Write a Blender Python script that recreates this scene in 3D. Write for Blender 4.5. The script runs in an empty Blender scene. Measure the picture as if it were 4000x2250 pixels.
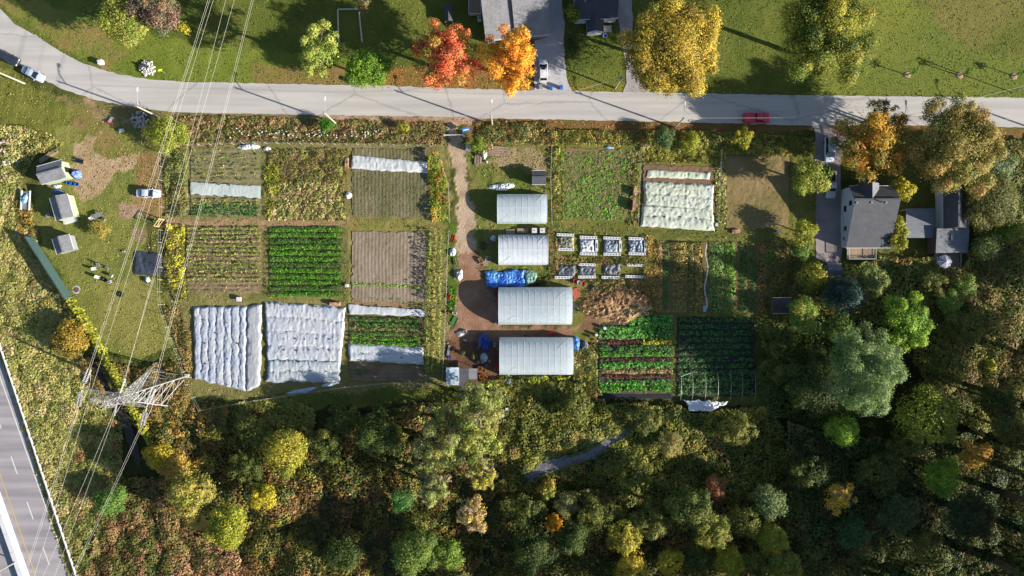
import bpy, math, random
import numpy as np
from mathutils import Vector, Matrix
random.seed(7); np.random.seed(7)
PI = math.pi
sc = bpy.context.scene
COL = sc.collection

# ------------------------------------------------------------------ camera, sky, sun
S = 19.0            # survey pixels per metre on the ground
H = 140.0           # flying height
cam_d = bpy.data.cameras.new('camera'); cam = bpy.data.objects.new('camera', cam_d); COL.objects.link(cam)
cam.location = (0, 0, H); cam.rotation_euler = (0, 0, 0)
cam_d.sensor_width = 36; cam_d.lens = 18.0 / (2000 / S / H)
cam_d.clip_start = 1; cam_d.clip_end = 3000
sc.camera = cam
SUN_EL = math.radians(20.5); SUN_AZ = math.atan2(-0.335, 0.942)   # direction towards the sun in the plane
world = bpy.data.worlds.new('World'); sc.world = world; world.use_nodes = True
wn = world.node_tree; wn.nodes.clear()
sky = wn.nodes.new('ShaderNodeTexSky'); sky.sky_type = 'NISHITA'; sky.sun_disc = False
sky.sun_elevation = SUN_EL; sky.sun_rotation = PI / 2 - SUN_AZ
sky.air_density = 1.0; sky.dust_density = 0.6; sky.ozone_density = 1.5
bg = wn.nodes.new('ShaderNodeBackground'); bg.inputs[1].default_value = 0.075
wo = wn.nodes.new('ShaderNodeOutputWorld')
wn.links.new(sky.outputs[0], bg.inputs[0]); wn.links.new(bg.outputs[0], wo.inputs[0])
sun_d = bpy.data.lights.new('sun', 'SUN'); sun_d.energy = 5.0; sun_d.angle = math.radians(0.5); sun_d.color = (1.0, 0.93, 0.82)
sun = bpy.data.objects.new('sun', sun_d); COL.objects.link(sun)
sv = Vector((math.cos(SUN_EL) * math.cos(SUN_AZ), math.cos(SUN_EL) * math.sin(SUN_AZ), math.sin(SUN_EL)))
sun.rotation_euler = sv.to_track_quat('Z', 'Y').to_euler(); sun.location = (60, -20, 60)
sc.view_settings.view_transform = 'Standard'; sc.view_settings.look = 'None'
sc.view_settings.gamma = 1; sc.view_settings.use_curve_mapping = False
sc.view_settings.exposure = 1.58
sc.cycles.max_bounces = 5; sc.cycles.diffuse_bounces = 2; sc.cycles.glossy_bounces = 2
sc.cycles.transmission_bounces = 3; sc.cycles.transparent_max_bounces = 6
sc.cycles.caustics_reflective = False; sc.cycles.caustics_refractive = False

# ------------------------------------------------------------------ helpers
def P(u, v, h=0.0):
    """Survey pixel (u, v) of a point at height h -> plan position in metres."""
    k = (1 - h / H) / S
    return ((u - 2000) * k, (1125 - v) * k)
def PV(u, v, h=0.0):
    x, y = P(u, v, h); return Vector((x, y, h))
def lin(c):
    c = c / 255.0
    return c / 12.92 if c < 0.04045 else ((c + 0.055) / 1.055) ** 2.4
KE = 1.95
def A(r, g, b, k=None):
    """albedo of a surface whose sunlit colour on level ground reads r, g, b"""
    k = k or KE
    return (lin(r) / k, lin(g) / k, lin(b) / k)

def obj(name, me, mat=None, parent=None, loc=None, rot=None):
    o = bpy.data.objects.new(name, me); COL.objects.link(o)
    if mat is not None and len(me.materials) == 0:
        for m in (mat if isinstance(mat, (list, tuple)) else [mat]): me.materials.append(m)
    if parent is not None: o.parent = parent
    if loc is not None: o.location = loc
    if rot is not None: o.rotation_euler = rot
    return o
def tag(o, label=None, cat=None, group=None, kind=None):
    if label: o['label'] = label
    if cat: o['category'] = cat
    if group: o['group'] = group
    if kind: o['kind'] = kind
    return o
def thing(name, label, cat, loc=(0, 0, 0), rz=0.0, group=None):
    o = bpy.data.objects.new(name, None); COL.objects.link(o)
    o.empty_display_size = 0.3
    o.location = loc; o.rotation_euler = (0, 0, rz)
    return tag(o, label, cat, group)
def kids(o): return [c for c in o.children]
def copy_tree(o, parent=None):
    c = o.copy(); COL.objects.link(c)
    if parent is not None: c.parent = parent
    for ch in list(o.children): copy_tree(ch, c)
    return c

class MB:
    def __init__(s): s.v = []; s.f = []; s.m = []
    def add(s, vs, fs, mi=0):
        n = len(s.v); s.v += [tuple(p) for p in vs]
        for f in fs: s.f.append(tuple(i + n for i in f)); s.m.append(mi)
        return s
    def box(s, c, d, rz=0.0, mi=0, taper=1.0, M=None):
        hx, hy, hz = d[0] / 2, d[1] / 2, d[2] / 2
        pts = [(-hx, -hy, -hz), (hx, -hy, -hz), (hx, hy, -hz), (-hx, hy, -hz),
               (-hx * taper, -hy * taper, hz), (hx * taper, -hy * taper, hz), (hx * taper, hy * taper, hz), (-hx * taper, hy * taper, hz)]
        R = Matrix.Rotation(rz, 3, 'Z') if M is None else M
        return s.add([R @ Vector(p) + Vector(c) for p in pts], [(0, 3, 2, 1), (4, 5, 6, 7), (0, 1, 5, 4), (1, 2, 6, 5), (2, 3, 7, 6), (3, 0, 4, 7)], mi)
    def tube(s, p0, p1, r0, r1=None, n=6, mi=0, cap=True):
        p0 = Vector(p0); p1 = Vector(p1); r1 = r0 if r1 is None else r1
        d = (p1 - p0)
        if d.length < 1e-6: return s
        q = d.to_track_quat('Z', 'Y'); vs = []
        for p, r in ((p0, r0), (p1, r1)):
            for i in range(n):
                a = 2 * PI * i / n; vs.append(p + q @ Vector((r * math.cos(a), r * math.sin(a), 0)))
        fs = [(i, (i + 1) % n, n + (i + 1) % n, n + i) for i in range(n)]
        if cap: fs += [tuple(range(n))[::-1], tuple(range(n, 2 * n))]
        return s.add(vs, fs, mi)
    def path(s, pts, r, n=5, mi=0):
        for a, b in zip(pts[:-1], pts[1:]): s.tube(a, b, r, r, n, mi)
        return s
    def prism(s, poly, z0, z1, mi=0, top=None):
        """poly: list of (x,y) counter-clockwise"""
        n = len(poly); t = top or poly
        vs = [(x, y, z0) for x, y in poly] + [(x, y, z1) for x, y in t]
        fs = [tuple(range(n))[::-1], tuple(range(n, 2 * n))] + [(i, (i + 1) % n, n + (i + 1) % n, n + i) for i in range(n)]
        return s.add(vs, fs, mi)
    def lathe(s, prof, n=12, mi=0, c=(0, 0, 0)):
        vs = []
        for r, z in prof:
            for i in range(n):
                a = 2 * PI * i / n; vs.append((c[0] + r * math.cos(a), c[1] + r * math.sin(a), c[2] + z))
        fs = []
        for k in range(len(prof) - 1):
            for i in range(n): fs.append((k * n + i, k * n + (i + 1) % n, (k + 1) * n + (i + 1) % n, (k + 1) * n + i))
        fs += [tuple(range(n))[::-1], tuple(range((len(prof) - 1) * n, len(prof) * n))]
        return s.add(vs, fs, mi)
    def quad(s, a, b, c, d, mi=0): return s.add([a, b, c, d], [(0, 1, 2, 3)], mi)
    def mesh(s, name, smooth=False):
        me = bpy.data.meshes.new(name); me.from_pydata(s.v, [], s.f)
        me.polygons.foreach_set('material_index', s.m)
        if smooth: me.polygons.foreach_set('use_smooth', [True] * len(s.f))
        me.update(); return me
    def build(s, name, mat, parent=None, loc=None, rot=None, smooth=False):
        me = s.mesh(name, smooth)
        for m in (mat if isinstance(mat, (list, tuple)) else [mat]): me.materials.append(m)
        return obj(name, me, None, parent, loc, rot)

def np_mesh(name, verts, faces, cols=None, smooth=False):
    """verts (n,3), faces (m,4) or (m,3) arrays; cols (n,3)"""
    me = bpy.data.meshes.new(name); k = faces.shape[1]; m = len(faces)
    me.vertices.add(len(verts)); me.vertices.foreach_set('co', np.ascontiguousarray(verts, dtype=np.float32).ravel())
    me.loops.add(m * k); me.loops.foreach_set('vertex_index', np.ascontiguousarray(faces, dtype=np.int32).ravel())
    me.polygons.add(m); me.polygons.foreach_set('loop_start', np.arange(0, m * k, k, dtype=np.int32))
    if smooth: me.polygons.foreach_set('use_smooth', np.ones(m, dtype=bool))
    if cols is not None:
        a = me.color_attributes.new('Col', 'FLOAT_COLOR', 'POINT')
        c = np.ones((len(verts), 4), dtype=np.float32); c[:, :3] = cols; a.data.foreach_set('color', c.ravel())
    me.update(calc_edges=True); return me

# value noise
_rng = np.random.RandomState(11); _T = _rng.rand(256, 256)
def vnoise(x, y, seed=0):
    x = x + seed * 17.31; y = y - seed * 9.77
    xi = np.floor(x).astype(int); yi = np.floor(y).astype(int); fx = x - xi; fy = y - yi
    fx = fx * fx * (3 - 2 * fx); fy = fy * fy * (3 - 2 * fy)
    a = _T[xi & 255, yi & 255]; b = _T[(xi + 1) & 255, yi & 255]; c = _T[xi & 255, (yi + 1) & 255]; d = _T[(xi + 1) & 255, (yi + 1) & 255]
    return (a * (1 - fx) + b * fx) * (1 - fy) + (c * (1 - fx) + d * fx) * fy
def fbm(x, y, sc_=1.0, o=4, seed=0):
    r = 0; w = 0.5; t = 0
    x = x * sc_; y = y * sc_
    for i in range(o):
        r = r + w * vnoise(x, y, seed + i * 3); t += w; w *= 0.5; x = x * 2.03; y = y * 2.03
    return r / t
def hsh(i, j, k):
    n = (i.astype(np.int64) * 374761393 + j.astype(np.int64) * 668265263 + k * 1442695041) & 0xffffffff
    n = ((n ^ (n >> 13)) * 1274126177) & 0xffffffff
    return ((n ^ (n >> 16)) & 0xffff) / 65535.0
def inpoly(x, y, poly):
    r = np.zeros(x.shape, dtype=bool); n = len(poly)
    for i in range(n):
        x0, y0 = poly[i]; x1, y1 = poly[(i + 1) % n]
        if y0 == y1: continue
        c = ((y0 > y) != (y1 > y)) & (x < (x1 - x0) * (y - y0) / (y1 - y0) + x0); r ^= c
    return r

# ------------------------------------------------------------------ materials
def newmat(name):
    m = bpy.data.materials.new(name); m.use_nodes = True; nt = m.node_tree
    return m, nt, nt.nodes['Principled BSDF']
def pm(name, col, rough=0.8, var=0.15, vs=2.0, bump=0.15, bs=12.0, metal=0.0, col2=None, spec=0.3, alb=False):
    m, nt, b = newmat(name); N = nt.nodes; L = nt.links
    c = col if alb else A(*col); c2 = (col2 if alb else A(*col2)) if col2 else tuple(max(0, x * (1 - var)) for x in c)
    tc = N.new('ShaderNodeTexCoord'); ns = N.new('ShaderNodeTexNoise'); ns.inputs['Scale'].default_value = vs; ns.inputs['Detail'].default_value = 5
    L.new(tc.outputs['Object'], ns.inputs['Vector'])
    rp = N.new('ShaderNodeMapRange'); rp.inputs[1].default_value = .3; rp.inputs[2].default_value = .7
    L.new(ns.outputs['Fac'], rp.inputs[0])
    mx = N.new('ShaderNodeMix'); mx.data_type = 'RGBA'; mx.inputs[6].default_value = (*c2, 1); mx.inputs[7].default_value = (*[min(.95, x * (1 + var * .5)) for x in c], 1)
    L.new(rp.outputs[0], mx.inputs[0]); L.new(mx.outputs[2], b.inputs['Base Color'])
    b.inputs['Roughness'].default_value = rough; b.inputs['Metallic'].default_value = metal; b.inputs['Specular IOR Level'].default_value = spec
    if bump:
        n2 = N.new('ShaderNodeTexNoise'); n2.inputs['Scale'].default_value = bs; n2.inputs['Detail'].default_value = 4
        L.new(tc.outputs['Object'], n2.inputs['Vector'])
        bp = N.new('ShaderNodeBump'); bp.inputs['Strength'].default_value = bump; bp.inputs['Distance'].default_value = .05
        L.new(n2.outputs['Fac'], bp.inputs['Height']); L.new(bp.outputs[0], b.inputs['Normal'])
    return m
def attr_mat(name, trans=0.0, rough=.9, var=.25, vs=3.0, bump=.6, bs=6.0, bd=.1, spec=.15):
    m, nt, b = newmat(name); N = nt.nodes; L = nt.links
    at = N.new('ShaderNodeAttribute'); at.attribute_name = 'Col'
    tc = N.new('ShaderNodeTexCoord')
    last = at.outputs['Color']
    if var:
        ns = N.new('ShaderNodeTexNoise'); ns.inputs['Scale'].default_value = vs; ns.inputs['Detail'].default_value = 6; ns.inputs['Roughness'].default_value = .7
        L.new(tc.outputs['Object'], ns.inputs['Vector'])
        rp = N.new('ShaderNodeMapRange'); rp.inputs[1].default_value = .25; rp.inputs[2].default_value = .75; rp.inputs[3].default_value = 1 - var; rp.inputs[4].default_value = 1 + var
        L.new(ns.outputs['Fac'], rp.inputs[0])
        ml = N.new('ShaderNodeVectorMath'); ml.operation = 'SCALE'; L.new(last, ml.inputs[0]); L.new(rp.outputs[0], ml.inputs['Scale']); last = ml.outputs[0]
    L.new(last, b.inputs['Base Color']); b.inputs['Roughness'].default_value = rough; b.inputs['Specular IOR Level'].default_value = spec
    if bump:
        n2 = N.new('ShaderNodeTexNoise'); n2.inputs['Scale'].default_value = bs; n2.inputs['Detail'].default_value = 5; n2.inputs['Roughness'].default_value = .75
        L.new(tc.outputs['Object'], n2.inputs['Vector'])
        bp = N.new('ShaderNodeBump'); bp.inputs['Strength'].default_value = bump; bp.inputs['Distance'].default_value = bd
        L.new(n2.outputs['Fac'], bp.inputs['Height']); L.new(bp.outputs[0], b.inputs['Normal'])
    if trans:
        out = N['Material Output']; t = N.new('ShaderNodeBsdfTranslucent'); L.new(last, t.inputs['Color'])
        mx = N.new('ShaderNodeMixShader'); mx.inputs[0].default_value = trans
        L.new(b.outputs[0], mx.inputs[1]); L.new(t.outputs[0], mx.inputs[2]); L.new(mx.outputs[0], out.inputs['Surface'])
    return m
M_leaf = attr_mat('foliage', trans=.33, rough=.65, var=0, bump=0, spec=.25)
M_ground = attr_mat('ground_cover', rough=.95, var=.32, vs=3.0, bump=1.0, bs=3.4, bd=.24, spec=.05)
M_soil = attr_mat('tilled_soil', rough=.95, var=.2, vs=3, bump=.9, bs=5, bd=.12, spec=.05)
M_cloth = attr_mat('fleece_fabric', trans=.2, rough=.7, var=.06, vs=1.2, bump=.5, bs=2.2, bd=.12, spec=.2)
M_plast = attr_mat('plastic_sheet', rough=.35, var=.15, vs=2, bump=.9, bs=2.5, bd=.15, spec=.5)
M_bark = pm('bark', (120, 100, 82), .9, .3, 3, .6, 8)
M_palebark = pm('pale_bark', (190, 170, 150), .9, .2, 3, .4, 8)
M_white = pm('white_paint', (235, 235, 235), .5, .06, 2, .03)
M_offwhite = pm('weathered_white', (215, 213, 205), .6, .15, 2, .1)
M_steel = pm('galvanised_steel', (196, 194, 192), .5, .15, 2, .05, 10, .25)
M_wood = pm('weathered_wood', (190, 165, 140), .85, .3, 3, .3, 14)
M_pole = pm('pole_wood', (205, 200, 180), .85, .2, 3, .3, 10)
M_newwood = pm('new_lumber', (235, 200, 150), .8, .15, 3, .1, 14)
M_black = pm('black_plastic', (40, 42, 48), .45, .3, 3, .3, 8)
M_rubber = pm('rubber', (38, 38, 40), .8, .2, 3, .1)
M_red = pm('red_plastic', (215, 45, 55), .4, .1, 2, .02)
M_blue = pm('blue_plastic', (50, 115, 205), .45, .15, 2, .05)
M_green = pm('green_plastic', (85, 130, 70), .5, .15, 2, .05)
M_orange = pm('orange_crate', (225, 155, 85), .7, .15, 4, .1)
M_yellow = pm('yellow_paint', (240, 215, 20), .4, .06, 2, .02)
M_glass = pm('dark_glass', (30, 38, 45), .08, .1, 1, 0, 1, 0, spec=.8)
M_conc = pm('concrete', (205, 200, 195), .9, .08, 1.2, .15, 20)
M_rockm = pm('rock', (222, 215, 208), .9, .2, 1.5, .4, 5)
M_grey = pm('grey_panel', (150, 150, 152), .6, .1, 2, .05)
M_wire = pm('wire_aluminium', (214, 208, 200), .5, .02, 1, 0, 1, 0)

# ------------------------------------------------------------------ ground
ROAD_N = [(-1500, -1500), (-900, -640), (-300, -180), (0, 35), (60, 95), (155, 147), (212, 185), (272, 221), (330, 250), (388, 268), (460, 288), (543, 303), (620, 313), (699, 319), (850, 322), (1000, 325), (1250, 330), (1505, 335), (2000, 351), (2233, 355), (2435, 361), (2582, 362), (3000, 370), (3500, 376), (4000, 382), (6500, 412)]
ROAD_S = [(6500, 540), (4000, 497), (3500, 489), (3330, 489), (3175, 490), (3000, 487), (2893, 483), (2582, 475), (2000, 464), (1900, 462), (1837, 460), (1737, 457), (1500, 453), (1272, 450), (1000, 446), (850, 443), (699, 439), (640, 434), (582, 427), (520, 418), (466, 409), (420, 400), (369, 388), (300, 367), (233, 343), (175, 312), (120, 282), (66, 250), (0, 205), (-300, 20), (-900, -420), (-1500, -1200)]
ROAD = ROAD_N + ROAD_S
def hwx(v, off): return off + .352 * (v - 1500)     # highway lines: x at row v (off = x at row 1500)
DRIVES = {
 'a': [(2132, -60), (2136, 60), (2141, 144), (2087, 158), (2086, 250), (2089, 342), (2078, 358), (2236, 361), (2217, 318), (2206, 240), (2203, 150), (2206, 78), (2194, 27), (2194, -60)],
 'b': [(2408, -60), (2417, 78), (2427, 155), (2440, 230), (2446, 290), (2446, 325), (2432, 364), (2545, 366), (2505, 325), (2480, 280), (2470, 200), (2472, 78), (2464, -60)],
 'c': [(3160, 483), (3180, 500), (3187, 520), (3180, 560), (3185, 640), (3187, 700), (3187, 775), (3184, 930), (3190, 1005), (3230, 1030), (3275, 1040), (3290, 980), (3288, 760), (3282, 700), (3282, 640), (3300, 560), (3310, 520), (3345, 482)],
}
TRACK = [(1738, 452), (1750, 500), (1752, 530), (1760, 600), (1773, 680), (1779, 760), (1783, 850), (1787, 950), (1788, 1060), (1850, 1060), (1856, 1000), (1858, 930), (1854, 850), (1836, 770), (1826, 680), (1818, 610), (1802, 545), (1790, 500), (1800, 452)]
YARD = [(1788, 990), (1858, 985), (1880, 1010), (1900, 1060), (1890, 1110), (1955, 1130), (1955, 1272), (2240, 1272), (2275, 1265), (2290, 1220), (2340, 1240), (2340, 1290), (2235, 1300), (2235, 1318), (1955, 1316), (1955, 1470), (1880, 1530), (1840, 1440), (1745, 1420), (1745, 1300), (1790, 1265)]
xs = np.concatenate([np.array([-900, -600, -400, -280, -200, -160, -135]), np.arange(-118, 118.01, .36), np.array([135, 160, 200, 280, 400, 600, 900])])
ys = np.concatenate([np.array([-900, -600, -400, -280, -200, -150, -100]), np.arange(-72, 72.01, .36), np.array([100, 150, 200, 280, 400, 600, 900])])
GX, GY = np.meshgrid(xs, ys, indexing='xy')
GU = GX * S + 2000; GVv = 1125 - GY * S
WU = GU + (fbm(GX, GY, .5, 3, 3) - .5) * 46 + (fbm(GX, GY, 2.2, 2, 5) - .5) * 16
WV = GVv + (fbm(GX, GY, .5, 3, 8) - .5) * 46 + (fbm(GX, GY, 2.2, 2, 9) - .5) * 16
gc = np.zeros(GX.shape + (3,)); rough = np.full(GX.shape, .5)
def mixc(a, b, t): return np.array(a) * (1 - t[..., None]) + np.array(b) * t[..., None]
def zone(poly, ca, cb, scale=.3, rg=None, sharp=False, seed=1, amt=1.0, ang=None):
    U, V = (GU, GVv) if sharp else (WU, WV)
    m = inpoly(U, V, poly)
    if not m.any(): return
    x, y = GX[m], GY[m]
    if ang is not None:
        c, s_ = math.cos(ang), math.sin(ang); x, y = (x * c + y * s_) * .25, -x * s_ + y * c
    t = np.clip((fbm(x, y, scale, 5, seed) - .5) * 2.6 + .5, 0, 1)
    cc = mixc(A(*ca), A(*cb), t)
    gc[m] = gc[m] * (1 - amt) + cc * amt
    if rg is not None: rough[m] = rg
BIG = [(-20000, -20000), (20000, -20000), (20000, 20000), (-20000, 20000)]
zone(BIG, (120, 120, 62), (84, 92, 45), .12, .7)
LAWN = [(-3000, -9000), (9000, -9000), (9000, 440), (3000, 440), (1000, 400), (400, 340), (0, 150), (-1500, -700)]
zone(LAWN, (124, 130, 60), (102, 116, 50), .22, .2, seed=2)
zone([(0, 0), (160, 0), (350, 90), (560, 130), (720, 190), (900, 300), (700, 330), (420, 270), (230, 180), (60, 60)], (172, 142, 90), (128, 140, 62), .25, .2, seed=4)
zone([(560, 130), (1000, 200), (1500, 240), (1500, 340), (600, 330), (450, 260)], (136, 148, 62), (118, 136, 50), .2, .2, seed=5)
zone([(980, 250), (1300, 262), (1640, 262), (1640, 345), (980, 345)], (160, 132, 82), (140, 134, 66), .3, .2, seed=6)
zone([(1480, 268), (1660, 262), (2000, 200), (2092, 210), (2086, 360), (1500, 345)], (172, 122, 72), (150, 124, 66), .5, .2, seed=7)
zone([(3330, -200), (9000, -200), (9000, 430), (3100, 430), (3240, 200)], (142, 146, 64), (120, 132, 60), .09, .14, seed=8, ang=.6)
zone([(3550, 0), (4100, -50), (4100, 230), (3800, 200)], (142, 134, 74), (116, 122, 56), .12, .2, seed=9, ang=.6)
zone([(2220, 330), (2450, 330), (2450, 372), (2220, 372)], (136, 136, 56), (150, 128, 62), .5, .2, seed=3)
# south verge and left compound
zone([(180, 360), (640, 430), (1740, 452), (1740, 600), (640, 560), (300, 520)], (132, 126, 78), (150, 130, 90), .4, .6, seed=10)
zone([(1820, 452), (4200, 500), (4200, 560), (3300, 500), (1820, 600)], (150, 112, 72), (124, 112, 62), .3, .4, seed=11)
zone([(-900, 0), (60, 290), (250, 400), (330, 560), (230, 600), (0, 500), (-900, 400)], (138, 138, 64), (118, 124, 56), .25, .35, seed=12)
zone([(225, 500), (420, 410), (560, 560), (590, 700), (560, 1000), (640, 1180), (680, 1330), (500, 1420), (380, 1360), (280, 1160), (170, 960), (120, 830), (200, 600)], (152, 150, 80), (128, 134, 66), .3, .3, seed=13)
zone([(330, 1170), (540, 1060), (640, 1180), (700, 1330), (560, 1400), (420, 1350)], (156, 150, 82), (138, 138, 70), .2, .22, seed=14)
zone([(260, 420), (380, 400), (420, 470), (500, 600), (430, 640), (320, 560)], (168, 138, 92), (130, 132, 62), .4, .3, seed=15)
zone([(300, 560), (350, 520), (385, 600), (440, 628), (520, 590), (570, 600), (560, 640), (450, 680), (400, 720), (380, 770), (320, 790), (290, 740), (270, 660), (300, 620)], (208, 178, 142), (186, 158, 118), .6, .25, seed=16)
zone([(530, 590), (630, 600), (640, 840), (560, 860), (520, 760)], (186, 146, 100), (158, 132, 82), .4, .3, seed=17)
zone([(466, 790), (545, 800), (550, 855), (470, 850)], (196, 162, 138), (178, 146, 120), .8, .2, seed=18)
zone([(520, 890), (570, 895), (560, 935), (515, 935)], (180, 150, 126), (160, 136, 106), .8, .2, seed=19)
zone([(640, 600), (730, 600), (730, 1190), (650, 1180)], (150, 138, 78), (120, 126, 60), .6, .6, seed=20)
zone([(330, 380), (400, 420), (470, 440), (520, 470), (430, 500), (350, 440)], (190, 160, 120), (150, 130, 90), .7, .3, seed=21)
# highway side meadow
zone([(-600, 520), (60, 640), (110, 800), (160, 980), (250, 1160), (330, 1420), (420, 1700), (460, 2250), (300, 2250), (20, 1350), (-600, 1200)], (172, 160, 98), (134, 138, 70), .22, .8, seed=22)
zone([(60, 1560), (180, 1700), (330, 2250), (230, 2300), (40, 1500)], (150, 142, 90), (138, 140, 72), .4, .6, seed=23)
# gardens ground between plots
zone([(640, 560), (1760, 560), (1750, 1500), (900, 1560), (700, 1560), (660, 1200)], (156, 144, 92), (130, 128, 72), .35, .45, seed=24)
zone([(640, 850), (1380, 850), (1380, 884), (640, 880)], (186, 152, 118), (172, 140, 104), .5, .2, seed=25)
zone([(1340, 860), (1760, 862), (1760, 905), (1340, 905)], (160, 144, 86), (140, 140, 70), .5, .3, seed=25)
zone([(1380, 1180), (1640, 1185), (1640, 1205), (1370, 1205)], (178, 148, 116), (160, 130, 98), .5, .2, seed=26)
zone([(860, 1560), (1760, 1500), (1760, 1620), (900, 1640)], (118, 122, 56), (100, 108, 48), .3, .6, seed=27)
zone([(1820, 560), (2180, 560), (2180, 1060), (1860, 1060), (1855, 860)], (146, 140, 80), (114, 126, 56), .35, .45, seed=28)
zone([(2030, 560), (2130, 600), (2140, 690), (2060, 660), (1880, 640)], (190, 164, 128), (150, 140, 90), .5, .3, seed=29)
zone([(2140, 560), (3200, 560), (3200, 1250), (2140, 1250)], (144, 136, 74), (114, 122, 54), .3, .5, seed=30)
zone([(2150, 880), (3000, 900), (3000, 945), (2150, 925)], (124, 124, 64), (106, 114, 56), .3, .35, seed=31)
zone([(2230, 1230), (2340, 1240), (2700, 1230), (2700, 1560), (2300, 1500), (2240, 1500)], (140, 126, 70), (120, 120, 56), .35, .5, seed=32)
zone(TRACK, (214, 188, 160), (180, 152, 122), .6, .12, seed=33)
zone(YARD, (170, 132, 106), (138, 104, 80), .5, .16, seed=34)
zone([(1785, 1010), (1880, 1010), (1880, 1060), (1960, 1300), (1785, 1300)], (178, 140, 116), (156, 118, 92), .5, .16, seed=35)
zone([(1740, 860), (1782, 880), (1784, 1260), (1745, 1260)], (110, 128, 52), (96, 116, 48), .5, .4, seed=36)
zone([(1745, 1340), (1950, 1340), (1950, 1470), (1840, 1500), (1745, 1400)], (130, 96, 76), (108, 82, 66), .5, .2, seed=37)
zone([(1240, 446), (1560, 450), (1900, 456), (1880, 480), (1700, 478), (1500, 470), (1260, 466)], (208, 178, 150), (176, 140, 108), .6, .15, seed=39)
# wild land
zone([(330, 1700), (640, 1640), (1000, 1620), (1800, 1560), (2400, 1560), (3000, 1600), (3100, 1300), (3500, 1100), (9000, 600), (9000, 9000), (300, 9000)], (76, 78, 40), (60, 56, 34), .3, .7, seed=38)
# highway verge gravel
def rect(u0, v0, u1, v1): return [(u0, v0), (u1, v0), (u1, v1), (u0, v1)]
PLOT_AREAS = [rect(738, 566, 1028, 856), rect(1038, 580, 1368, 872), rect(1370, 570, 1686, 856), rect(722, 878, 1032, 1152), rect(1044, 878, 1348, 1166), rect(1368, 894, 1670, 1188), rect(1354, 1226, 1664, 1358), rect(1358, 1410, 1666, 1498), rect(2190, 570, 2472, 874), rect(2500, 636, 2796, 900), rect(2824, 602, 3090, 906), rect(2554, 934, 3006, 1231), rect(2330, 1226, 2638, 1562), rect(2636, 1230, 2956, 1556), rect(750, 1180, 1352, 1520), rect(1356, 1184, 1668, 1430)]
gz = (fbm(GX, GY, .9, 4, 50) - .5) * .75 * rough + (fbm(GX, GY, .12, 2, 51) - .5) * .3 * (rough > .3)
flat = inpoly(GU, GVv, [(u, v) for u, v in ROAD])
def near(poly, pad=0): return inpoly(GU, GVv, poly)
for a in (ROAD, DRIVES['a'], DRIVES['b'], DRIVES['c']):
    for du, dv in ((0, 0), (14, 0), (-14, 0), (0, 14), (0, -14)):
        m = inpoly(GU + du, GVv + dv, a); gz[m] = -.05; 
for du in (0, 14, -14):
    m = inpoly(GU + du, GVv, [(-6000, -20), (hwx(-3000, 112) - 0, -3000), (hwx(6000, 112), 6000), (-6000, 6000)]) & (GU + du < hwx(GVv, 112)); gz[m] = -.05
for a in PLOT_AREAS:
    gz[inpoly(GU, GVv, a)] = -.04
far = (np.abs(GX) > 119) | (np.abs(GY) > 73); gz[far] = -.05
gz = np.minimum(gz, .35)
ny, nx = GX.shape
idx = np.arange(nx * ny).reshape(ny, nx)
F = np.stack([idx[:-1, :-1], idx[:-1, 1:], idx[1:, 1:], idx[1:, :-1]], -1).reshape(-1, 4)
V = np.stack([GX, GY, gz], -1).reshape(-1, 3)
tag(obj('ground', np_mesh('ground', V, F, gc.reshape(-1, 3), True), M_ground), 'green and tan autumn grass and bare earth', kind='structure')
def gzat(x, y):
    i = int(np.clip(np.searchsorted(xs, x), 0, nx - 1)); j = int(np.clip(np.searchsorted(ys, y), 0, ny - 1)); return float(gz[j, i])

# ------------------------------------------------------------------ paved surfaces
def ear(poly2, z):
    me = bpy.data.meshes.new('paving')
    import mathutils.geometry as mg
    pts = [Vector((x, y, 0)) for x, y in poly2]
    tri = mg.tessellate_polygon([pts])
    vs = [(x, y, z) for x, y in poly2]
    fs = []
    for t in tri:
        a, b, c = [pts[i] for i in t]
        fs.append(tuple(t) if (b - a).cross(c - a).z > 0 else (t[0], t[2], t[1]))
    me.from_pydata(vs, [], fs); me.update(); return me
def densify(poly, step=14, jit=0, seed=0):
    r = random.Random(seed); out = []
    n = len(poly)
    for i in range(n):
        a, b = poly[i], poly[(i + 1) % n]; d = math.dist(a, b); k = max(1, min(200, int(d / step)))
        for j in range(k):
            t = j / k; out.append((a[0] + (b[0] - a[0]) * t + r.uniform(-jit, jit), a[1] + (b[1] - a[1]) * t + r.uniform(-jit, jit)))
    return out
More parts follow.
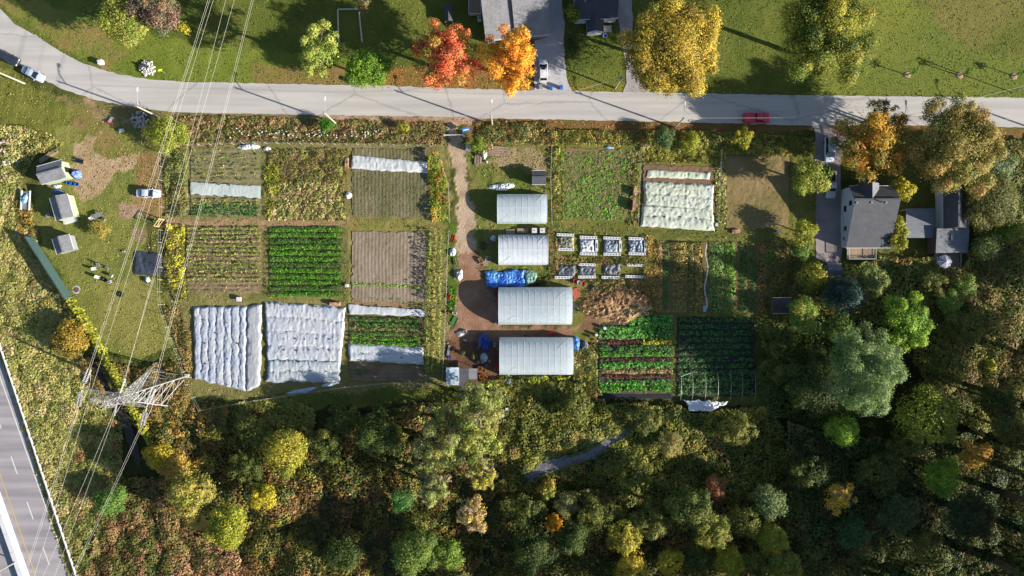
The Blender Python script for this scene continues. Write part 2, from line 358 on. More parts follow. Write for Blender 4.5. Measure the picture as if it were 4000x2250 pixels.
def asphalt(name, c1, c2, streak=None, var=.12, crack=None):
    m, nt, b = newmat(name); N = nt.nodes; L = nt.links
    tc = N.new('ShaderNodeTexCoord'); mp = N.new('ShaderNodeMapping'); L.new(tc.outputs['Object'], mp.inputs[0])
    if streak is not None:
        mp.inputs['Rotation'].default_value = (0, 0, streak[0]); mp.inputs['Scale'].default_value = (.04, streak[1], 1)
    else: mp.inputs['Scale'].default_value = (.25, .25, 1)
    n1 = N.new('ShaderNodeTexNoise'); n1.inputs['Scale'].default_value = 1; n1.inputs['Detail'].default_value = 4; L.new(mp.outputs[0], n1.inputs['Vector'])
    n2 = N.new('ShaderNodeTexNoise'); n2.inputs['Scale'].default_value = 4; n2.inputs['Detail'].default_value = 8; n2.inputs['Roughness'].default_value = .75; L.new(tc.outputs['Object'], n2.inputs['Vector'])
    mx = N.new('ShaderNodeMix'); mx.data_type = 'RGBA'; mx.inputs[6].default_value = (*A(*c1), 1); mx.inputs[7].default_value = (*A(*c2), 1)
    rp = N.new('ShaderNodeMapRange'); rp.inputs[1].default_value = .35; rp.inputs[2].default_value = .65; L.new(n1.outputs['Fac'], rp.inputs[0]); L.new(rp.outputs[0], mx.inputs[0])
    r2 = N.new('ShaderNodeMapRange'); r2.inputs[1].default_value = .2; r2.inputs[2].default_value = .8; r2.inputs[3].default_value = 1 - var; r2.inputs[4].default_value = 1 + var; L.new(n2.outputs['Fac'], r2.inputs[0])
    ml = N.new('ShaderNodeVectorMath'); ml.operation = 'SCALE'; L.new(mx.outputs[2], ml.inputs[0]); L.new(r2.outputs[0], ml.inputs['Scale'])
    last = ml.outputs[0]
    if crack:
        vo = N.new('ShaderNodeTexVoronoi'); vo.feature = 'DISTANCE_TO_EDGE'; vo.inputs['Scale'].default_value = crack; 
        nw = N.new('ShaderNodeVectorMath'); nw.operation = 'ADD'; n3 = N.new('ShaderNodeTexNoise'); n3.inputs['Scale'].default_value = .8; L.new(tc.outputs['Object'], n3.inputs['Vector'])
        L.new(tc.outputs['Object'], nw.inputs[0]); L.new(n3.outputs['Color'], nw.inputs[1]); L.new(nw.outputs[0], vo.inputs['Vector'])
        r3 = N.new('ShaderNodeMapRange'); r3.inputs[1].default_value = 0; r3.inputs[2].default_value = .012; r3.inputs[3].default_value = .74; r3.inputs[4].default_value = 1; L.new(vo.outputs['Distance'], r3.inputs[0])
        m3 = N.new('ShaderNodeVectorMath'); m3.operation = 'SCALE'; L.new(last, m3.inputs[0]); L.new(r3.outputs[0], m3.inputs['Scale']); last = m3.outputs[0]
    L.new(last, b.inputs['Base Color']); b.inputs['Roughness'].default_value = .9; b.inputs['Specular IOR Level'].default_value = .2
    return m
M_road = asphalt('old_pale_asphalt', (214, 208, 200), (194, 188, 184), (0.0, .6), .07, .045)
M_hw = asphalt('highway_asphalt', (188, 181, 183), (158, 152, 156), (math.radians(70.6), .6), .06)
M_drive_a = asphalt('concrete_drive', (212, 208, 208), (196, 192, 196), None, .06, .25)
M_drive_b = asphalt('asphalt_drive', (190, 184, 186), (168, 162, 166), None, .1, .3)
M_drive_c = asphalt('gravel_drive', (178, 166, 162), (150, 138, 134), None, .3)
M_gravel = asphalt('verge_gravel', (196, 190, 180), (168, 160, 148), None, .3)
def paved(name, poly, mat, z, label=None, step=16, jit=2.0):
    o = obj(name, ear([P(u, v) for u, v in densify(poly, step, jit, len(name))], z), mat)
    return tag(o, label, None, None, 'structure')
paved('road', ROAD, M_road, .03, 'pale worn asphalt road curving across the top of the view')
paved('driveway', DRIVES['a'], M_drive_a, .022, 'pale concrete driveway beside the grey shingled house')
paved('driveway', DRIVES['b'], M_drive_b, .022, 'grey asphalt driveway beside the small dark house')
paved('driveway', DRIVES['c'], M_drive_c, .022, 'brown paved driveway beside the white sided house')
paved('gravel_verge', [(hwx(-1500, 70), -1500), (hwx(1300, 82), 1300), (hwx(1700, 92), 1700), (hwx(2250, 60), 2250), (hwx(3600, 90), 3600), (hwx(3600, 20), 3600), (hwx(-1500, 20), -1500)], M_gravel, .015, 'grey gravel strip outside the highway guardrail', 12, 3)
paved('highway', [(hwx(-1500, 52), -1500), (hwx(3600, 36), 3600), (hwx(3600, -900), 3600), (hwx(-1500, -900), -1500)], M_hw, .024, 'grey multi lane highway in the lower left corner', 4000, 0)
M_line = pm('road_marking_white', (240, 238, 236), .7, .08, 3, 0); M_lineY = pm('road_marking_yellow', (225, 190, 120), .7, .1, 3, 0)
def hline(off, w, v0, v1, mat, name, label):
    q = [P(hwx(v0, off - w), v0), P(hwx(v0, off + w), v0), P(hwx(v1, off + w), v1), P(hwx(v1, off - w), v1)]
    m = MB().add([(x, y, .029) for x, y in q], [(0, 3, 2, 1)]); return tag(m.build(name, mat), label, None, None, 'structure')
hline(10, 2.2, -1500, 3600, M_line, 'edge_line', 'solid white edge line beside the highway shoulder')
hline(-124, 1.8, -1500, 3600, M_lineY, 'edge_line', 'yellow line beside the concrete median')
for k in range(-6, 12):
    v0 = 1783 + k * 177.5
    hline(-56, 2.2, v0, v0 + 68, M_line, 'lane_line', 'white dashed lane line on the highway')
hline(-262, 2.2, -1500, 3600, M_line, 'edge_line', 'white edge line on the far carriageway')

# ------------------------------------------------------------------ foliage generators
def leaves(name, c, n, size, col, aspect=1.0):
    """c (k,3) centres, n (k,3) normals, size (k,), col (k,3) -> mesh of leaf quads"""
    k = len(c)
    n = n / (np.linalg.norm(n, axis=1)[:, None] + 1e-9)
    r = np.random.randn(k, 3); t = np.cross(n, r); t /= (np.linalg.norm(t, axis=1)[:, None] + 1e-9); b = np.cross(n, t)
    s = size[:, None] * .5
    j = 1 + (np.random.rand(4, k, 1) - .5) * .7
    v = np.stack([c - t * s * aspect * j[0], c - b * s * j[1] + n * s * .25, c + t * s * aspect * j[2], c + b * s * j[3] + n * s * .25], 1).reshape(-1, 3)
    f = np.arange(4 * k).reshape(k, 4)
    return np_mesh(name, v, f, np.repeat(col, 4, 0))
KL = 1.2
def pal(p):
    w = np.array([q[3] if len(q) > 3 else 1 for q in p], float); w /= w.sum()
    c = np.array([A(q[0], q[1], q[2], KL) for q in p]); return c, np.cumsum(w)
def pick(pl, h): c, w = pl; return c[np.clip(np.searchsorted(w, h), 0, len(c) - 1)]
def brush(name, poly, palette, h=1.0, cell=2.0, dens=14, size=.42, seed=1, label='', aspect=1.0, parent=None, kind='stuff', warp=30, wild=.16, zb=0.0, kill=None, lumps=.0):
    us = [p[0] for p in poly]; vs = [p[1] for p in poly]
    x0, y0 = P(min(us), max(vs)); x1, y1 = P(max(us), min(vs))
    rs = np.random.RandomState(seed * 97 + 5)
    n = int((x1 - x0) * (y1 - y0) * dens * (1.35 if dens > 9 else 1) * (1.5 if h > .6 else 1))
    x = rs.uniform(x0, x1, n); y = rs.uniform(y0, y1, n)
    u = x * S + 2000 + (fbm(x, y, .5, 3, 3) - .5) * warp; v = 1125 - y * S + (fbm(x, y, .5, 3, 8) - .5) * warp
    m = inpoly(u, v, poly)
    if kill is not None:
        for kp in kill: m &= ~inpoly(x * S + 2000, 1125 - y * S, kp)
    x = x[m]; y = y[m]; n = len(x)
    if n == 0: return None
    if h > .6:
        bc = cell * 2.6; bi = np.floor(x / bc); bj = np.floor(y / bc); big = np.zeros(n); gx_ = np.zeros(n); gy_ = np.zeros(n)
        for di in (-1, 0, 1):
            for dj in (-1, 0, 1):
                a = (bi + di).astype(int); b = (bj + dj).astype(int)
                px = (a + hsh(a, b, seed + 60)) * bc; py = (b + hsh(a, b, seed + 61)) * bc; r = bc * (.5 + .5 * hsh(a, b, seed + 62)); hf = .3 + .7 * hsh(a, b, seed + 63)
                d2 = ((x - px) ** 2 + (y - py) ** 2) / r ** 2; val = np.where(d2 < 1, hf * np.sqrt(np.maximum(0, 1 - d2)), 0); w = val > big
                big = np.where(w, val, big); gx_ = np.where(w, (x - px) / r, gx_); gy_ = np.where(w, (y - py) / r, gy_)
    else: big = np.full(n, .5); gx_ = gy_ = np.zeros(n)
    ci = np.floor(x / cell); cj = np.floor(y / cell)
    best = np.full(n, -1.0); bid = np.zeros(n); bdx = np.zeros(n); bdy = np.zeros(n)
    for di in (-1, 0, 1):
        for dj in (-1, 0, 1):
            a = (ci + di).astype(int); b = (cj + dj).astype(int)
            px = (a + hsh(a, b, seed)) * cell; py = (b + hsh(a, b, seed + 1)) * cell
            r = cell * (.55 + .5 * hsh(a, b, seed + 2)); hf = .35 + .65 * hsh(a, b, seed + 3)
            d2 = ((x - px) ** 2 + (y - py) ** 2) / r ** 2
            val = np.where(d2 < 1, hf * np.sqrt(np.maximum(0, 1 - d2)), -1)
            w = val > best; best = np.where(w, val, best); bid = np.where(w, hsh(a, b, seed + 4), bid)
            bdx = np.where(w, (x - px) / r, bdx); bdy = np.where(w, (y - py) / r, bdy)
    gap = best < 0; best = np.where(gap, .08, best)
    low = fbm(x, y, .13, 3, seed + 20)
    hh = h * ((best * .4 + big * .85) * (.35 + 1.3 * low)) if h > .6 else h * .8 * (best * (.3 + 1.4 * low)) * (1 + lumps * (fbm(x, y, .35, 2, seed + 31) - .5) * 3)
    hh = np.maximum(hh, .03)
    z = zb + hh * (1 - .28 * rs.rand(n) ** 2)
    nor = np.stack([bdx * .5 + gx_ * .7, bdy * .5 + gy_ * .7, np.full(n, .7)], 1) + rs.randn(n, 3) * .33
    pl = pal(palette)
    hv = np.clip(bid * .62 + np.clip((fbm(x, y, .16, 3, seed + 40) - .3) * 2.5, 0, 1) * .38, 0, .999)
    sw = rs.rand(n) < wild; hv = np.where(sw, rs.rand(n), hv)
    col = pick(pl, hv) * (rs.uniform(.78, 1.16, n)[:, None]) * (.75 + .5 * low[:, None])  # broad lit and dark masses put into leaf colour, brighter where taller
    col = col * (1 + rs.randn(n, 3) * .05)
    sz = size * (.78 if h > .6 else 1) * rs.uniform(.55, 1.35, n)
    np.random.seed(seed)
    me = leaves(name, np.stack([x, y, z], 1), nor, sz, np.clip(col, .002, .9), aspect)
    o = obj(name, me, M_leaf, parent)
    if kind: o['kind'] = kind
    if label and parent is None: o['label'] = label
    return o

def crown_mesh(name, rx, rz, n_l, lobe, dens, size, palette, seed, shape='round', ry=None, gap=0.0, spread=.62):
    rs = np.random.RandomState(seed); ry = ry or rx
    L = []
    for i in range(n_l):
        if shape == 'cone':
            t = (i + .5) / n_l; a = i * 2.4; rr = (1 - t) * .78
            L.append((rx * rr * math.cos(a) * rs.uniform(.5, 1), ry * rr * math.sin(a) * rs.uniform(.5, 1), rz * (2 * t - 1) * .92, lobe * (1.15 - t) * rx))
        else:
            d = rs.randn(3); d /= np.linalg.norm(d)
            if d[2] < -.25: d[2] *= -.6
            q = spread * rs.uniform(.72, 1.18) if i > n_l * .18 else rs.uniform(0, .4)
            L.append((d[0] * rx * q, d[1] * ry * q, d[2] * rz * q * .95, lobe * rx * rs.uniform(.65, 1.25)))
    if shape != 'cone' and gap < .25: L.append((0, 0, -.08 * rz, .66 * rx))
    L = np.array(L)
    ar = L[:, 3] ** 2; n = int(4 * PI * ar.sum() * dens * .95)
    k = rs.choice(len(L), n, p=ar / ar.sum())
    d = rs.randn(n, 3); d /= np.linalg.norm(d, axis=1)[:, None]
    m = d[:, 2] < -.45; d[m, 2] *= -1
    rad = L[k, 3] * (1 - .42 * rs.rand(n) ** 1.6) * (1 + .16 * rs.randn(n))
    sq = np.array([1, 1, .85]) if shape != 'cone' else np.array([1, 1, .7])
    c = L[k, :3] + d * rad[:, None] * sq
    if shape == 'willow': c[:, 2] -= np.hypot(c[:, 0] / rx, c[:, 1] / ry) ** 2 * rz * .3
    if gap:
        g = fbm(c[:, 0] + c[:, 2] * .6, c[:, 1] - c[:, 2] * .4, 1.0, 2, seed); keep = g > np.quantile(g, gap); c = c[keep]; d = d[keep]; k = k[keep]; n = len(c)
    nor = d + rs.randn(n, 3) * .35 + np.array([0, 0, .25])
    pl = pal(palette); lh = rs.rand(len(L)); mc = pl[0].mean(0); dim = .74 if mc[1] > .8 * mc[0] else .95
    # neighbouring lobes share colours in patches
    ph = np.clip((fbm(L[:, 0] + seed, L[:, 1], .28, 2, seed) - .3) * 2.5, 0, .999); lh = lh * .5 + ph * .5
    h = np.where(rs.rand(n) < .3, rs.rand(n), lh[k])
    col = pick(pl, h) * rs.uniform(.65, 1.28, n)[:, None] * rs.uniform(.8, 1.15, len(L))[k][:, None] * dim * (1 + rs.randn(n, 3) * .05)
    sz = size * .8 * rs.uniform(.5, 1.3, n)
    np.random.seed(seed)
    return leaves(name, c, nor, sz, np.clip(col, .002, .9), .8 if shape != 'willow' else .45), L
def tree(u, v, r, h, palette, label, seed, name='tree', shape='round', n_l=26, lobe=.34, dens=18, size=.36, ry=None, base=.25, group=None, gap=.0, spread=.62, cat='tree', bark=None, twigs=0):
    """crown centre seen at survey pixel (u, v); r crown radius in pixels; h height in metres"""
    hb = h * base; zc = (h + hb) / 2; rz = (h - hb) / 2
    x, y = P(u, v, h * .72); rm = r / S * (1 - h * .72 / H); rym = (ry or r) / S * (1 - h * .72 / H)
    lobe_m = lobe
    t = thing(name, label, cat, (x, y, gzat(x, y)), 0, group)
    kf = 1.1 / (spread + lobe * .8)
    me, L = crown_mesh('crown', rm * kf, rz * .92, n_l, lobe_m, dens, size, palette, seed, shape, rym * kf, gap, spread)
    obj('crown', me, M_leaf, t, (0, 0, zc))
    tr = MB(); rr = max(.05, h * .022)
    mid = Vector((random.uniform(-.2, .2), random.uniform(-.2, .2), zc * .6))
    top = Vector((random.uniform(-.3, .3), random.uniform(-.3, .3), h * .82))
    tr.tube((0, 0, -.3), mid, rr * 1.3, rr, 7); tr.tube(mid, top, rr, rr * .25, 6)
    bk = bark or M_bark
    trunk = tr.build('trunk', bk, t)
    lim = MB(); rs = random.Random(seed)
    order = sorted(range(n_l), key=lambda i: -L[i][0] ** 2 - L[i][1] ** 2)[:8 + twigs]
    for i in order:
        q = Vector(L[i][:3]) + Vector((0, 0, zc)); f = rs.uniform(.25, .8); s0 = mid.lerp(top, f * .7)
        e = s0.lerp(q, 1.0); kn = s0.lerp(q, .5) + Vector((rs.uniform(-.3, .3), rs.uniform(-.3, .3), rs.uniform(0, .4)))
        lim.tube(s0, kn, rr * .45, rr * .3, 5); lim.tube(kn, e, rr * .3, rr * .1, 4)
        if twigs:
            for _ in range(7):
                d = Vector((rs.uniform(-1, 1), rs.uniform(-1, 1), rs.uniform(0, 1))).normalized() * L[i][3] * rs.uniform(.9, 1.6)
                m1 = e + d * .5 + Vector((rs.uniform(-.2, .2), rs.uniform(-.2, .2), .1)); lim.tube(e, m1, .06, .04, 3); lim.tube(m1, e + d, .04, .015, 3)
                lim.tube(m1, m1 + Vector((rs.uniform(-1, 1), rs.uniform(-1, 1), rs.uniform(0, 1))) * .8, .03, .012, 3)
    lim.build('limbs', bk, t)
    return t

# palettes: sunlit colours r, g, b, weight
G_MAPLE = [(120, 165, 45, 3), (150, 185, 60, 3), (95, 140, 40, 2)]
G_YEL = [(165, 180, 75, 3), (190, 195, 90, 3), (130, 155, 60, 2), (205, 190, 80, 1)]
P_GOLD = [(205, 174, 62, 3), (182, 155, 60, 3), (216, 192, 72, 2), (155, 132, 66, 2), (142, 150, 60, 1.5)]
P_ORANGE = [(240, 165, 55, 3), (245, 185, 60, 3), (235, 135, 45, 2), (220, 180, 70, 1)]
P_RED = [(232, 100, 60, 3), (240, 130, 85, 3), (190, 155, 65, 2), (110, 135, 55, 2.2), (205, 80, 55, 1)]
P_YG = [(190, 190, 60, 3), (165, 170, 50, 3), (215, 205, 75, 2), (125, 145, 50, 2)]
P_WILLOW = [(140, 168, 96, 3), (160, 184, 112, 3), (112, 142, 76, 2), (150, 174, 78, 1)]
P_SPRUCE = [(70, 98, 88, 3), (90, 118, 104, 2), (58, 84, 66, 2)]
P_BROWN = [(150, 125, 70, 3), (120, 110, 55, 3), (175, 140, 75, 2), (95, 105, 50, 2)]
P_OLIVE = [(150, 148, 72, 3), (118, 122, 58, 3), (168, 160, 88, 2), (95, 106, 50, 2)]
P_BRIGHT = [(150, 190, 55, 3), (175, 205, 65, 3), (115, 160, 48, 2)]
P_PALE = [(195, 200, 110, 3), (176, 188, 96, 3), (205, 190, 100, 1.5), (150, 165, 80, 2), (200, 175, 130, 1)]
P_TAN = [(200, 180, 115, 3), (180, 165, 95, 2), (160, 150, 80, 2)]
P_YELLOW = [(225, 205, 60, 3), (205, 195, 60, 2), (180, 180, 60, 2)]
P_DKG = [(92, 110, 46, 3), (78, 96, 40, 3), (116, 128, 54, 2)]
P_WEED = [(122, 128, 62, 4), (148, 140, 80, 3), (98, 112, 52, 3), (168, 132, 82, 2), (176, 166, 98, 1.5), (86, 98, 46, 3), (190, 176, 70, .6)]
P_WEEDB = [(132, 124, 68, 3), (160, 130, 84, 3), (110, 114, 54, 3), (150, 112, 78, 2), (84, 92, 44, 2)]
P_MEADOW = [(188, 176, 108, 4), (164, 160, 88, 4), (142, 146, 74, 2), (202, 184, 128, 2), (128, 140, 66, 1)]
P_THICK = [(108, 108, 48, 4), (134, 128, 58, 3), (84, 92, 42, 4), (150, 118, 66, 2), (128, 100, 60, 1.4), (160, 152, 68, 1.5), (66, 76, 40, 3)]
P_BRDARK = [(118, 92, 66, 3), (92, 84, 52, 3), (140, 102, 74, 2), (74, 76, 46, 3), (156, 116, 84, 1)]

# ------------------------------------------------------------------ highway furniture
def guardrail():
    t = thing('guardrail', 'steel guardrail on short posts along the right shoulder of the highway', 'guardrail', (0, 0, 0))
    def at(v, off=0): x, y = P(59 + .331 * (v - 1500) + off, v); return x, y
    m = MB(); a = at(1240); b = at(2420); ang = math.atan2(a[1] - b[1], a[0] - b[0]); L = math.dist(a, b); c = ((a[0] + b[0]) / 2, (a[1] + b[1]) / 2)
    for dz, th in ((.80, .1), (.68, .05), (.56, .1)): m.box((c[0], c[1], dz), (L, .16 if th > .06 else .1, .11), ang)
    m.build('rail', M_white, t)
    post = MB().box((0, 0, .4), (.16, .14, .84)).box((.17, 0, .66), (.22, .14, .3)); pme = None
    v = 1270; k = 0
    while v < 2400:
        x, y = at(v, 5)
        if pme is None: o = post.build('post', M_wood, t, (x, y, 0), (0, 0, ang - PI / 2)); pme = o.data
        else: obj('post', pme, None, t, (x, y, 0), (0, 0, ang - PI / 2))
        v += 33.5
    return t
guardrail()
def median():
    t = thing('median_barrier', 'broad white concrete barrier between the two highway carriageways', 'barrier', (0, 0, 0))
    v = 1800; k = 0; 
    while v < 2400:
        v1 = v + 70; a = P(hwx(v, -167), v); b = P(hwx(v1, -167), v1); ang = math.atan2(a[1] - b[1], a[0] - b[0]); L = math.dist(a, b) - .04
        pr = [(-.95, 0), (-.95, .16), (-.62, .4), (-.5, 1.0), (.5, 1.0), (.62, .4), (.95, .16), (.95, 0)]
        vs = [(sx * L / 2, y, z) for sx in (-1, 1) for y, z in pr]; n = len(pr)
        fs = [tuple(range(n)), tuple(range(n, 2 * n))[::-1]] + [(i, n + i, n + (i + 1) % n, (i + 1) % n) for i in range(n)]
        MB().add(vs, fs).build('barrier_segment', M_white, t, ((a[0] + b[0]) / 2, (a[1] + b[1]) / 2, .026), (0, 0, ang)); v = v1
    return t
median()
def hw_lamp():
    x, y = P(72, 2190); t = thing('street_light', 'tall highway street light on the concrete median', 'street light', (x, y, 1.0))
    MB().tube((0, 0, 0), (0, 0, 10), .16, .08, 8).build('pole', M_steel, t)
    MB().tube((0, 0, 10), (-2.6, -1.5, 10.4), .07, .05, 6).build('arm', M_steel, t)
    MB().box((-2.9, -1.65, 10.4), (.8, .3, .16), math.atan2(-1.5, -2.6)).build('lamp_head', M_grey, t)
hw_lamp()

# ------------------------------------------------------------------ street lamps and roadside poles
def lamp(u, v, h, label, arm=2.4, tilt=0, arm_h=.92):
    x, y = P(u, v); t = thing('street_lamp', label, 'street lamp', (x, y, 0), 0, 'wooden street lamp poles along the south side of the road')
    MB().tube((0, 0, -.3), (0, 0, h), .19, .13, 10).build('pole', M_pole, t)
    za = h * arm_h
    a = MB(); p0 = Vector((0, .1, za)); p1 = Vector((.05, arm * .55, za + .55)); p2 = Vector((.06, arm, za + .62)); a.path([p0, p1, p2], .06, 6); a.build('arm', M_steel, t)
    hd = MB(); hd.box((.06, arm + .42, za + .6), (.34, .9, .16), 0, 0, .7); hd.box((.06, arm + .45, za + .5), (.26, .6, .06)); hd.build('lamp_head', M_white, t)
    MB().box((0, 0, h - .45), (1.1, .12, .12)).build('crossarm', M_pole, t)
    return t
lamp(620, 457, 8.3, 'street lamp on the road bend, beside the yellow green bush', 2.9)
lamp(1310, 481, 8.3, 'street lamp among weeds south of the round green tree')
lamp(1923, 488, 8.0, 'street lamp just right of the dirt track gate')
lamp(2635, 498, 8.3, 'street lamp in the tree shade across from the big golden tree')
lamp(3448, 492, 8.3, 'street lamp half hidden by the orange tree beside the house', 2.2)
lamp(4050, 508, 8.3, 'street lamp at the right end of the road, beyond the big brown tree')
def pole(u, v, h, label, lean=(0, 0), r=.15, can=False):
    x, y = P(u, v); t = thing('utility_pole', label, 'utility pole', (x, y, 0))
    MB().tube((0, 0, -.3), (lean[0], lean[1], h), r, r * .7, 8).build('pole', M_pole, t)
    MB().box((lean[0], lean[1], h - .3), (1.2, .1, .1), .3).build('crossarm', M_pole, t)
    if can: MB().lathe([(.28, 0), (.3, .1), (.3, .9), (.24, 1)], 10, 0, (.3, .15, h - 1.6)).build('transformer', M_grey, t)
pole(2403, 345, 7.2, 'short leaning utility pole on the grass between the two driveways', (.5, .3), .17, True)
pole(3955, 362, 8.0, 'slim utility pole on the right lawn above the road', (.2, .1), .1)
pole(95, 326, 8.2, 'pale utility pole in the grass below the parked silver car', (-.4, .2), .2)
def wires(name, pts, r, label, mat=None, cat='cable', sag=0.0, seg=10, group=None):
    t = thing(name, label, cat, (0, 0, 0), 0, group)
    m = MB()
    for a, b in pts:
        a = Vector(a); b = Vector(b); q = []
        for i in range(seg + 1):
            f = i / seg; p = a.lerp(b, f); p.z -= sag * 4 * f * (1 - f); q.append(p)
        m.path(q, r, 4)
    m.build('wire', mat or M_wire, t); return t
lp = [(620, 457), (1310, 481), (1923, 488), (2635, 498), (3448, 492), (4050, 508)]
LABW = ['left, from the bend to the second lamp', 'second, over the weedy verge', 'third, over the dirt track gate', 'fourth, over the red pickup', 'rightmost, behind the orange tree']
for i in range(5):
    a = P(*lp[i]); b = P(*lp[i + 1])
    wires('overhead_cable', [((a[0], a[1], 7.9), (b[0], b[1], 7.9))], .022, 'thin cable strung between street lamps, ' + LABW[i], None, 'cable', .5, 10, 'cables between the street lamps')
a = P(3448, 492); b = P(3955, 362)
wires('overhead_cable', [((a[0], a[1], 7.8), (b[0], b[1], 7.8))], .02, 'thin cable crossing the road from the orange tree to the lawn pole', None, 'cable', .4)
a = P(1923, 488); b = P(2403, 345)
wires('overhead_cable', [((a[0], a[1], 7.6), (b[0] + .4, b[1] + .2, 7.0))], .02, 'thin cable crossing the road to the short leaning pole', None, 'cable', .4)

# ------------------------------------------------------------------ transmission tower
def tower():
    B = [P(732, 1468), P(668, 1587), P(544, 1543), P(608, 1424)]
    c = Vector((sum(p[0] for p in B) / 4, sum(p[1] for p in B) / 4, 0))
    t = thing('transmission_tower', 'steel lattice transmission tower rising from the thicket beside the yellow vines', 'transmission tower', (c.x, c.y, 0))
    F = [Vector((p[0] - c.x, p[1] - c.y, 0)) for p in B]
    top = 21.5; waist = 12.0
    def cor(i, z):
        if z <= waist: k = 1 + (.30 - 1) * z / waist
        else: k = .30 + (.14 - .30) * (z - waist) / (top - waist)
        return Vector((F[i].x * k, F[i].y * k, z))
    for i in range(4):
        MB().tube(cor(i, 0), cor(i, waist), .15, .12, 4).tube(cor(i, waist), cor(i, top), .08, .06, 4).build('leg', M_steel, t)
        MB().box(cor(i, 0) + Vector((0, 0, .1)), (.8, .8, .5)).build('footing', M_conc, t)
    zs = [0, 3.4, 6.2, 8.6, 10.4, 12, 13.6, 15.2, 16.8, 18.4, 20, 21.5]
    for k in range(len(zs) - 1):
        z0, z1 = zs[k], zs[k + 1]; r = .04 if k < 5 else .03
        for i in range(4):
            j = (i + 1) % 4
            a, b, d, e = cor(i, z0), cor(j, z0), cor(i, z1), cor(j, z1)
            MB().tube(a, e, r, r, 4).build('brace', M_steel, t)
            MB().tube(b, d, r, r, 4).build('brace', M_steel, t)
            MB().tube(d, e, r, r, 4).build('brace', M_steel, t)
            if k < 3:
                mid = (a + e) / 2; MB().tube((a + d) / 2, mid, r * .8, r * .8, 4).tube((b + e) / 2, (b + d) / 2, r * .8, r * .8, 4).build('brace', M_steel, t)
    ad = Vector((.955, -.29, 0)).normalized(); nd = Vector((.29, .955, 0)).normalized()   # crossarm direction, line direction
    def arm(z, L, side):
        base_h = 1.1; tip = ad * (L * side) + Vector((0, 0, z + .15))
        w = .75
        q = [ad * (.7 * side) + nd * w + Vector((0, 0, z)), ad * (.7 * side) - nd * w + Vector((0, 0, z)), ad * (.7 * side) + nd * w + Vector((0, 0, z + base_h)), ad * (.7 * side) - nd * w + Vector((0, 0, z + base_h))]
        m = MB()
        for p in q: m.tube(p, tip, .045, .04, 4)
        n = 4
        for s in range(1, n + 1):
            f0 = (s - 1) / n; f1 = s / n
            P0 = [p.lerp(tip, f0) for p in q]; P1 = [p.lerp(tip, f1) for p in q]
            for i_, j_ in ((0, 1), (2, 3), (0, 2), (1, 3)):
                m.tube(P0[i_], P1[j_], .025, .025, 3); 
                if s < n: m.tube(P1[i_], P1[j_], .025, .025, 3)
        m.build('crossarm', M_steel, t); return tip
    tips = [arm(16.2, 6.6, -1), arm(16.2, 5.6, 1)]
    tips.insert(1, Vector((-.2, 0, 15.6)))
    arm(20.6, 2.6, -1); arm(20.6, 2.6, 1)
    for tp in tips:
        for s in (1, -1):
            for off in ((-.28, .28) if tp != tips[1] else (0,)):
                st = tp + nd * (s * 1.0) + ad * off; en = tp + nd * (s * 3.4) + ad * off + Vector((0, 0, -.4))
                m = MB().tube(tp, en, .03, .03, 4)
                for k in range(10):
                    p = st.lerp(en, k / 9); m.tube(p - (en - st).normalized() * .06, p + (en - st).normalized() * .06, .24, .15, 8)
                m.build('insulator', M_white, t)
            # jumper loop
        m = MB(); pts = []
        for k in range(9):
            f = k / 8 * 2 - 1; pts.append(tp + nd * (3.4 * f) + Vector((0, 0, -.4 - 1.6 * (1 - f * f))))
        m.path(pts, .035, 4); m.build('jumper', M_wire, t)
    return t, c, tips, ad, nd
TW, TC, TT, AD, ND = tower()
def cond(lab, tip_off, z, up, dn, dbl=False):
    """conductor through the tower; up / dn are survey pixels it passes above / below, at height z"""
    st = TC + tip_off
    t = thing('power_line', lab, 'power line', (0, 0, 0), 0, 'conductors strung from the transmission tower')
    offs = (-.16, .16) if dbl else (0,)
    for s, pq in ((1, up), (-1, dn)):
        a = st + ND * (s * 3.4 if z < 18 else 0) + Vector((0, 0, -.4 if z < 18 else 0)); b = PV(pq[0], pq[1], z + 1)
        d = b - a; far_ = a + d * (1.7 if s > 0 else 2.2)
        m = MB()
        for o in offs:
            pts = []
            for k in range(13):
                f = k / 12; p = a.lerp(far_, f); p.z -= 1.6 * 4 * f * (1 - f) * .5; pts.append(p + AD * o)
            m.path(pts, .016, 4)
        m.build('conductor', M_wire, t)
cond('leftmost doubled power line from the tower to the top of the view', TT[0], 16, (806, 0), (85, 2250), True)
cond('single power line, second from the left, from the tower peak', AD * -2.5 + Vector((0, 0, 20.8)), 21, (823, 0), (124, 2250))
cond('single power line in the middle of the five, from the tower centre', TT[1], 16, (873, 0), (204, 2250))
cond('single power line, second from the right, from the tower peak', AD * 2.5 + Vector((0, 0, 20.8)), 21, (906, 0), (160, 2250))
cond('rightmost doubled power line from the tower to the top of the view', TT[2], 16, (978, 0), (274, 2250), True)

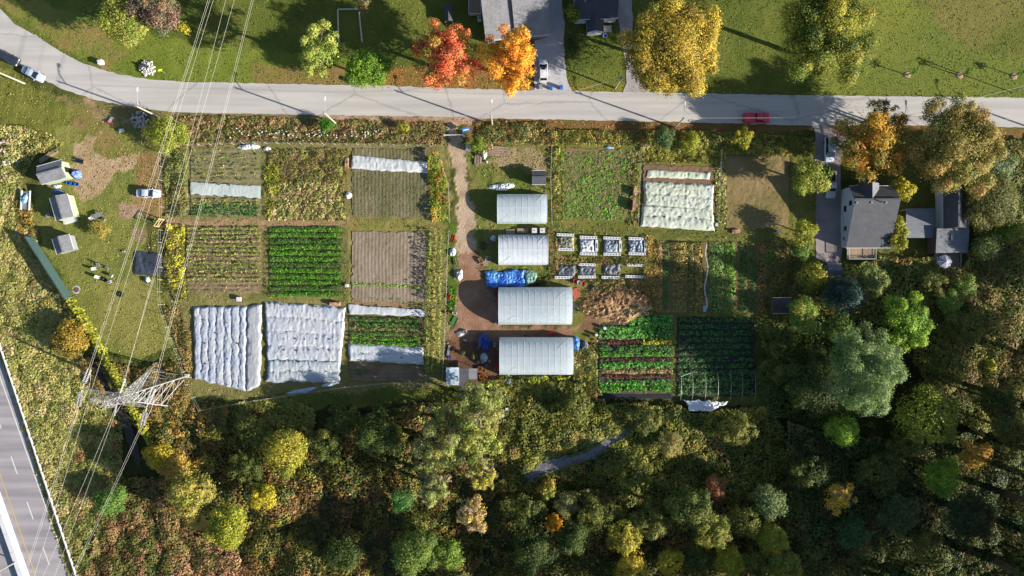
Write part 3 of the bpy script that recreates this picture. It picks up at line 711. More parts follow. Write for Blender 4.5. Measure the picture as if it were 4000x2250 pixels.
# ------------------------------------------------------------------ buildings
def siding(name, col, horiz=True):
    m, nt, b = newmat(name); N = nt.nodes; L = nt.links
    tc = N.new('ShaderNodeTexCoord'); w = N.new('ShaderNodeTexWave'); w.bands_direction = 'Z' if horiz else 'X'; w.inputs['Scale'].default_value = 1.3; w.wave_profile = 'SAW'
    L.new(tc.outputs['Object'], w.inputs['Vector']); bp = N.new('ShaderNodeBump'); bp.inputs['Strength'].default_value = .5; bp.inputs['Distance'].default_value = .03
    L.new(w.outputs['Fac'], bp.inputs['Height']); L.new(bp.outputs[0], b.inputs['Normal']); b.inputs['Base Color'].default_value = (*A(*col), 1); b.inputs['Roughness'].default_value = .6
    return m
def roofmat(name, c1, c2, metal=False, ax='Z', sc_=2.4):
    m, nt, b = newmat(name); N = nt.nodes; L = nt.links
    tc = N.new('ShaderNodeTexCoord'); br = N.new('ShaderNodeTexBrick'); br.inputs['Scale'].default_value = sc_
    br.inputs['Color1'].default_value = (*A(*c1), 1); br.inputs['Color2'].default_value = (*A(*c2), 1); br.inputs['Mortar'].default_value = (*[q * .6 for q in A(*c2)], 1)
    br.inputs['Mortar Size'].default_value = .02 if not metal else .01; br.inputs['Brick Width'].default_value = .5 if not metal else 8
    L.new(tc.outputs['Object'], br.inputs['Vector'])
    ns = N.new('ShaderNodeTexNoise'); ns.inputs['Scale'].default_value = .7; ns.inputs['Detail'].default_value = 6; L.new(tc.outputs['Object'], ns.inputs['Vector'])
    r2 = N.new('ShaderNodeMapRange'); r2.inputs[1].default_value = .25; r2.inputs[2].default_value = .75; r2.inputs[3].default_value = .82; r2.inputs[4].default_value = 1.15; L.new(ns.outputs['Fac'], r2.inputs[0])
    ml = N.new('ShaderNodeVectorMath'); ml.operation = 'SCALE'; L.new(br.outputs['Color'], ml.inputs[0]); L.new(r2.outputs[0], ml.inputs['Scale']); L.new(ml.outputs[0], b.inputs['Base Color'])
    bp = N.new('ShaderNodeBump'); bp.inputs['Strength'].default_value = .6; bp.inputs['Distance'].default_value = .03; L.new(br.outputs['Fac'], bp.inputs['Height']); bp.invert = True; L.new(bp.outputs[0], b.inputs['Normal'])
    b.inputs['Roughness'].default_value = .8 if not metal else .45; b.inputs['Specular IOR Level'].default_value = .25
    return m
R_grey = roofmat('grey_shingles', (156, 157, 162), (130, 131, 140)); R_dark = roofmat('dark_shingles', (104, 106, 114), (84, 86, 96))
R_mid = roofmat('slate_shingles', (100, 102, 108), (84, 86, 94)); R_metal = roofmat('grey_metal_roof', (132, 136, 144), (116, 120, 130), True)
R_pale = roofmat('pale_grey_shingles', (166, 166, 168), (140, 141, 146)); R_white = roofmat('pale_blue_metal_roof', (205, 222, 232), (190, 212, 226), True)
W_white = siding('white_siding', (205, 212, 228)); W_green = siding('pale_green_siding', (190, 205, 170)); W_grey = siding('grey_siding', (165, 168, 172)); W_brick = siding('brown_siding', (110, 92, 84))

def slab(a, b, c, d, th=.12):
    """roof plane a,b,c,d with thickness"""
    a, b, c, d = map(Vector, (a, b, c, d)); n = (b - a).cross(d - a).normalized()
    if n.z < 0: n = -n; b, d = d, b
    m = MB(); dn = -n * th
    vs = [a, b, c, d, a + dn, b + dn, c + dn, d + dn]
    m.add(vs, [(0, 1, 2, 3), (7, 6, 5, 4), (0, 4, 5, 1), (1, 5, 6, 2), (2, 6, 7, 3), (3, 7, 4, 0)]); return m
def gable(name, label, cat, c, L, W, rz, wh, rh, wall, roof, over=.25, ridge='x', ro=0.0, wh2=None, parent=None, group=None):
    """gabled building, local origin at centre; ridge along local x; ro = ridge offset in y; wall heights wh (south), wh2 (north)"""
    t = thing(name, label, cat, (c[0], c[1], 0), rz, group); wh2 = wh if wh2 is None else wh2
    if ridge == 'y': t.rotation_euler[2] = rz + PI / 2; L, W = W, L
    hx, hy = L / 2, W / 2
    m = MB(); pr = [(-hy, -.3), (hy, -.3), (hy, wh2), (ro, rh - .13), (-hy, wh)]
    vs = [(s * hx, y, z) for s in (-1, 1) for y, z in pr]
    m.add(vs, [(4, 3, 2, 1, 0), (5, 6, 7, 8, 9), (0, 1, 6, 5), (1, 2, 7, 6), (4, 0, 5, 9)]); m.build('wall', wall, t)
    sl1 = (rh - wh) / (hy + ro); sl2 = (rh - wh2) / (hy - ro); e1 = wh - sl1 * over; e2 = wh2 - sl2 * over; ox = hx + over
    slab((-ox, ro, rh), (-ox, -hy - over, e1 + .02), (ox, -hy - over, e1 + .02), (ox, ro, rh)).build('roof', roof, t)
    slab((ox, ro, rh), (ox, hy + over, e2 + .02), (-ox, hy + over, e2 + .02), (-ox, ro, rh)).build('roof', roof, t)
    MB().box((0, ro, rh + .02), (2 * ox, .3, .06)).build('ridge_cap', roof, t)
    for s, e, hh in ((-1, e1, 0), (1, e2, 0)): MB().box((0, s * (hy + over + .05), e - .02), (2 * ox, .1, .12)).build('gutter', M_white, t)
    return t
def window(t, c, w, h, axis='x', mat=None):
    """flat window set on a wall; axis = wall normal axis"""
    d = (.08, w, h) if axis == 'x' else (w, .08, h)
    f = MB().box(c, (d[0], d[1] + (.16 if axis == 'x' else 0), h + .16) if axis == 'x' else (w + .16, .08, h + .16)).build('window', M_white, t)
    o = .03; s = 1 if (c[0] if axis == 'x' else c[1]) > 0 else -1
    cc = (c[0] + s * o, c[1], c[2]) if axis == 'x' else (c[0], c[1] + s * o, c[2])
    MB().box(cc, d).build('pane', M_glass, f); return f
# house C: white sided house with slate roof
x0 = P(3285, 0)[0]; x1 = P(3491, 0, 4)[0]; yN = P(0, 733, 3)[1]; yS = P(0, 964, 2.4)[1]; yr = P(0, 778, 6.1)[1]
cy = (yN + yS) / 2; HC = gable('house', 'white sided house with slate roof and small front dormer beside the brown driveway', 'house', ((x0 + x1) / 2, cy), x1 - x0, yN - yS, 0, 2.6, 6.1, W_white, R_mid, .2, 'x', yr - cy, 4.0)
hxC = (x1 - x0) / 2; hyC = (yN - yS) / 2
for yy, zz, w, h in ((yr - cy - .5, 4.1, 1.0, 1.1), (-2.2, 2.0, .9, 1.0), (1.8, 1.9, 1.2, 1.1), (-4.2, 1.4, .6, .6)): window(HC, (-hxC - .02, yy, zz), w, h)
for k, uu in enumerate((3349, 3406, 3463)):
    xx = P(uu, 791, 6)[0] - HC.location.x; yy = P(uu, 791, 5.8)[1] - cy; MB().box((xx, yy, 5.85), (.5, .45, .35), 0, 0, .8).build('roof_vent', M_grey, HC)
xx, yy = P(3440, 788, 6); MB().tube((xx - HC.location.x, yy - cy, 5.7), (xx - HC.location.x, yy - cy, 6.7), .1, .1, 8).build('flue', M_black, HC)
dx = P(3408, 0, 6)[0] - HC.location.x
dm = MB(); w = 1.9; yf = hyC + .5; yb = yr - cy - .1
dm.add([(dx - w, yf, 3.2), (dx + w, yf, 3.2), (dx + w, yf, 4.5), (dx, yf, 5.9), (dx - w, yf, 4.5), (dx - w, yb, 3.2), (dx + w, yb, 3.2), (dx + w, yb, 4.5), (dx, yb, 5.9), (dx - w, yb, 4.5)], [(0, 1, 2, 3, 4), (1, 6, 7, 2), (0, 4, 9, 5), (0, 5, 6, 1)])
DM = dm.build('dormer', W_white, HC)
slab((dx, yf + .2, 6.05), (dx, yb, 6.05), (dx + w + .25, yb + .05, 4.4), (dx + w + .25, yf + .2, 4.4)).build('dormer_roof', R_grey, DM)
slab((dx, yf + .2, 6.05), (dx, yb, 6.05), (dx - w - .25, yb + .05, 4.4), (dx - w - .25, yf + .2, 4.4)).build('dormer_roof', R_mid, DM)
MB().box((-hxC - .3, -hyC * .2, 1.3), (.12, 3.4, .1)).box((-hxC - .3, -hyC * .2, .7), (.12, 3.4, .08)).build('side_rail', M_white, HC)
def deck(label, uv0, uv1, z=.7, boards=10, rail=True):
    x0, y1 = P(*uv0, z); x1, y0 = P(*uv1, z); t = thing('deck', label, 'deck', ((x0 + x1) / 2, (y0 + y1) / 2, 0)); w = x1 - x0; d = y1 - y0
    bm = None
    for k in range(boards):
        yy = -d / 2 + d * (k + .5) / boards
        if bm is None: bm = MB().box((0, 0, 0), (w, d / boards - .03, .08)).build('board', M_wood, t, (0, yy, z)).data
        else: obj('board', bm, None, t, (0, yy, z))
    for sx in (-1, 1):
        for sy in (-1, 1): MB().box((sx * (w / 2 - .1), sy * (d / 2 - .1), z / 2), (.16, .16, z)).build('post', M_wood, t)
    if rail:
        rl = MB(); zz = z + .95
        for a, b in (((-w / 2, d / 2), (-w / 2, -d / 2)), ((-w / 2, -d / 2), (w / 2, -d / 2)), ((w / 2, -d / 2), (w / 2, d / 2))):
            rl.tube((*a, zz), (*b, zz), .06, .06, 4); rl.tube((*a, z + .15), (*b, z + .15), .04, .04, 4); n = 10
            for k in range(n + 1): q = Vector((*a, 0)).lerp(Vector((*b, 0)), k / n); rl.tube((q.x, q.y, z), (q.x, q.y, zz), .03, .03, 4)
        rl.build('railing', M_white, t)
    return t
deck('weathered deck with white railing behind the slate roofed house', (3308, 970), (3412, 1012))
# house D with dark west slope
xw = P(3654, 0)[0]; xe = P(3779, 0, 3.2)[0]; yN = P(0, 680, 3)[1]; yS = P(0, 889, 3)[1]; xr = P(3748, 0, 6.2)[0]; cx = (xw + xe) / 2
HD = gable('house', 'long house with dark roof and pale ridge strip, partly under the big brown tree', 'house', (cx, (yN + yS) / 2), xe - xw, yN - yS, 0, 3.2, 6.0, W_white, R_dark, .15, 'y', -(xr - cx), 3.2)
x0 = P(3657, 0, 3)[0]; x1 = P(3784, 0, 3)[0]; yN = P(0, 892, 3)[1]; yS = P(0, 988, 3)[1]
t = thing('house_annex', 'flat grey metal roofed annex at the foot of the long dark house', 'annex', ((x0 + x1) / 2, (yN + yS) / 2, 0)); w = x1 - x0; d = yN - yS
MB().box((0, 0, 1.3), (w - .2, d - .1, 3.0)).build('wall', W_brick, t)
slab((-w / 2, d / 2 - .05, 3.25), (-w / 2, -d / 2, 2.85), (w / 2, -d / 2, 2.85), (w / 2, d / 2 - .05, 3.25)).build('roof', R_metal, t)
MB().box((-.2, .8, 3.2), (.5, 1.6, .14)).build('skylight', M_grey, t)
x0 = P(3540, 0, 2.5)[0]; x1 = P(3652, 0, 2.5)[0]; yN = P(0, 814, 2.5)[1]; yS = P(0, 929, 2.5)[1]
t = thing('carport', 'low grey roofed carport between the two houses on the right', 'carport', ((x0 + x1) / 2, (yN + yS) / 2, 0)); w = x1 - x0; d = yN - yS
slab((-w / 2, d / 2, 2.5), (-w / 2, -d / 2, 2.3), (w / 2, -d / 2, 2.3), (w / 2, d / 2, 2.5)).build('roof', R_metal, t)
for sx in (-1, 1):
    for sy in (-1, 1): MB().box((sx * (w / 2 - .2), sy * (d / 2 - .2), 1.1), (.15, .15, 2.3)).build('post', M_wood, t)
deck('pale patio deck behind the annex under the white parasol', (3650, 992), (3742, 1046), .25, 9, True)
M_lilac = pm('parasol_cloth', (182, 176, 196), .8, .15, 2, .1)
def parasol(u, v):
    x, y = P(u, v, 2.4); t = thing('parasol', 'white eight sided parasol on the patio behind the annex', 'parasol', (x, y, .25))
    MB().tube((0, 0, 0), (0, 0, 2.5), .04, .04, 6).build('pole', M_steel, t)
    n = 8; vs = [(0, 0, 2.6)] + [(1.5 * math.cos(2 * PI * i / n + (i % 2) * .0), 1.5 * math.sin(2 * PI * i / n), 2.0) for i in range(n)] + [(1.3 * math.cos(2 * PI * (i + .5) / n), 1.3 * math.sin(2 * PI * (i + .5) / n), 2.08) for i in range(n)]
    for i in range(n): MB().add([vs[0], vs[1 + i], vs[9 + i], vs[1 + (i + 1) % n]], [(0, 1, 2), (0, 2, 3)]).build('canopy_panel', M_lilac, t); MB().tube(vs[0], vs[1 + i], .04, .04, 4).build('canopy_rib', M_white, t)
parasol(3692, 1022)
# houses on the north side
def houseA():
    x0 = P(1872, 0, 4)[0]; x1 = P(2134, 0, 4)[0]; yS = P(0, 138, 3)[1]; yN = P(0, -120, 3)[1]
    rz = math.radians(6.5); t = gable('house', 'large house with pale grey shingle roof beside the concrete driveway', 'house', ((x0 + x1) / 2 + .3, (yN + yS) / 2), x1 - x0 - .8, yN - yS, rz, 3.0, 6.3, W_grey, R_pale, .3, 'x', 0)
    hx = (x1 - x0 - .8) / 2; hy = (yN - yS) / 2
    # projecting right wing with its own gable, left wing lower
    for xa, xb, yy, nm in ((-hx * .98, -hx * .36, -hy - .2, 'wing'),):
        pass
    # between the wings: dark shingle strip put in as the right wing's shadow
    MB().box((-hx * .22, -hy * .45, 4.25), (1.25, hy * 1.05, .12), 0, 0, 1, Matrix.Rotation(math.atan2(3.3, hy), 3, 'X')).build('wing_shadow', R_dark, t)
    wing = MB(); xa, xb = -hx * .1, hx + .25
    pr = [(-hy - .5, 3.2), (0, 6.9), (0, 6.3), (-hy - .5, 2.6)]
    wing.add([(x, y, z) for x in (xa, xb) for y, z in pr], [(0, 1, 5, 4), (3, 2, 1, 0), (4, 5, 6, 7), (0, 4, 7, 3), (1, 2, 6, 5), (2, 3, 7, 6)]); wing.build('wing_roof', R_pale, t)
    MB().box(((xa + xb) / 2, -hy - .58, 2.9), (xb - xa, .14, .2)).build('fascia', M_white, t)
    MB().box((-hx * .62, -hy - .42, 2.75), (hx * .7, .14, .2)).build('fascia', M_white, t)
    window(t, (hx * .5, -hy - .05, 1.6), 2.2, 1.2, 'y'); window(t, (-hx * .6, -hy - .05, 1.6), 1.6, 1.2, 'y')
    return t
houseA()
deck('grey wooden deck on the left side of the large grey roofed house', (1832, -50), (1880, 60), .6, 12, True)
x, y = P(1873, 77); t = thing('air_conditioner', 'white air conditioner box beside the large grey roofed house', 'air conditioner', (x, y, 0), .1)
MB().box((0, 0, .45), (.75, .85, .9)).build('case', M_white, t); MB().lathe([(.3, 0), (.3, .04), (.1, .05)], 12, 0, (0, 0, .91)).build('fan_grille', M_grey, t)
x, y = P(1752, 62); t = thing('garden_shelter', 'dark low garden shelter in the shade left of the large house', 'shelter', (x, y, 0), .05)
slab((-.7, 1.7, 1.5), (-.7, -1.7, 1.5), (0.1, -1.7, 1.9), (.1, 1.7, 1.9)).build('roof', R_dark, t); slab((.9, 1.7, 1.5), (.9, -1.7, 1.5), (0.1, -1.7, 1.9), (.1, 1.7, 1.9)).build('roof', R_dark, t)
for sx in (-.6, .8):
    for sy in (-1.5, 1.5): MB().box((sx, sy, .75), (.1, .1, 1.5)).build('post', M_wood, t)
def houseB():
    x0 = P(2245, 0, 3)[0]; x1 = P(2407, 0, 3)[0]; yS = P(0, 68, 3)[1]; yN = P(0, -110, 3)[1]
    t = gable('house', 'small dark roofed house with white trimmed porch gable between the driveways', 'house', ((x0 + x1) / 2, (yN + yS) / 2), x1 - x0, yN - yS, math.radians(2), 3.0, 5.2, W_white, R_dark, .25)
    hy = (yN - yS) / 2; hx = (x1 - x0) / 2
    pd = 2.5; w = 1.5; dx = -.2
    pm_ = MB(); pm_.add([(dx - w, -hy - pd, 0), (dx + w, -hy - pd, 0), (dx + w, -hy - pd, 2.5), (dx, -hy - pd, 3.4), (dx - w, -hy - pd, 2.5), (dx - w, -hy, 0), (dx + w, -hy, 0), (dx + w, -hy, 2.5), (dx, -hy, 3.4), (dx - w, -hy, 2.5)], [(0, 1, 2, 3, 4), (1, 6, 7, 2), (0, 4, 9, 5)])
    pc = pm_.build('porch', W_white, t)
    slab((dx, -hy - pd - .25, 3.55), (dx, -hy + .8, 3.55), (dx + w + .2, -hy + .8, 2.5), (dx + w + .2, -hy - pd - .25, 2.5)).build('porch_roof', R_dark, pc)
    slab((dx, -hy - pd - .25, 3.55), (dx, -hy + .8, 3.55), (dx - w - .2, -hy + .8, 2.5), (dx - w - .2, -hy - pd - .25, 2.5)).build('porch_roof', R_dark, pc)
    tr = MB().tube((dx - w - .2, -hy - pd - .32, 2.45), (dx, -hy - pd - .32, 3.5), .09, .09, 4).tube((dx, -hy - pd - .32, 3.5), (dx + w + .2, -hy - pd - .32, 2.45), .09, .09, 4); tr.build('trim', M_white, pc)
    for xx, ww in ((-hx * .72, 1.4), (hx * .6, 2.0)):
        slab((xx - ww / 2, -hy + .02, 2.5), (xx - ww / 2, -hy - .8, 2.2), (xx + ww / 2, -hy - .8, 2.2), (xx + ww / 2, -hy + .02, 2.5), .06).build('awning', M_offwhite, t)
    MB().box((hx * .5, -hy - 1.4, .25), (2.6, 1.3, .5)).build('step', M_conc, t)
    MB().tube((-hx * .55, -hy * .4, 4.1), (-hx * .55, -hy * .4, 5.0), .12, .12, 8).build('vent_pipe', M_white, t)
houseB()

def shed(name, label, c, L, W, rz, wh, rh, wall, roof, ridge='x', door=None, over=.15, cat='shed'):
    x, y = c; t = gable(name, label, cat, (x, y), L, W, rz, wh, rh, wall, roof, over, ridge)
    a, b = (L, W) if ridge == 'x' else (W, L)
    if door: MB().box((a / 2 + .03, 0, 1.0), (.06, 1.1, 1.9)).build('door', door, t)
    return t
shed('garden_shed', 'pale green shed with grey roof, topmost of the three sheds on the left', P(216, 676, 1.3), 4.9, 3.4, math.radians(15.5), 2.5, 3.3, W_green, R_grey, 'x', M_black)
shed('garden_shed', 'pale green shed with grey roof, middle of the three sheds on the left', P(254, 812, 1.3), 3.3, 4.5, math.radians(16), 2.4, 3.1, W_green, R_grey, 'y', M_white)
shed('garden_shed', 'blue grey shed with folded roof, lowest of the three sheds on the left', P(255, 955, 1.2), 3.2, 3.0, math.radians(17), 2.0, 2.7, W_grey, R_grey, 'y', M_white)
shed('garden_shed', 'small grey shed with dark roof slope at the edge of the weedy plot', P(2104, 696, 1), 2.5, 2.5, 0, 1.9, 2.6, W_grey, R_mid, 'x', M_grey)
shed('garden_shed', 'small grey shed at the end of the brown driveway', P(3254, 1055, 1.2), 2.5, 2.1, 0, 1.9, 2.5, W_grey, R_grey, 'x')
t = shed('old_shed', 'old dark brown shed half hidden in shade beside the trees', P(3050, 1193, 1), 3.6, 2.8, 0, 1.8, 2.1, W_brick, pm('rusty_tar_roof', (92, 82, 80), .9, .3, 2, .3), 'x')
x, y = P(1768, 1470, 2.2); t = thing('site_cabin', 'cabin with pale blue corrugated roof beside the garden fence', 'cabin', (x, y, 0), 0)
MB().box((0, 0, 1.05), (2.3, 3.3, 2.3)).build('wall', W_white, t); slab((-1.3, 1.8, 2.35), (-1.3, -1.8, 2.3), (1.3, -1.8, 2.15), (1.3, 1.8, 2.2), .08).build('roof', R_white, t)
MB().box((1.17, .3, .95), (.05, .9, 1.9)).build('door', M_grey, t)
x, y = P(1832, 1470, 1.6); t = thing('flat_canopy', 'flat dark grey canopy adjoining the cabin with the pale blue roof', 'canopy', (x, y, 0), 0)
slab((-1.9, 1.6, 1.8), (-1.9, -2.6, 1.8), (-.1, -2.6, 1.75), (-.1, 1.6, 1.75), .08).build('roof', R_mid, t)
slab((-.05, 1.6, 1.72), (-.05, -.6, 1.72), (1.7, -.6, 1.66), (1.7, 1.6, 1.66), .06).build('roof', R_grey, t)
for p_ in ((-1.8, 1.5), (-1.8, -2.5), (1.6, 1.5), (1.6, -.5), (-.2, -2.5)): MB().box((*p_, .85), (.1, .1, 1.7)).build('post', M_wood, t)

# ------------------------------------------------------------------ greenhouses
def ghmat():
    m, nt, b = newmat('greenhouse_film'); N = nt.nodes; L = nt.links
    tc = N.new('ShaderNodeTexCoord'); ns = N.new('ShaderNodeTexNoise'); ns.inputs['Scale'].default_value = .45; ns.inputs['Detail'].default_value = 5; L.new(tc.outputs['Object'], ns.inputs['Vector'])
    mx = N.new('ShaderNodeMix'); mx.data_type = 'RGBA'; mx.inputs[6].default_value = (.36, .43, .48, 1); mx.inputs[7].default_value = (.60, .65, .68, 1); L.new(ns.outputs['Fac'], mx.inputs[0])
    L.new(mx.outputs[2], b.inputs['Base Color']); b.inputs['Roughness'].default_value = .28; b.inputs['Specular IOR Level'].default_value = .6
    n2 = N.new('ShaderNodeTexNoise'); n2.inputs['Scale'].default_value = 1.6; L.new(tc.outputs['Object'], n2.inputs['Vector']); bp = N.new('ShaderNodeBump'); bp.inputs['Strength'].default_value = .35; bp.inputs['Distance'].default_value = .08; L.new(n2.outputs['Fac'], bp.inputs['Height']); L.new(bp.outputs[0], b.inputs['Normal'])
    t = N.new('ShaderNodeBsdfTranslucent'); t.inputs['Color'].default_value = (.8, .86, .9, 1); s = N.new('ShaderNodeMixShader'); s.inputs[0].default_value = .5
    L.new(b.outputs[0], s.inputs[1]); L.new(t.outputs[0], s.inputs[2]); L.new(s.outputs[0], N['Material Output'].inputs['Surface']); return m
M_film = ghmat(); M_filmw = pm('bright_greenhouse_film', (222, 228, 234), .4, .12, 1, .3, 2)
M_hoop = pm('hoop_tube', (238, 242, 245), .5, .02, 1, 0)
def greenhouse(u0, v0, u1, v1, h, label, nh, rows, film, rz=0.0, hw=.5):
    x0, y1 = P(u0, v0, h * .4); x1, y0 = P(u1, v1, h * .2); L = x1 - x0; W = y1 - y0
    t = thing('greenhouse', label, 'greenhouse', ((x0 + x1) / 2, (y0 + y1) / 2, 0), rz, 'plastic film greenhouses')
    def prof(f, g=1.0):  # f 0..1 from south to north
        a = PI * f; ca = math.cos(a); sa = math.sin(a)
        e = .8
        return (-W / 2 * math.copysign(abs(ca) ** e, ca) * g, h * (abs(sa) ** .72) * g)
    n = 24
    def sheet(fa, fb, xa, xb, name):
        vs = []; fs = []; k = 8; mseg = max(2, int((xb - xa) / .45))
        for i in range(mseg + 1):
            xx = xa + (xb - xa) * i / mseg
            ph = ((xx + L / 2) / (L / nh)) % 1.0; sg = 1 - .002 * math.sin(PI * ph)
            for j in range(k + 1):
                y, z = prof(fa + (fb - fa) * j / k, sg); vs.append((xx, y, z))
        for i in range(mseg):
            for j in range(k): a = i * (k + 1) + j; fs.append((a, a + k + 1, a + k + 2, a + 1))
        MB().add(vs, fs).build(name, film, t, smooth=True)
    for i in range(nh): sheet(0, .5, -L / 2 + L * i / nh, -L / 2 + L * (i + 1) / nh, 'film_panel'); sheet(.5, 1, -L / 2 + L * i / nh, -L / 2 + L * (i + 1) / nh, 'film_panel')
    hm = None
    for i in range(nh + 1):
        xx = -L / 2 + L * i / nh
        if hm is None:
            m = MB(); pts = []
            for j in range(n + 1): y, z = prof(j / n); pts.append((0, y, z + .004))
            m.path(pts, .03, 5); hm = m.build('hoop', M_hoop, t, (xx, 0, 0)).data
        else: obj('hoop', hm, None, t, (xx, 0, 0))
    for f in rows:
        y, z = prof(f); MB().tube((-L / 2, y, z + .014), (L / 2, y, z + .014), .035, .035, 5).build('purlin', M_hoop, t)
    for y in (-W / 2, W / 2): MB().box((0, y, .15), (L + .1, .12, .4)).build('baseboard', M_offwhite, t)
    for s in (-1, 1):
        vs = [(s * L / 2, 0, 0)] + [(s * (L / 2 - .01), *prof(j / n)) for j in range(n + 1)]
        fs = [((0, j, j + 1) if s > 0 else (0, j + 1, j)) for j in range(1, n + 1)]
        MB().add(vs, fs).build('end_wall', film, t)
        d = MB().box((s * (L / 2 + .04), 0, .95), (.06, 1.5, 1.9)).build('door', M_offwhite, t)
        for yy in (-.75, .75): MB().box((s * (L / 2 + .08), yy, .95), (.06, .08, 1.9)).build('door_frame', M_wood, d)
    for sgn in (-1, 1):
        for xa, xb, fa, fb in ((-L / 2, -L / 2 + L * .22, .12, .36), (L / 2, L / 2 - L * .2, .14, .36), (-L / 2, -L / 2 + L * .2, .9, .6), (L / 2, L / 2 - L * .22, .9, .6)):
            if sgn < 0: continue
            pts = [];
            for k in range(6): f = k / 5; y, z = prof(fa + (fb - fa) * f); pts.append((xa + (xb - xa) * f, y, z + .03))
            MB().path(pts, .03, 4).build('wind_brace', M_hoop, t)
    return t
greenhouse(1943, 757, 2135, 872, 2.6, 'uppermost greenhouse, with glossy grey film, left of the small grey shed', 8, (.5, .25), M_film, 0)
greenhouse(1948, 916, 2140, 1034, 2.6, 'second greenhouse from the top, bright white film with close ribs', 10, (.5,), M_filmw, 0)
greenhouse(1948, 1122, 2232, 1267, 3.3, 'third greenhouse from the top, below the crumpled blue tarp', 12, (.5, .24), M_film, 0)
greenhouse(1952, 1319, 2236, 1464, 3.3, 'lowest greenhouse, nearest the thicket, with a red wheelbarrow behind it', 12, (.5, .24), M_film, 0)

# ------------------------------------------------------------------ cloths, tarps
def sheet(name, label, cat, q, mat, col, amp=.12, step=.28, seed=1, ridges=0, rdir='v', folds=.1, jag=.25, z0=.08, parent=None, col2=None, group=None, wr=(1.4, .5), thick=0, cs=.25):
    """draped cloth over the survey quad q = [tl, tr, br, bl]"""
    Q = [np.array(P(*p)) for p in q]; rs = np.random.RandomState(seed)
    w = max(np.linalg.norm(Q[1] - Q[0]), np.linalg.norm(Q[2] - Q[3])); h = max(np.linalg.norm(Q[3] - Q[0]), np.linalg.norm(Q[2] - Q[1]))
    nu = max(4, int(w / step)); nv = max(4, int(h / step)); s, t = np.meshgrid(np.linspace(0, 1, nu), np.linspace(0, 1, nv), indexing='xy')
    pt = (1 - s)[..., None] * (1 - t)[..., None] * Q[0] + s[..., None] * (1 - t)[..., None] * Q[1] + s[..., None] * t[..., None] * Q[2] + (1 - s)[..., None] * t[..., None] * Q[3]
    x = pt[..., 0]; y = pt[..., 1]
    e = np.minimum(np.minimum(s * w, (1 - s) * w), np.minimum(t * h, (1 - t) * h))
    jx = (fbm(x, y, .9, 3, seed) - .5) * 2 * jag; jy = (fbm(x, y, .9, 3, seed + 5) - .5) * 2 * jag
    x = x + jx; y = y + jy
    n1 = 1 - np.abs(fbm(x * wr[0], y * wr[1], 1.0, 3, seed + 2) - .5) * 4
    n2 = .6 - np.abs(fbm(x * wr[1] * 1.5 + y, y * wr[0] - x * .4, .8, 3, seed + 9) - .5) * 4
    amp = amp * .7; folds = folds * .7
    z = amp * np.clip(n1, 0, 1) * .7 + amp * .5 * np.clip(n2, 0, 1) + folds * (fbm(x, y, .3, 2, seed + 3) - .3)
    if ridges:
        a = (t if rdir == 'v' else s) * ridges; wob = (fbm(x, y, .35, 2, seed + 7) - .5) * .18; fr = (a + wob) % 1.0
        z = z + np.abs(np.sin(PI * fr)) ** .2 * .42 - .1
    z = z * np.clip(e / .35, .05, 1) + z0
    V = np.stack([x, y, z], -1).reshape(-1, 3); idx = np.arange(nu * nv).reshape(nv, nu)
    F = np.stack([idx[1:, :-1], idx[1:, 1:], idx[:-1, 1:], idx[:-1, :-1]], -1).reshape(-1, 4)
    KS = 1.62 if mat is M_cloth else KE
    c = np.array(A(*col, KS)) * np.ones(V.shape)
    if col2 is not None:
        k = np.clip((fbm(V[:, 0], V[:, 1], cs, 3, seed + 11) - .4) * (3 if cs < .5 else 6), 0, 1)[:, None]; c = c * (1 - k) + np.array(A(*col2, KS)) * k
    c = c * rs.uniform(.96, 1.02, len(V))[:, None]
    ox, oy = V[:, 0].mean(), V[:, 1].mean()
    if parent is None:
        V = V - np.array([ox, oy, 0]); o = obj(name, np_mesh(name, V, F, c, True), mat, None, (ox, oy, 0)); tag(o, label, cat, group)
    else: o = obj(name, np_mesh(name, V, F, c, True), mat, parent)
    return o
GR = 'white fleece covers laid over the beds'
sheet('fleece_cover', 'pale fleece strip across the top left vegetable plot, behind the power lines', 'fleece cover', [(748, 712), (1020, 728), (1020, 776), (745, 758)], M_cloth, (208, 218, 212), .08, .22, 3, 0, group=GR, z0=.3, folds=.25)
sheet('fleece_cover', 'crinkled white fleece strip across the top right of the left gardens', 'fleece cover', [(1376, 608), (1672, 634), (1672, 677), (1374, 660)], M_cloth, (218, 222, 222), .2, .2, 5, 0, group=GR, z0=.25, folds=.5)
sheet('fleece_cover', 'white fleece in seven upright folds, leftmost on the bottom garden row', 'fleece cover', [(756, 1197), (968, 1196), (962, 1528), (760, 1478)], M_cloth, (196, 200, 208), .2, .17, 7, 7, 'h', group=GR, wr=(2.6, .8), jag=.35, col2=(182, 190, 208), cs=.35)
sheet('fleece_cover', 'narrow grey white fleece fold on the right side of the folded cover', 'fleece cover', [(966, 1200), (1026, 1186), (1018, 1500), (962, 1532)], M_cloth, (192, 194, 200), .16, .2, 8, 1, 'h', group=GR, wr=(1.6, .5), z0=.12, jag=.4)
sheet('fleece_cover', 'broad wrinkled white fleece covering the middle plot of the bottom row', 'fleece cover', [(1034, 1178), (1352, 1200), (1332, 1415), (1046, 1405)], M_cloth, (208, 211, 217), .2, .17, 9, 4, 'v', group=GR, wr=(1.5, .45), jag=.35, col2=(192, 198, 214), cs=.35)
sheet('fleece_cover', 'lower white fleece of the middle plot, above the long plastic scrap', 'fleece cover', [(1052, 1404), (1330, 1408), (1330, 1492), (1040, 1492)], M_cloth, (202, 210, 212), .2, .17, 10, 2, 'v', group=GR, jag=.35, z0=.1, wr=(1.5, .5), col2=(188, 196, 208), cs=.4)
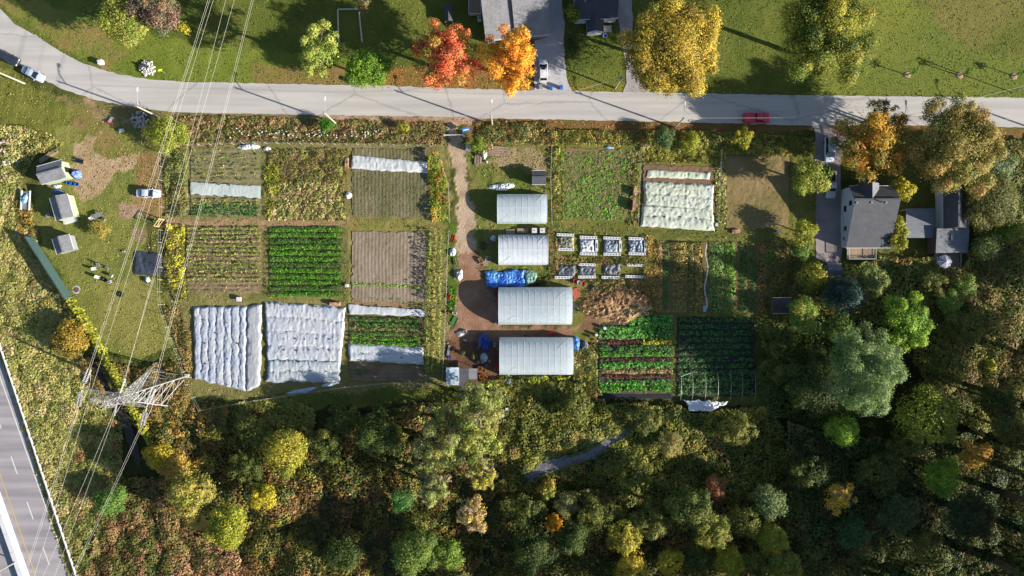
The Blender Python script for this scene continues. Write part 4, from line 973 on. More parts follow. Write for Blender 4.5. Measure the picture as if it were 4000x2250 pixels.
sheet('fleece_cover', 'narrow white fleece above the dark green crop rows', 'fleece cover', [(1362, 1190), (1664, 1210), (1658, 1236), (1364, 1226)], M_cloth, (214, 218, 224), .12, .2, 11, 0, group=GR, z0=.2, folds=.3)
sheet('fleece_cover', 'wide white fleece below the dark green crop rows', 'fleece cover', [(1360, 1342), (1656, 1356), (1656, 1424), (1364, 1408)], M_cloth, (212, 218, 224), .15, .2, 12, 2, 'v', group=GR, z0=.1)
sheet('fleece_cover', 'thin cream fleece strip across the top of the covered plot on the right', 'fleece cover', [(2530, 665), (2774, 674), (2770, 702), (2522, 694)], M_cloth, (216, 226, 200), .28, .18, 13, 0, group=GR, z0=.2, folds=.4)
sheet('fleece_cover', 'large wrinkled cream fleece filling the plot right of the brick pallets', 'fleece cover', [(2514, 708), (2790, 722), (2782, 830), (2514, 802)], M_cloth, (206, 214, 192), .32, .2, 14, 2, 'v', group=GR, col2=(224, 228, 216), wr=(1.3, 1.9))
sheet('fleece_cover', 'lower cream fleece with pinched folds, above the mown grass strip', 'fleece cover', [(2508, 800), (2786, 812), (2790, 902), (2502, 884)], M_cloth, (212, 218, 202), .3, .2, 15, 2, 'v', group=GR, col2=(210, 218, 196), wr=(.9, 1.0), z0=.12)
def weights(cov, pts, mat=None):
    me = None
    for i, (u, v) in enumerate(pts):
        x, y = P(u, v); loc = (x - cov.location.x, y - cov.location.y, .52)
        if me is None: me = MB().box((0, 0, 0), (.34, .2, .16), 0, 0, .6).build('sandbag', M_black, cov, loc, (0, 0, .3)).data
        else: obj('sandbag', me, None, cov, loc, (0, 0, .3 + i * .7))
covs = [o for o in bpy.data.objects if o.name.startswith('fleece_cover')]
def cov(txt): return [o for o in covs if txt in o['label']][0]
weights(cov('middle plot of the bottom row'), [(1112, 1324), (1156, 1322), (1194, 1325), (1240, 1323), (1290, 1324), (1112, 1366), (1160, 1368), (1210, 1366), (1245, 1366), (1290, 1368), (1236, 1198), (1100, 1188), (1290, 1202)])
weights(cov('lower white fleece'), [(1134, 1448), (1176, 1450), (1218, 1448), (1278, 1450), (1100, 1408), (1170, 1410), (1240, 1408)])
weights(cov('seven upright'), [(800, 1250), (803, 1340), (806, 1420), (846, 1300), (890, 1260), (893, 1400), (930, 1340), (890, 1500), (760, 1330), (756, 1420)])
weights(cov('above the dark green'), [(1440, 1198), (1494, 1200), (1588, 1206)])
weights(cov('below the dark green'), [(1420, 1380), (1486, 1388), (1570, 1396), (1410, 1408), (1480, 1412)])
weights(cov('lower cream'), [(2560, 846), (2595, 848), (2656, 848), (2718, 852), (2776, 850)])
weights(cov('top left vegetable'), [(780, 762), (850, 768), (890, 768), (920, 772), (960, 772), (860, 722), (900, 724)])
M_tarpb = M_plast
sheet('plastic_sheet', 'black plastic sheet spread on the ground right of the lawn chairs', 'plastic sheet', [(526, 980), (634, 990), (636, 1072), (522, 1072)], M_plast, (58, 62, 74), .3, .2, 16, 0, folds=.5, col2=(84, 90, 108))
def heap(name, label, cat, u, v, rx, ry, h, mat, col, seed, col2=None, rz=0, rag=.3, group=None, wr=2.0, step=.13):
    n = int(max(rx, ry) / S / step); n = max(7, n); rs = np.random.RandomState(seed)
    rings = n; seg = max(14, int(2 * PI * max(rx, ry) / S / step / 1.4)); th = np.linspace(0, 2 * PI, seg, endpoint=False)
    V = [(0, 0, 0)]; R = []
    rj = 1 + (fbm(np.cos(th) * 2 + seed, np.sin(th) * 2, .9, 3, seed) - .5) * 2 * rag
    x, y = P(u, v); pts = []
    for i in range(1, rings + 1):
        f = i / rings
        for j in range(seg): pts.append((math.cos(th[j]) * rx / S * f * rj[j], math.sin(th[j]) * ry / S * f * rj[j], f))
    p = np.array([(0, 0, 0)] + pts); f = p[:, 2].copy()
    nn = np.clip(1 - np.abs(fbm(p[:, 0] * wr, p[:, 1] * wr, 1, 3, seed + 4) - .5) * 5, 0, 1)
    p[:, 2] = h * ((1 - f ** 2.2) * (.55 + .5 * fbm(p[:, 0], p[:, 1], .6, 2, seed + 1))) + h * .5 * nn * (1 - f ** 4) * (.5 + fbm(p[:, 0], p[:, 1], 2.6, 2, seed + 6)) + .04
    F = []; T = [(0, 1 + j, 1 + (j + 1) % seg) for j in range(seg)]
    for i in range(rings - 1):
        for j in range(seg): a = 1 + i * seg + j; b = 1 + i * seg + (j + 1) % seg; T += [(a, a + seg, b + seg), (a, b + seg, b)]
    c = np.array(A(*col)) * np.ones(p.shape)
    if col2 is not None: k = (fbm(p[:, 0], p[:, 1], .8, 2, seed + 11) > .52)[:, None]; c = np.where(k, np.array(A(*col2)), c)
    return tag(obj(name, np_mesh(name, p, np.array(T), c, True), mat, None, (x, y, 0), (0, 0, rz)), label, cat, group)
sheet('tarp', 'long crumpled bright blue tarp above the third greenhouse', 'tarp', [(1892, 1062), (2048, 1054), (2052, 1118), (1902, 1120)], M_plast, (45, 112, 222), .42, .12, 3, folds=1.2, jag=.5, z0=.25, col2=(95, 170, 245), cs=.7, wr=(1.9, 2.3))
sheet('tarp', 'crumpled dull green tarp at the right end of the long blue tarp', 'tarp', [(2046, 1054), (2096, 1066), (2092, 1106), (2050, 1116)], M_plast, (112, 158, 140), .35, .12, 4, folds=.9, jag=.4, z0=.25, col2=(130, 175, 160), cs=.7, wr=(1.9, 2.0))
heap('tarp', 'small bright blue tarp heaped beside the topmost left shed', 'tarp', 302, 682, 21, 17, 1.0, M_plast, (50, 90, 200), 5, (120, 150, 220))
heap('tarp', 'blue tarp heap in the work yard left of the lowest greenhouse', 'tarp', 1893, 1335, 24, 32, 1.1, M_plast, (40, 75, 180), 6, (60, 110, 205), .4)
heap('tarp', 'bright blue tarp heap at the right end of the lowest greenhouse', 'tarp', 2252, 1344, 15, 30, .9, M_plast, (50, 110, 215), 7, (90, 150, 230), .1)
heap('tarp', 'white tarp lying along the top edge of the uppermost greenhouse', 'tarp', 1962, 728, 52, 13, .5, M_plast, (215, 228, 230), 8, (235, 238, 240), .1)
heap('plastic_heap', 'white plastic sheeting crumpled at the top left plot edge', 'plastic heap', 972, 574, 42, 12, .5, M_plast, (235, 236, 240), 9, None, .05)
heap('plastic_heap', 'white plastic scraps lying just right of the top left plot', 'plastic heap', 1044, 582, 16, 8, .3, M_plast, (236, 236, 236), 10, None, .1)
heap('plastic_heap', 'white plastic bag heap on the edge of the withered squash plot', 'plastic heap', 1362, 762, 13, 14, .5, M_plast, (232, 232, 238), 11)
heap('plastic_heap', 'long white plastic scrap below the covered bottom plots', 'plastic heap', 1178, 1527, 60, 8, .3, M_plast, (200, 215, 235), 12, None, .17, .3)
heap('plastic_heap', 'white plastic scrap at the right end of the long plastic scrap', 'plastic heap', 1290, 1500, 36, 7, .3, M_plast, (215, 225, 238), 13, None, .2, .3)
sheet('plastic_heap', 'large bright white plastic sheet at the lower edge of the hoop tunnel', 'plastic sheet', [(2668, 1558), (2842, 1566), (2772, 1604), (2690, 1600)], M_cloth, (250, 250, 250), .3, .14, 14, folds=.5, jag=.5, z0=.9, wr=(1.5, 1.5))
heap('plastic_heap', 'white plastic bags on the pallet beside the dirt yard', 'plastic heap', 1795, 1074, 14, 22, .6, M_plast, (238, 236, 236), 15, None, 0, .3)
heap('plastic_heap', 'white plastic bundle beside the fence at the start of the dirt yard', 'plastic heap', 1768, 985, 14, 16, .5, M_plast, (225, 230, 236), 16)
heap('plastic_heap', 'white and green wrapped bundle beside the lumber stack', 'plastic heap', 1892, 602, 11, 20, .6, M_plast, (225, 232, 222), 17, (190, 215, 140))
heap('plastic_heap', 'small white plastic rag at the fence corner above the cream fleece', 'plastic heap', 2519, 567, 11, 10, .4, M_plast, (240, 240, 240), 18)
heap('plastic_heap', 'small light blue plastic rag at the top of the weedy plot', 'plastic heap', 2379, 576, 17, 6, .2, M_plast, (90, 160, 220), 19, (150, 195, 230), -.1)
heap('plastic_heap', 'clear plastic heap in the middle of the work yard', 'plastic heap', 1892, 1396, 16, 20, .6, M_plast, (200, 208, 216), 20, (230, 232, 236))
heap('plastic_heap', 'grey plastic scraps at the top left of the work yard', 'plastic heap', 1800, 1303, 20, 12, .3, M_plast, (200, 196, 190), 21)
heap('plastic_heap', 'white plastic bag beside the second greenhouse', 'plastic heap', 1928, 931, 12, 13, .7, M_plast, (215, 225, 232), 22)
heap('plastic_heap', 'small white bags below the topmost left shed', 'plastic heap', 224, 728, 18, 9, .4, M_plast, (232, 234, 238), 23)
heap('plastic_heap', 'light blue rag hanging at the lower end of the thin white fleece line', 'plastic heap', 2752, 1206, 8, 14, .3, M_plast, (170, 205, 230), 24)
heap('plastic_heap', 'black and grey plastic heap below the lowest greenhouse', 'plastic heap', 1988, 1490, 26, 16, .5, M_plast, (70, 72, 80), 25, (140, 145, 155))
heap('plastic_heap', 'black plastic heap right of the small blue tarp by the lowest greenhouse', 'plastic heap', 2285, 1352, 16, 24, .5, M_plast, (60, 60, 66), 26, (150, 140, 140))
heap('plastic_heap', 'blue plastic bags between the two green sheds', 'plastic heap', 222, 748, 20, 8, .4, M_plast, (40, 90, 190), 27, (60, 130, 220))
heap('plastic_heap', 'small black bag on the grass below the black plastic sheet', 'plastic heap', 573, 1093, 14, 13, .5, M_plast, (60, 66, 76), 28, (225, 228, 230))
heap('plastic_heap', 'black rubbish bag heap below the three wheelbarrows', 'plastic heap', 2318, 1124, 22, 12, .4, M_plast, (44, 50, 60), 29, (70, 78, 92))
# irregular compost mound
P_MUD = (178, 142, 104)
heap('compost_mound', 'rough brown compost mound right of the third greenhouse', 'compost mound', 2395, 1190, 118, 62, .9, M_ground, (192, 154, 114), 31, (165, 128, 92), .25, .3, wr=.9, step=.3)
heap('straw_mound', 'pale straw mound at the right edge of the compost mound', 'straw mound', 2475, 1215, 64, 28, 1.0, M_ground, (222, 190, 138), 32, (196, 160, 112), .55, .35, wr=1.2, step=.25)
for nm, py_, pal_, hh, sd in (('straw_litter', [(2285, 1150), (2360, 1130), (2470, 1120), (2520, 1160), (2540, 1200), (2420, 1265), (2320, 1240), (2270, 1200)], [(176, 140, 100, 4), (150, 118, 84, 3), (205, 172, 126, 1.5), (150, 120, 84, 2), (160, 150, 84, .8)], .5, 81), ('straw_litter', [(2400, 1235), (2480, 1180), (2545, 1190), (2530, 1225), (2440, 1262)], [(235, 205, 155, 4), (215, 180, 130, 3)], .4, 82)):
    brush(nm, py_, pal_, hh, 1.6, 11, .26, sd, 'loose brown straw and dead stalks on the compost mound' if sd == 81 else 'pale straw strewn on the lower edge of the compost mound', 2.2, warp=50, zb=.5 if sd == 81 else .5, wild=.4)
# ------------------------------------------------------------------ vegetable plots
def plot(label, poly, ca, cb, furrow=None, amp=.05, z=.07, seed=1, rows=(), name='vegetable_plot', hsc=.5):
    """plot thing with a soil mesh; rows are crop rows added as parts"""
    x = [P(*p)[0] for p in poly]; y = [P(*p)[1] for p in poly]; cx, cy = sum(x) / len(x), sum(y) / len(y)
    t = thing(name, label, 'vegetable plot', (cx, cy, 0))
    st = .2; gx = np.arange(min(x) - .4, max(x) + .41, st); gy = np.arange(min(y) - .4, max(y) + .41, st); X, Y = np.meshgrid(gx, gy)
    U = X * S + 2000 + (fbm(X, Y, 1.2, 2, seed) - .5) * 12; W = 1125 - Y * S + (fbm(X, Y, 1.2, 2, seed + 3) - .5) * 12
    ins = inpoly(U, W, poly)
    Z = z + (fbm(X, Y, 1.5, 3, seed) - .5) * .14
    if furrow == 'h': Z = Z + amp * np.sin(Y * 2 * PI / hsc)
    if furrow == 'v': Z = Z + amp * np.sin(X * 2 * PI / hsc + (fbm(X, Y, .2, 1, 4) - .5) * 2)
    idx = np.arange(X.size).reshape(X.shape)
    k = ins[:-1, :-1] & ins[1:, :-1] & ins[:-1, 1:] & ins[1:, 1:]
    Fq = np.stack([idx[:-1, :-1], idx[:-1, 1:], idx[1:, 1:], idx[1:, :-1]], -1)[k]
    V = np.stack([X - cx, Y - cy, Z], -1).reshape(-1, 3)
    tt = np.clip((fbm(X, Y, .3, 5, seed + 8) - .5) * 2.4 + .5, 0, 1).reshape(-1)
    c = mixc(A(*ca), A(*cb), tt)
    used = np.unique(Fq); mp = np.zeros(len(V), int); mp[used] = np.arange(len(used))
    obj('soil', np_mesh('soil', V[used], mp[Fq], c[used], True), M_soil, t)
    return t
def crop_row(t, a, b, w, h, palette, dens=38, size=.26, seed=1, name='crop_row', cover=.9, z0=.08, fade=None):
    """a, b survey pixels of the row's ends; w width in metres"""
    A_ = np.array(P(*a)); B_ = np.array(P(*b)); d = B_ - A_; L = np.linalg.norm(d); d = d / L; nrm = np.array([-d[1], d[0]])
    rs = np.random.RandomState(seed); n = int(L * w * dens); s = rs.rand(n) * L; q = rs.uniform(-1, 1, n)
    wob = (fbm(s, s * 0 + seed, .6, 3, seed) - .5) * .5
    lump = fbm(s, q * .6 + seed * 3, 1.3, 3, seed + 2); keep = lump > np.quantile(lump, 1 - cover) if cover < 1 else np.ones(n, bool)
    s, q, wob, lump = s[keep], q[keep], wob[keep], lump[keep]; n = len(s)
    p = A_[None] + d[None] * s[:, None] + nrm[None] * (q * w / 2 * (.8 + .4 * lump) + wob)[:, None]
    z = z0 + h * np.sqrt(np.maximum(.04, 1 - q ** 2)) * (.5 + lump) * (1 - .5 * rs.rand(n) ** 2)
    nor = np.stack([nrm[0] * q * .8, nrm[1] * q * .8, np.full(n, .9)], 1) + rs.randn(n, 3) * .45
    pl = pal(palette); hv = np.clip(rs.rand(n) * .55 + np.clip((fbm(p[:, 0], p[:, 1], .5, 2, seed) - .3) * 2.5, 0, .999) * .45, 0, .999)
    col = pick(pl, hv) * rs.uniform(.65, 1.3, n)[:, None]
    np.random.seed(seed)
    c = np.stack([p[:, 0] - t.location.x, p[:, 1] - t.location.y, z], 1)
    return tag(obj(name, leaves(name, c, nor, size * rs.uniform(.6, 1.3, n), np.clip(col, .002, .9)), M_leaf, t), kind='stuff')
def rowset(t, u0, u1, v0, v1, n, w, h, palettes, seed=1, skew=0, **k):
    for i in range(n):
        v = v0 + (v1 - v0) * i / max(1, n - 1); p = palettes[i % len(palettes)] if isinstance(palettes[0], list) else palettes
        crop_row(t, (u0, v), (u1, v + skew), w, h, p, seed=seed * 50 + i, **k)
C_BRT = [(96, 160, 40, 4), (70, 135, 35, 3), (120, 178, 50, 2)]; C_DRK = [(70, 118, 50, 3), (88, 138, 60, 2), (60, 98, 45, 2)]
C_YEL = [(138, 156, 62, 3), (172, 172, 80, 1.6), (100, 132, 52, 3)]; C_DRY = [(170, 140, 95, 3), (190, 162, 110, 2), (130, 125, 65, 2)]
C_LET = [(90, 160, 60, 3), (120, 185, 80, 3), (70, 130, 50, 2)]; C_BEET = [(120, 62, 55, 3), (90, 95, 50, 2), (140, 90, 70, 1)]
SOILA, SOILB = (170, 144, 122), (150, 128, 106)
t = plot('top left garden plot with sparse green rows above and below a fleece strip', [(744, 572), (1022, 576), (1022, 850), (742, 846)], (156, 142, 108), (140, 132, 92), 'h', .04, seed=41, hsc=1.0)
rowset(t, 750, 1015, 585, 700, 8, .55, .3, [C_YEL, C_DRK], 1, dens=22, cover=.4)
rowset(t, 750, 1015, 782, 796, 2, .6, .3, [C_YEL], 2, dens=28, cover=.7)
rowset(t, 750, 1015, 806, 842, 4, .6, .4, [C_DRK], 3, dens=34)
SQ = [(205, 190, 140, 3), (185, 170, 112, 2.5), (140, 150, 75, 3), (160, 138, 95, 3), (190, 185, 95, 1.5), (110, 120, 58, 1.5)]
t = plot('withered squash plot full of pale yellow leaves', [(1044, 600), (1360, 585), (1356, 866), (1046, 864)], (150, 128, 84), (130, 118, 66), None, seed=42)
for nm, pl_, hh, pal_, sd, ds in (('squash_bed', [(1050, 720), (1350, 700), (1352, 862), (1050, 862)], .45, SQ, 61, 22), ('weed_patch', [(1048, 590), (1362, 580), (1360, 710), (1048, 730)], .7, [(130, 132, 66, 3), (155, 155, 72, 1.5), (140, 120, 82, 3), (105, 115, 54, 3), (180, 170, 80, .8)], 62, 18), ('weed_patch', [(1036, 650), (1090, 640), (1098, 740), (1060, 860), (1040, 800)], .8, P_YG, 63, 16)):
    o = brush(nm, pl_, pal_, hh, 1.0, ds, .3, sd, parent=t, kind='stuff', warp=14); 
    o.location = (-t.location.x, -t.location.y, 0)
t = plot('raked bare plot with green seedlings below the crinkled fleece strip', [(1376, 576), (1680, 584), (1680, 850), (1378, 846)], (142, 132, 104), (120, 116, 84), 'v', .035, seed=43, hsc=.72)
for i in range(9): crop_row(t, (1384 + 34 * i, 672), (1386 + 34 * i, 842), 2.0, .05, [(124, 130, 78, 1), (110, 122, 66, 1)], 9, .16, 700 + i, 'seedling_row', .8, .08)
t = plot('striped plot of yellowing crop rows with bare soil at its foot', [(728, 884), (1026, 888), (1022, 1146), (730, 1144)], (158, 138, 108), (136, 122, 90), 'h', .06, seed=44, hsc=.95)
rowset(t, 734, 1020, 893, 1090, 13, .62, .42, [C_YEL, C_YEL, C_YEL, [(160, 158, 80, 2), (178, 150, 100, 2), (120, 132, 60, 1)]], 5, dens=32, cover=.85)
rowset(t, 736, 1018, 1104, 1134, 3, .4, .2, [C_DRY], 6, dens=20, cover=.5)
t = plot('dense bright green plot of twelve close crop rows', [(1050, 884), (1342, 888), (1342, 1160), (1050, 1158)], (110, 100, 66), (90, 90, 50), 'h', .05, seed=45)
rowset(t, 1056, 1338, 896, 1150, 12, 1.0, .55, [C_BRT, C_BRT, C_DRK, C_BRT], 7, dens=46, size=.22, cover=1)
t = plot('bare raked brown plot with one thin bright green seedling line', [(1374, 900), (1664, 906), (1660, 1182), (1372, 1178)], (166, 150, 130), (150, 134, 114), 'v', .03, seed=46, hsc=.72)
crop_row(t, (1376, 1108), (1640, 1122), .7, .12, [(150, 190, 60, 2), (120, 165, 50, 1)], 50, .2, 801)
crop_row(t, (1440, 1168), (1640, 1172), .6, .1, C_DRK, 12, .2, 802, cover=.5)
t = plot('plot of dark green crop rows between two white fleece strips', [(1360, 1232), (1658, 1242), (1656, 1352), (1362, 1342)], (130, 110, 82), (112, 104, 66), 'h', .05, seed=47)
rowset(t, 1370, 1640, 1246, 1336, 6, .85, .5, [C_DRK, C_DRK, [(140, 150, 80, 1), (110, 130, 60, 2), (165, 145, 110, 1)], C_DRK, C_BRT, C_BRT], 8, skew=8, dens=40)
t = plot('striped bare soil strip below the wide white fleece', [(1364, 1416), (1660, 1430), (1660, 1492), (1370, 1488)], (156, 132, 108), (124, 106, 84), 'h', .07, seed=48, hsc=.8)
crop_row(t, (1380, 1452), (1440, 1450), 1.2, .4, C_DRK, 24, .28, 803, cover=.7)
t = plot('weedy green plot left of the two brick pallets', [(2196, 575), (2466, 584), (2452, 868), (2196, 862)], (150, 128, 96), (132, 124, 76), None, seed=49)
o = brush('weed_cover', [(2188, 588), (2460, 592), (2440, 864), (2200, 858)], [(108, 156, 54, 4), (128, 176, 64, 2.5), (112, 126, 66, 2), (135, 124, 86, 1.5)], .2, .6, 26, .24, 71, parent=t, warp=20); o.location = (-t.location.x, -t.location.y, 0)
t = plot('bare soil under the cream fleece covers on the right', [(2510, 640), (2790, 650), (2794, 895), (2504, 890)], (150, 118, 98), (136, 108, 88), None, seed=50)
t = plot('half shaded grassy brown plot left of the driveway hedge', [(2830, 610), (3084, 606), (3080, 890), (2836, 900)], (162, 138, 100), (140, 126, 80), None, .04, seed=51)
o = brush('weed_cover', [(2836, 620), (3080, 616), (3076, 880), (2840, 880)], [(124, 132, 70, 3), (138, 130, 84, 3), (112, 122, 58, 2)], .1, .6, 9, .2, 72, parent=t, warp=14); o.location = (-t.location.x, -t.location.y, 0)
t = plot('overgrown garden strip of alternating green rows and tan weeds', [(2560, 940), (3000, 946), (2980, 1225), (2560, 1225)], (150, 126, 86), (118, 112, 62), 'v', .05, seed=52)
for i, (uu, ww, hh, pp) in enumerate(((2575, 1.2, .3, C_DRY), (2602, 1.2, .35, C_DRK), (2655, 3.0, .7, [(172, 150, 80, 3), (140, 140, 70, 2), (188, 156, 86, 2)]), (2700, 1.0, .6, P_WEED), (2728, 1.4, .6, [(190, 162, 90, 2), (150, 140, 70, 2)]), (2800, 3.2, .4, [(110, 150, 72, 3), (130, 165, 88, 2), (95, 130, 62, 2)]), (2850, 2.2, .4, [(112, 165, 62, 3), (100, 148, 60, 2)]), (2905, 1.6, .3, C_DRK), (2940, 1.0, .3, C_DRK), (2975, 2.0, .6, [(170, 130, 84, 3), (140, 120, 70, 2)]))):
    crop_row(t, (uu, 950), (uu - 2, 1220), ww, hh, pp, 26, .28, 820 + i, 'crop_row' if pp is not P_WEED else 'weed_row', .92)
t = plot('vegetable plot of eleven bold green rows on black plastic, right of the lowest greenhouse', [(2336, 1330), (2336, 1275), (2450, 1240), (2500, 1230), (2632, 1232), (2632, 1556), (2334, 1556)], (110, 96, 84), (90, 84, 78), None, seed=53)
FR = [(2470, 1243, C_LET, 1.2), (2458, 1265, C_LET, 1.3), (2340, 1289, C_LET, 1.5), (2340, 1312, C_LET, 1.4), (2342, 1338, C_BEET, 1.0), (2342, 1360, C_DRK, 1.3), (2342, 1381, C_BRT, 1.2), (2342, 1404, C_BEET, .7), (2342, 1426, C_LET, 1.6), (2342, 1450, C_DRY, 1.1), (2342, 1471, C_BEET, .7), (2340, 1497, C_LET, 1.4), (2340, 1517, C_BRT, 1.5)]
for i, (u0, vv, pp, ww) in enumerate(FR): crop_row(t, (u0, vv), (2628, vv - 2), ww, .55 if pp is not C_BEET else .25, pp, 34, .32, 840 + i)
crop_row(t, (2510, 1336), (2628, 1332), 1.4, .5, P_YG, 34, .32, 860)
MB().box((P(2480, 1548)[0] - t.location.x, P(2480, 1548)[1] - t.location.y, .12), (15, .9, .05)).build('mulch_strip', M_black, t)
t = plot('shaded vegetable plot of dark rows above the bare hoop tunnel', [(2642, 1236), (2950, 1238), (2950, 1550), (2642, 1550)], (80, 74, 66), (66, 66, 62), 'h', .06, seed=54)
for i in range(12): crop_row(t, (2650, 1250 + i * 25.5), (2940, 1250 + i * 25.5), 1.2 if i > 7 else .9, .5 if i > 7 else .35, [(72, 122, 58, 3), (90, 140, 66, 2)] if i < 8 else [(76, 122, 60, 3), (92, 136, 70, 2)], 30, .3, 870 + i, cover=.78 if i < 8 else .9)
t2 = thing('hoop_tunnel', 'bare steel hoop tunnel frame over the shaded crop rows', 'tunnel frame', (*P(2800, 1505), 0))
hm = None
for i, uu in enumerate((2655, 2700, 2750, 2798, 2847, 2892, 2942)):
    xx = P(uu, 1505)[0] - t2.location.x; pts = [(0, -3.2 * math.cos(PI * k / 12), 1.5 * math.sin(PI * k / 12)) for k in range(13)]
    if hm is None: hm = MB().path(pts, .028, 5).build('hoop', M_steel, t2, (xx, 0, 0)).data
    else: obj('hoop', hm, None, t2, (xx, 0, 0))
MB().tube((-7.7, -2.9, .3), (-4, -3.2, .1), .04, .04, 4).build('brace', M_steel, t2); MB().tube((-7.7, 1.9, 1.1), (-4.6, 2.9, .4), .04, .04, 4).build('brace', M_hoop, t2)
# tall fern-like hedges of asparagus
def hedge(label, a, b, w, h, palette, seed, dens=26, size=.34, name='hedge', n=3, cat='hedge'):
    x0, y0 = P(*a); x1, y1 = P(*b); t = thing(name, label, cat, ((x0 + x1) / 2, (y0 + y1) / 2, 0))
    for i in range(n):
        o = (i - (n - 1) / 2) * w / n * S; crop_row(t, (a[0] + o, a[1]), (b[0] + o, b[1]), w / n * .66, h, palette[i % len(palette)] if isinstance(palette[0], list) else palette, dens, size, seed + i, 'plant_row', .93, .1)
    return t
ASP = [(140, 150, 68, 3), (122, 138, 58, 3), (160, 158, 76, 2)]; ASG = [(160, 148, 66, 3), (140, 138, 58, 3), (175, 160, 76, 1)]
hedge('tall feathery asparagus rows, upper block beside the garden fence', (1702, 910), (1696, 1176), 3.2, 1.7, [ASP, ASG, ASP], 901)
hedge('tall feathery asparagus rows, lower block beside the garden fence', (1694, 1206), (1692, 1450), 3.4, 1.7, [ASP, ASG, ASP], 911)

# ------------------------------------------------------------------ fences and garden frames
def fence(label, pts, h=1.8, step=42, r=.045, mat=None, name='wire_fence', wires_=(1.0, .55), cat='fence'):
    x, y = P(*pts[0]); t = thing(name, label, cat, (x, y, 0)); pm_ = None; wr_ = MB(); k = 0
    for a, b in zip(pts[:-1], pts[1:]):
        n = max(1, int(math.dist(a, b) / step))
        for i in range(n + (1 if b == pts[-1] else 0)):
            f = i / n; px, py = P(a[0] + (b[0] - a[0]) * f, a[1] + (b[1] - a[1]) * f)
            if pm_ is None: pm_ = MB().tube((0, 0, -.2), (0, 0, h), r, r * .9, 6).build('post', mat or M_pole, t, (px - x, py - y, 0)).data
            else: obj('post', pm_, None, t, (px - x, py - y, 0))
        A3 = P(*a); B3 = P(*b)
        for z in wires_: wr_.tube((A3[0] - x, A3[1] - y, h * z), (B3[0] - x, B3[1] - y, h * z), .012, .012, 4)
    wr_.build('wire', M_wire, t); return t
fence('wire fence along the weedy top edge of the left gardens', [(650, 600), (700, 572), (1000, 562), (1400, 568), (1680, 572)])
fence('curving wire fence between the left gardens and the dirt track', [(1682, 575), (1726, 640), (1752, 720), (1758, 800), (1757, 868)])
fence('wire fence along the right side of the asparagus rows', [(1756, 905), (1750, 1000), (1744, 1190)], 1.7)
fence('wire fence beside the work yard down to the cabin', [(1742, 1210), (1738, 1340), (1730, 1480)], 1.7)
fence('double wire fence along the lawn right of the black plastic sheet', [(636, 600), (640, 760), (640, 860)], 1.8)
fence('wire fence curving down right of the mown lawn to the garden corner', [(636, 900), (633, 1140), (635, 1190), (676, 1320), (712, 1400), (740, 1500), (790, 1600)], 1.8)
fence('white wire fence along the bottom edge of the left gardens', [(790, 1600), (1000, 1562), (1150, 1540), (1350, 1510), (1540, 1492), (1725, 1500)], 1.5)
fence('wire fence beside the weedy plot and the uppermost greenhouse', [(2155, 575), (2150, 700), (2156, 880)], 1.5)
fence('wire fence between the weedy plot and the cream fleece plot', [(2502, 580), (2496, 720), (2490, 880)], 1.5)
fence('wire fence right of the cream fleece plot', [(2812, 590), (2806, 740), (2800, 890)], 1.5)
t = thing('noise_barrier', 'dark green noise barrier wall slanting down beside the meadow', 'wall', (*P(203, 1046), 0))
pa, pb = P(133, 930), P(284, 1166); Lw = math.dist(pa, pb); ang = math.atan2(pb[1] - pa[1], pb[0] - pa[0]); n = 7
M_noise = siding('green_wall_panel', (78, 108, 104), False)
for i in range(n):
    f = (i + .5) / n; MB().box((0, 0, 1.3), (Lw / n - .02, .22, 2.6)).build('panel', M_noise, t, (pa[0] + (pb[0] - pa[0]) * f - t.location.x, pa[1] + (pb[1] - pa[1]) * f - t.location.y, 0), (0, 0, ang))
for i in range(n + 1):
    f = i / n; MB().box((0, 0, 1.35), (.1, .27, 2.65)).build('post', M_noise, t, (pa[0] + (pb[0] - pa[0]) * f - t.location.x, pa[1] + (pb[1] - pa[1]) * f - t.location.y, 0), (0, 0, ang))
# vine covered lower fence
vinep = [(282, 1166), (330, 1235), (395, 1340), (450, 1440), (520, 1560), (560, 1650), (600, 1730)]
t = thing('vine_hedge', 'yellow green vines climbing a fence from the noise barrier down past the tower', 'vine hedge', (*P(430, 1440), 0))
for i, (a, b) in enumerate(zip(vinep[:-1], vinep[1:])): crop_row(t, a, b, 1.5, 2.0, [(172, 170, 52, 3), (148, 154, 48, 3), (188, 176, 64, 1), (160, 134, 60, 1)], 34, .4, 930 + i, 'vine_section', 1, .1)
# gate and garden frame timbers
t = thing('wooden_gate', 'pale new timber gate frame standing open beside the garden path', 'gate', (*P(632, 872), 0), math.radians(55))
for s in (-1, 1): MB().box((s * .9, 0, 1.1), (.12, .12, 2.2)).build('post', M_newwood, t)
for z in (.25, 1.15, 2.1): MB().box((0, 0, z), (1.7, .08, .14)).build('rail', M_newwood, t)
MB().tube((-.8, 0, .3), (.8, 0, 2.0), .06, .06, 4).build('diagonal_brace', M_newwood, t)
t = thing('barrier_gate', 'white bar gate across the dirt track by the road', 'gate', (*P(1772, 531), 0))
for s in (-1, 1): MB().box((s * 1.9, 0, .6), (.14, .14, 1.3)).build('post', M_white, t)
for z in (.45, .8, 1.15): MB().tube((-1.9, 0, z), (1.9, 0, z), .04, .04, 5).build('rail', M_white, t)
t = thing('garden_border', 'faint pale edging frame of a shaded garden bed beside the tall yellow green tree', 'edging', (*P(1365, 95), 0))
for a, b in (((1320, 40), (1324, 165)), ((1320, 38), (1400, 36)), ((1403, 50), (1415, 165))):
    MB().tube((P(*a)[0] - t.location.x, P(*a)[1] - t.location.y, .2), (P(*b)[0] - t.location.x, P(*b)[1] - t.location.y, .2), .16, .16, 5).build('edging_board', M_offwhite, t)

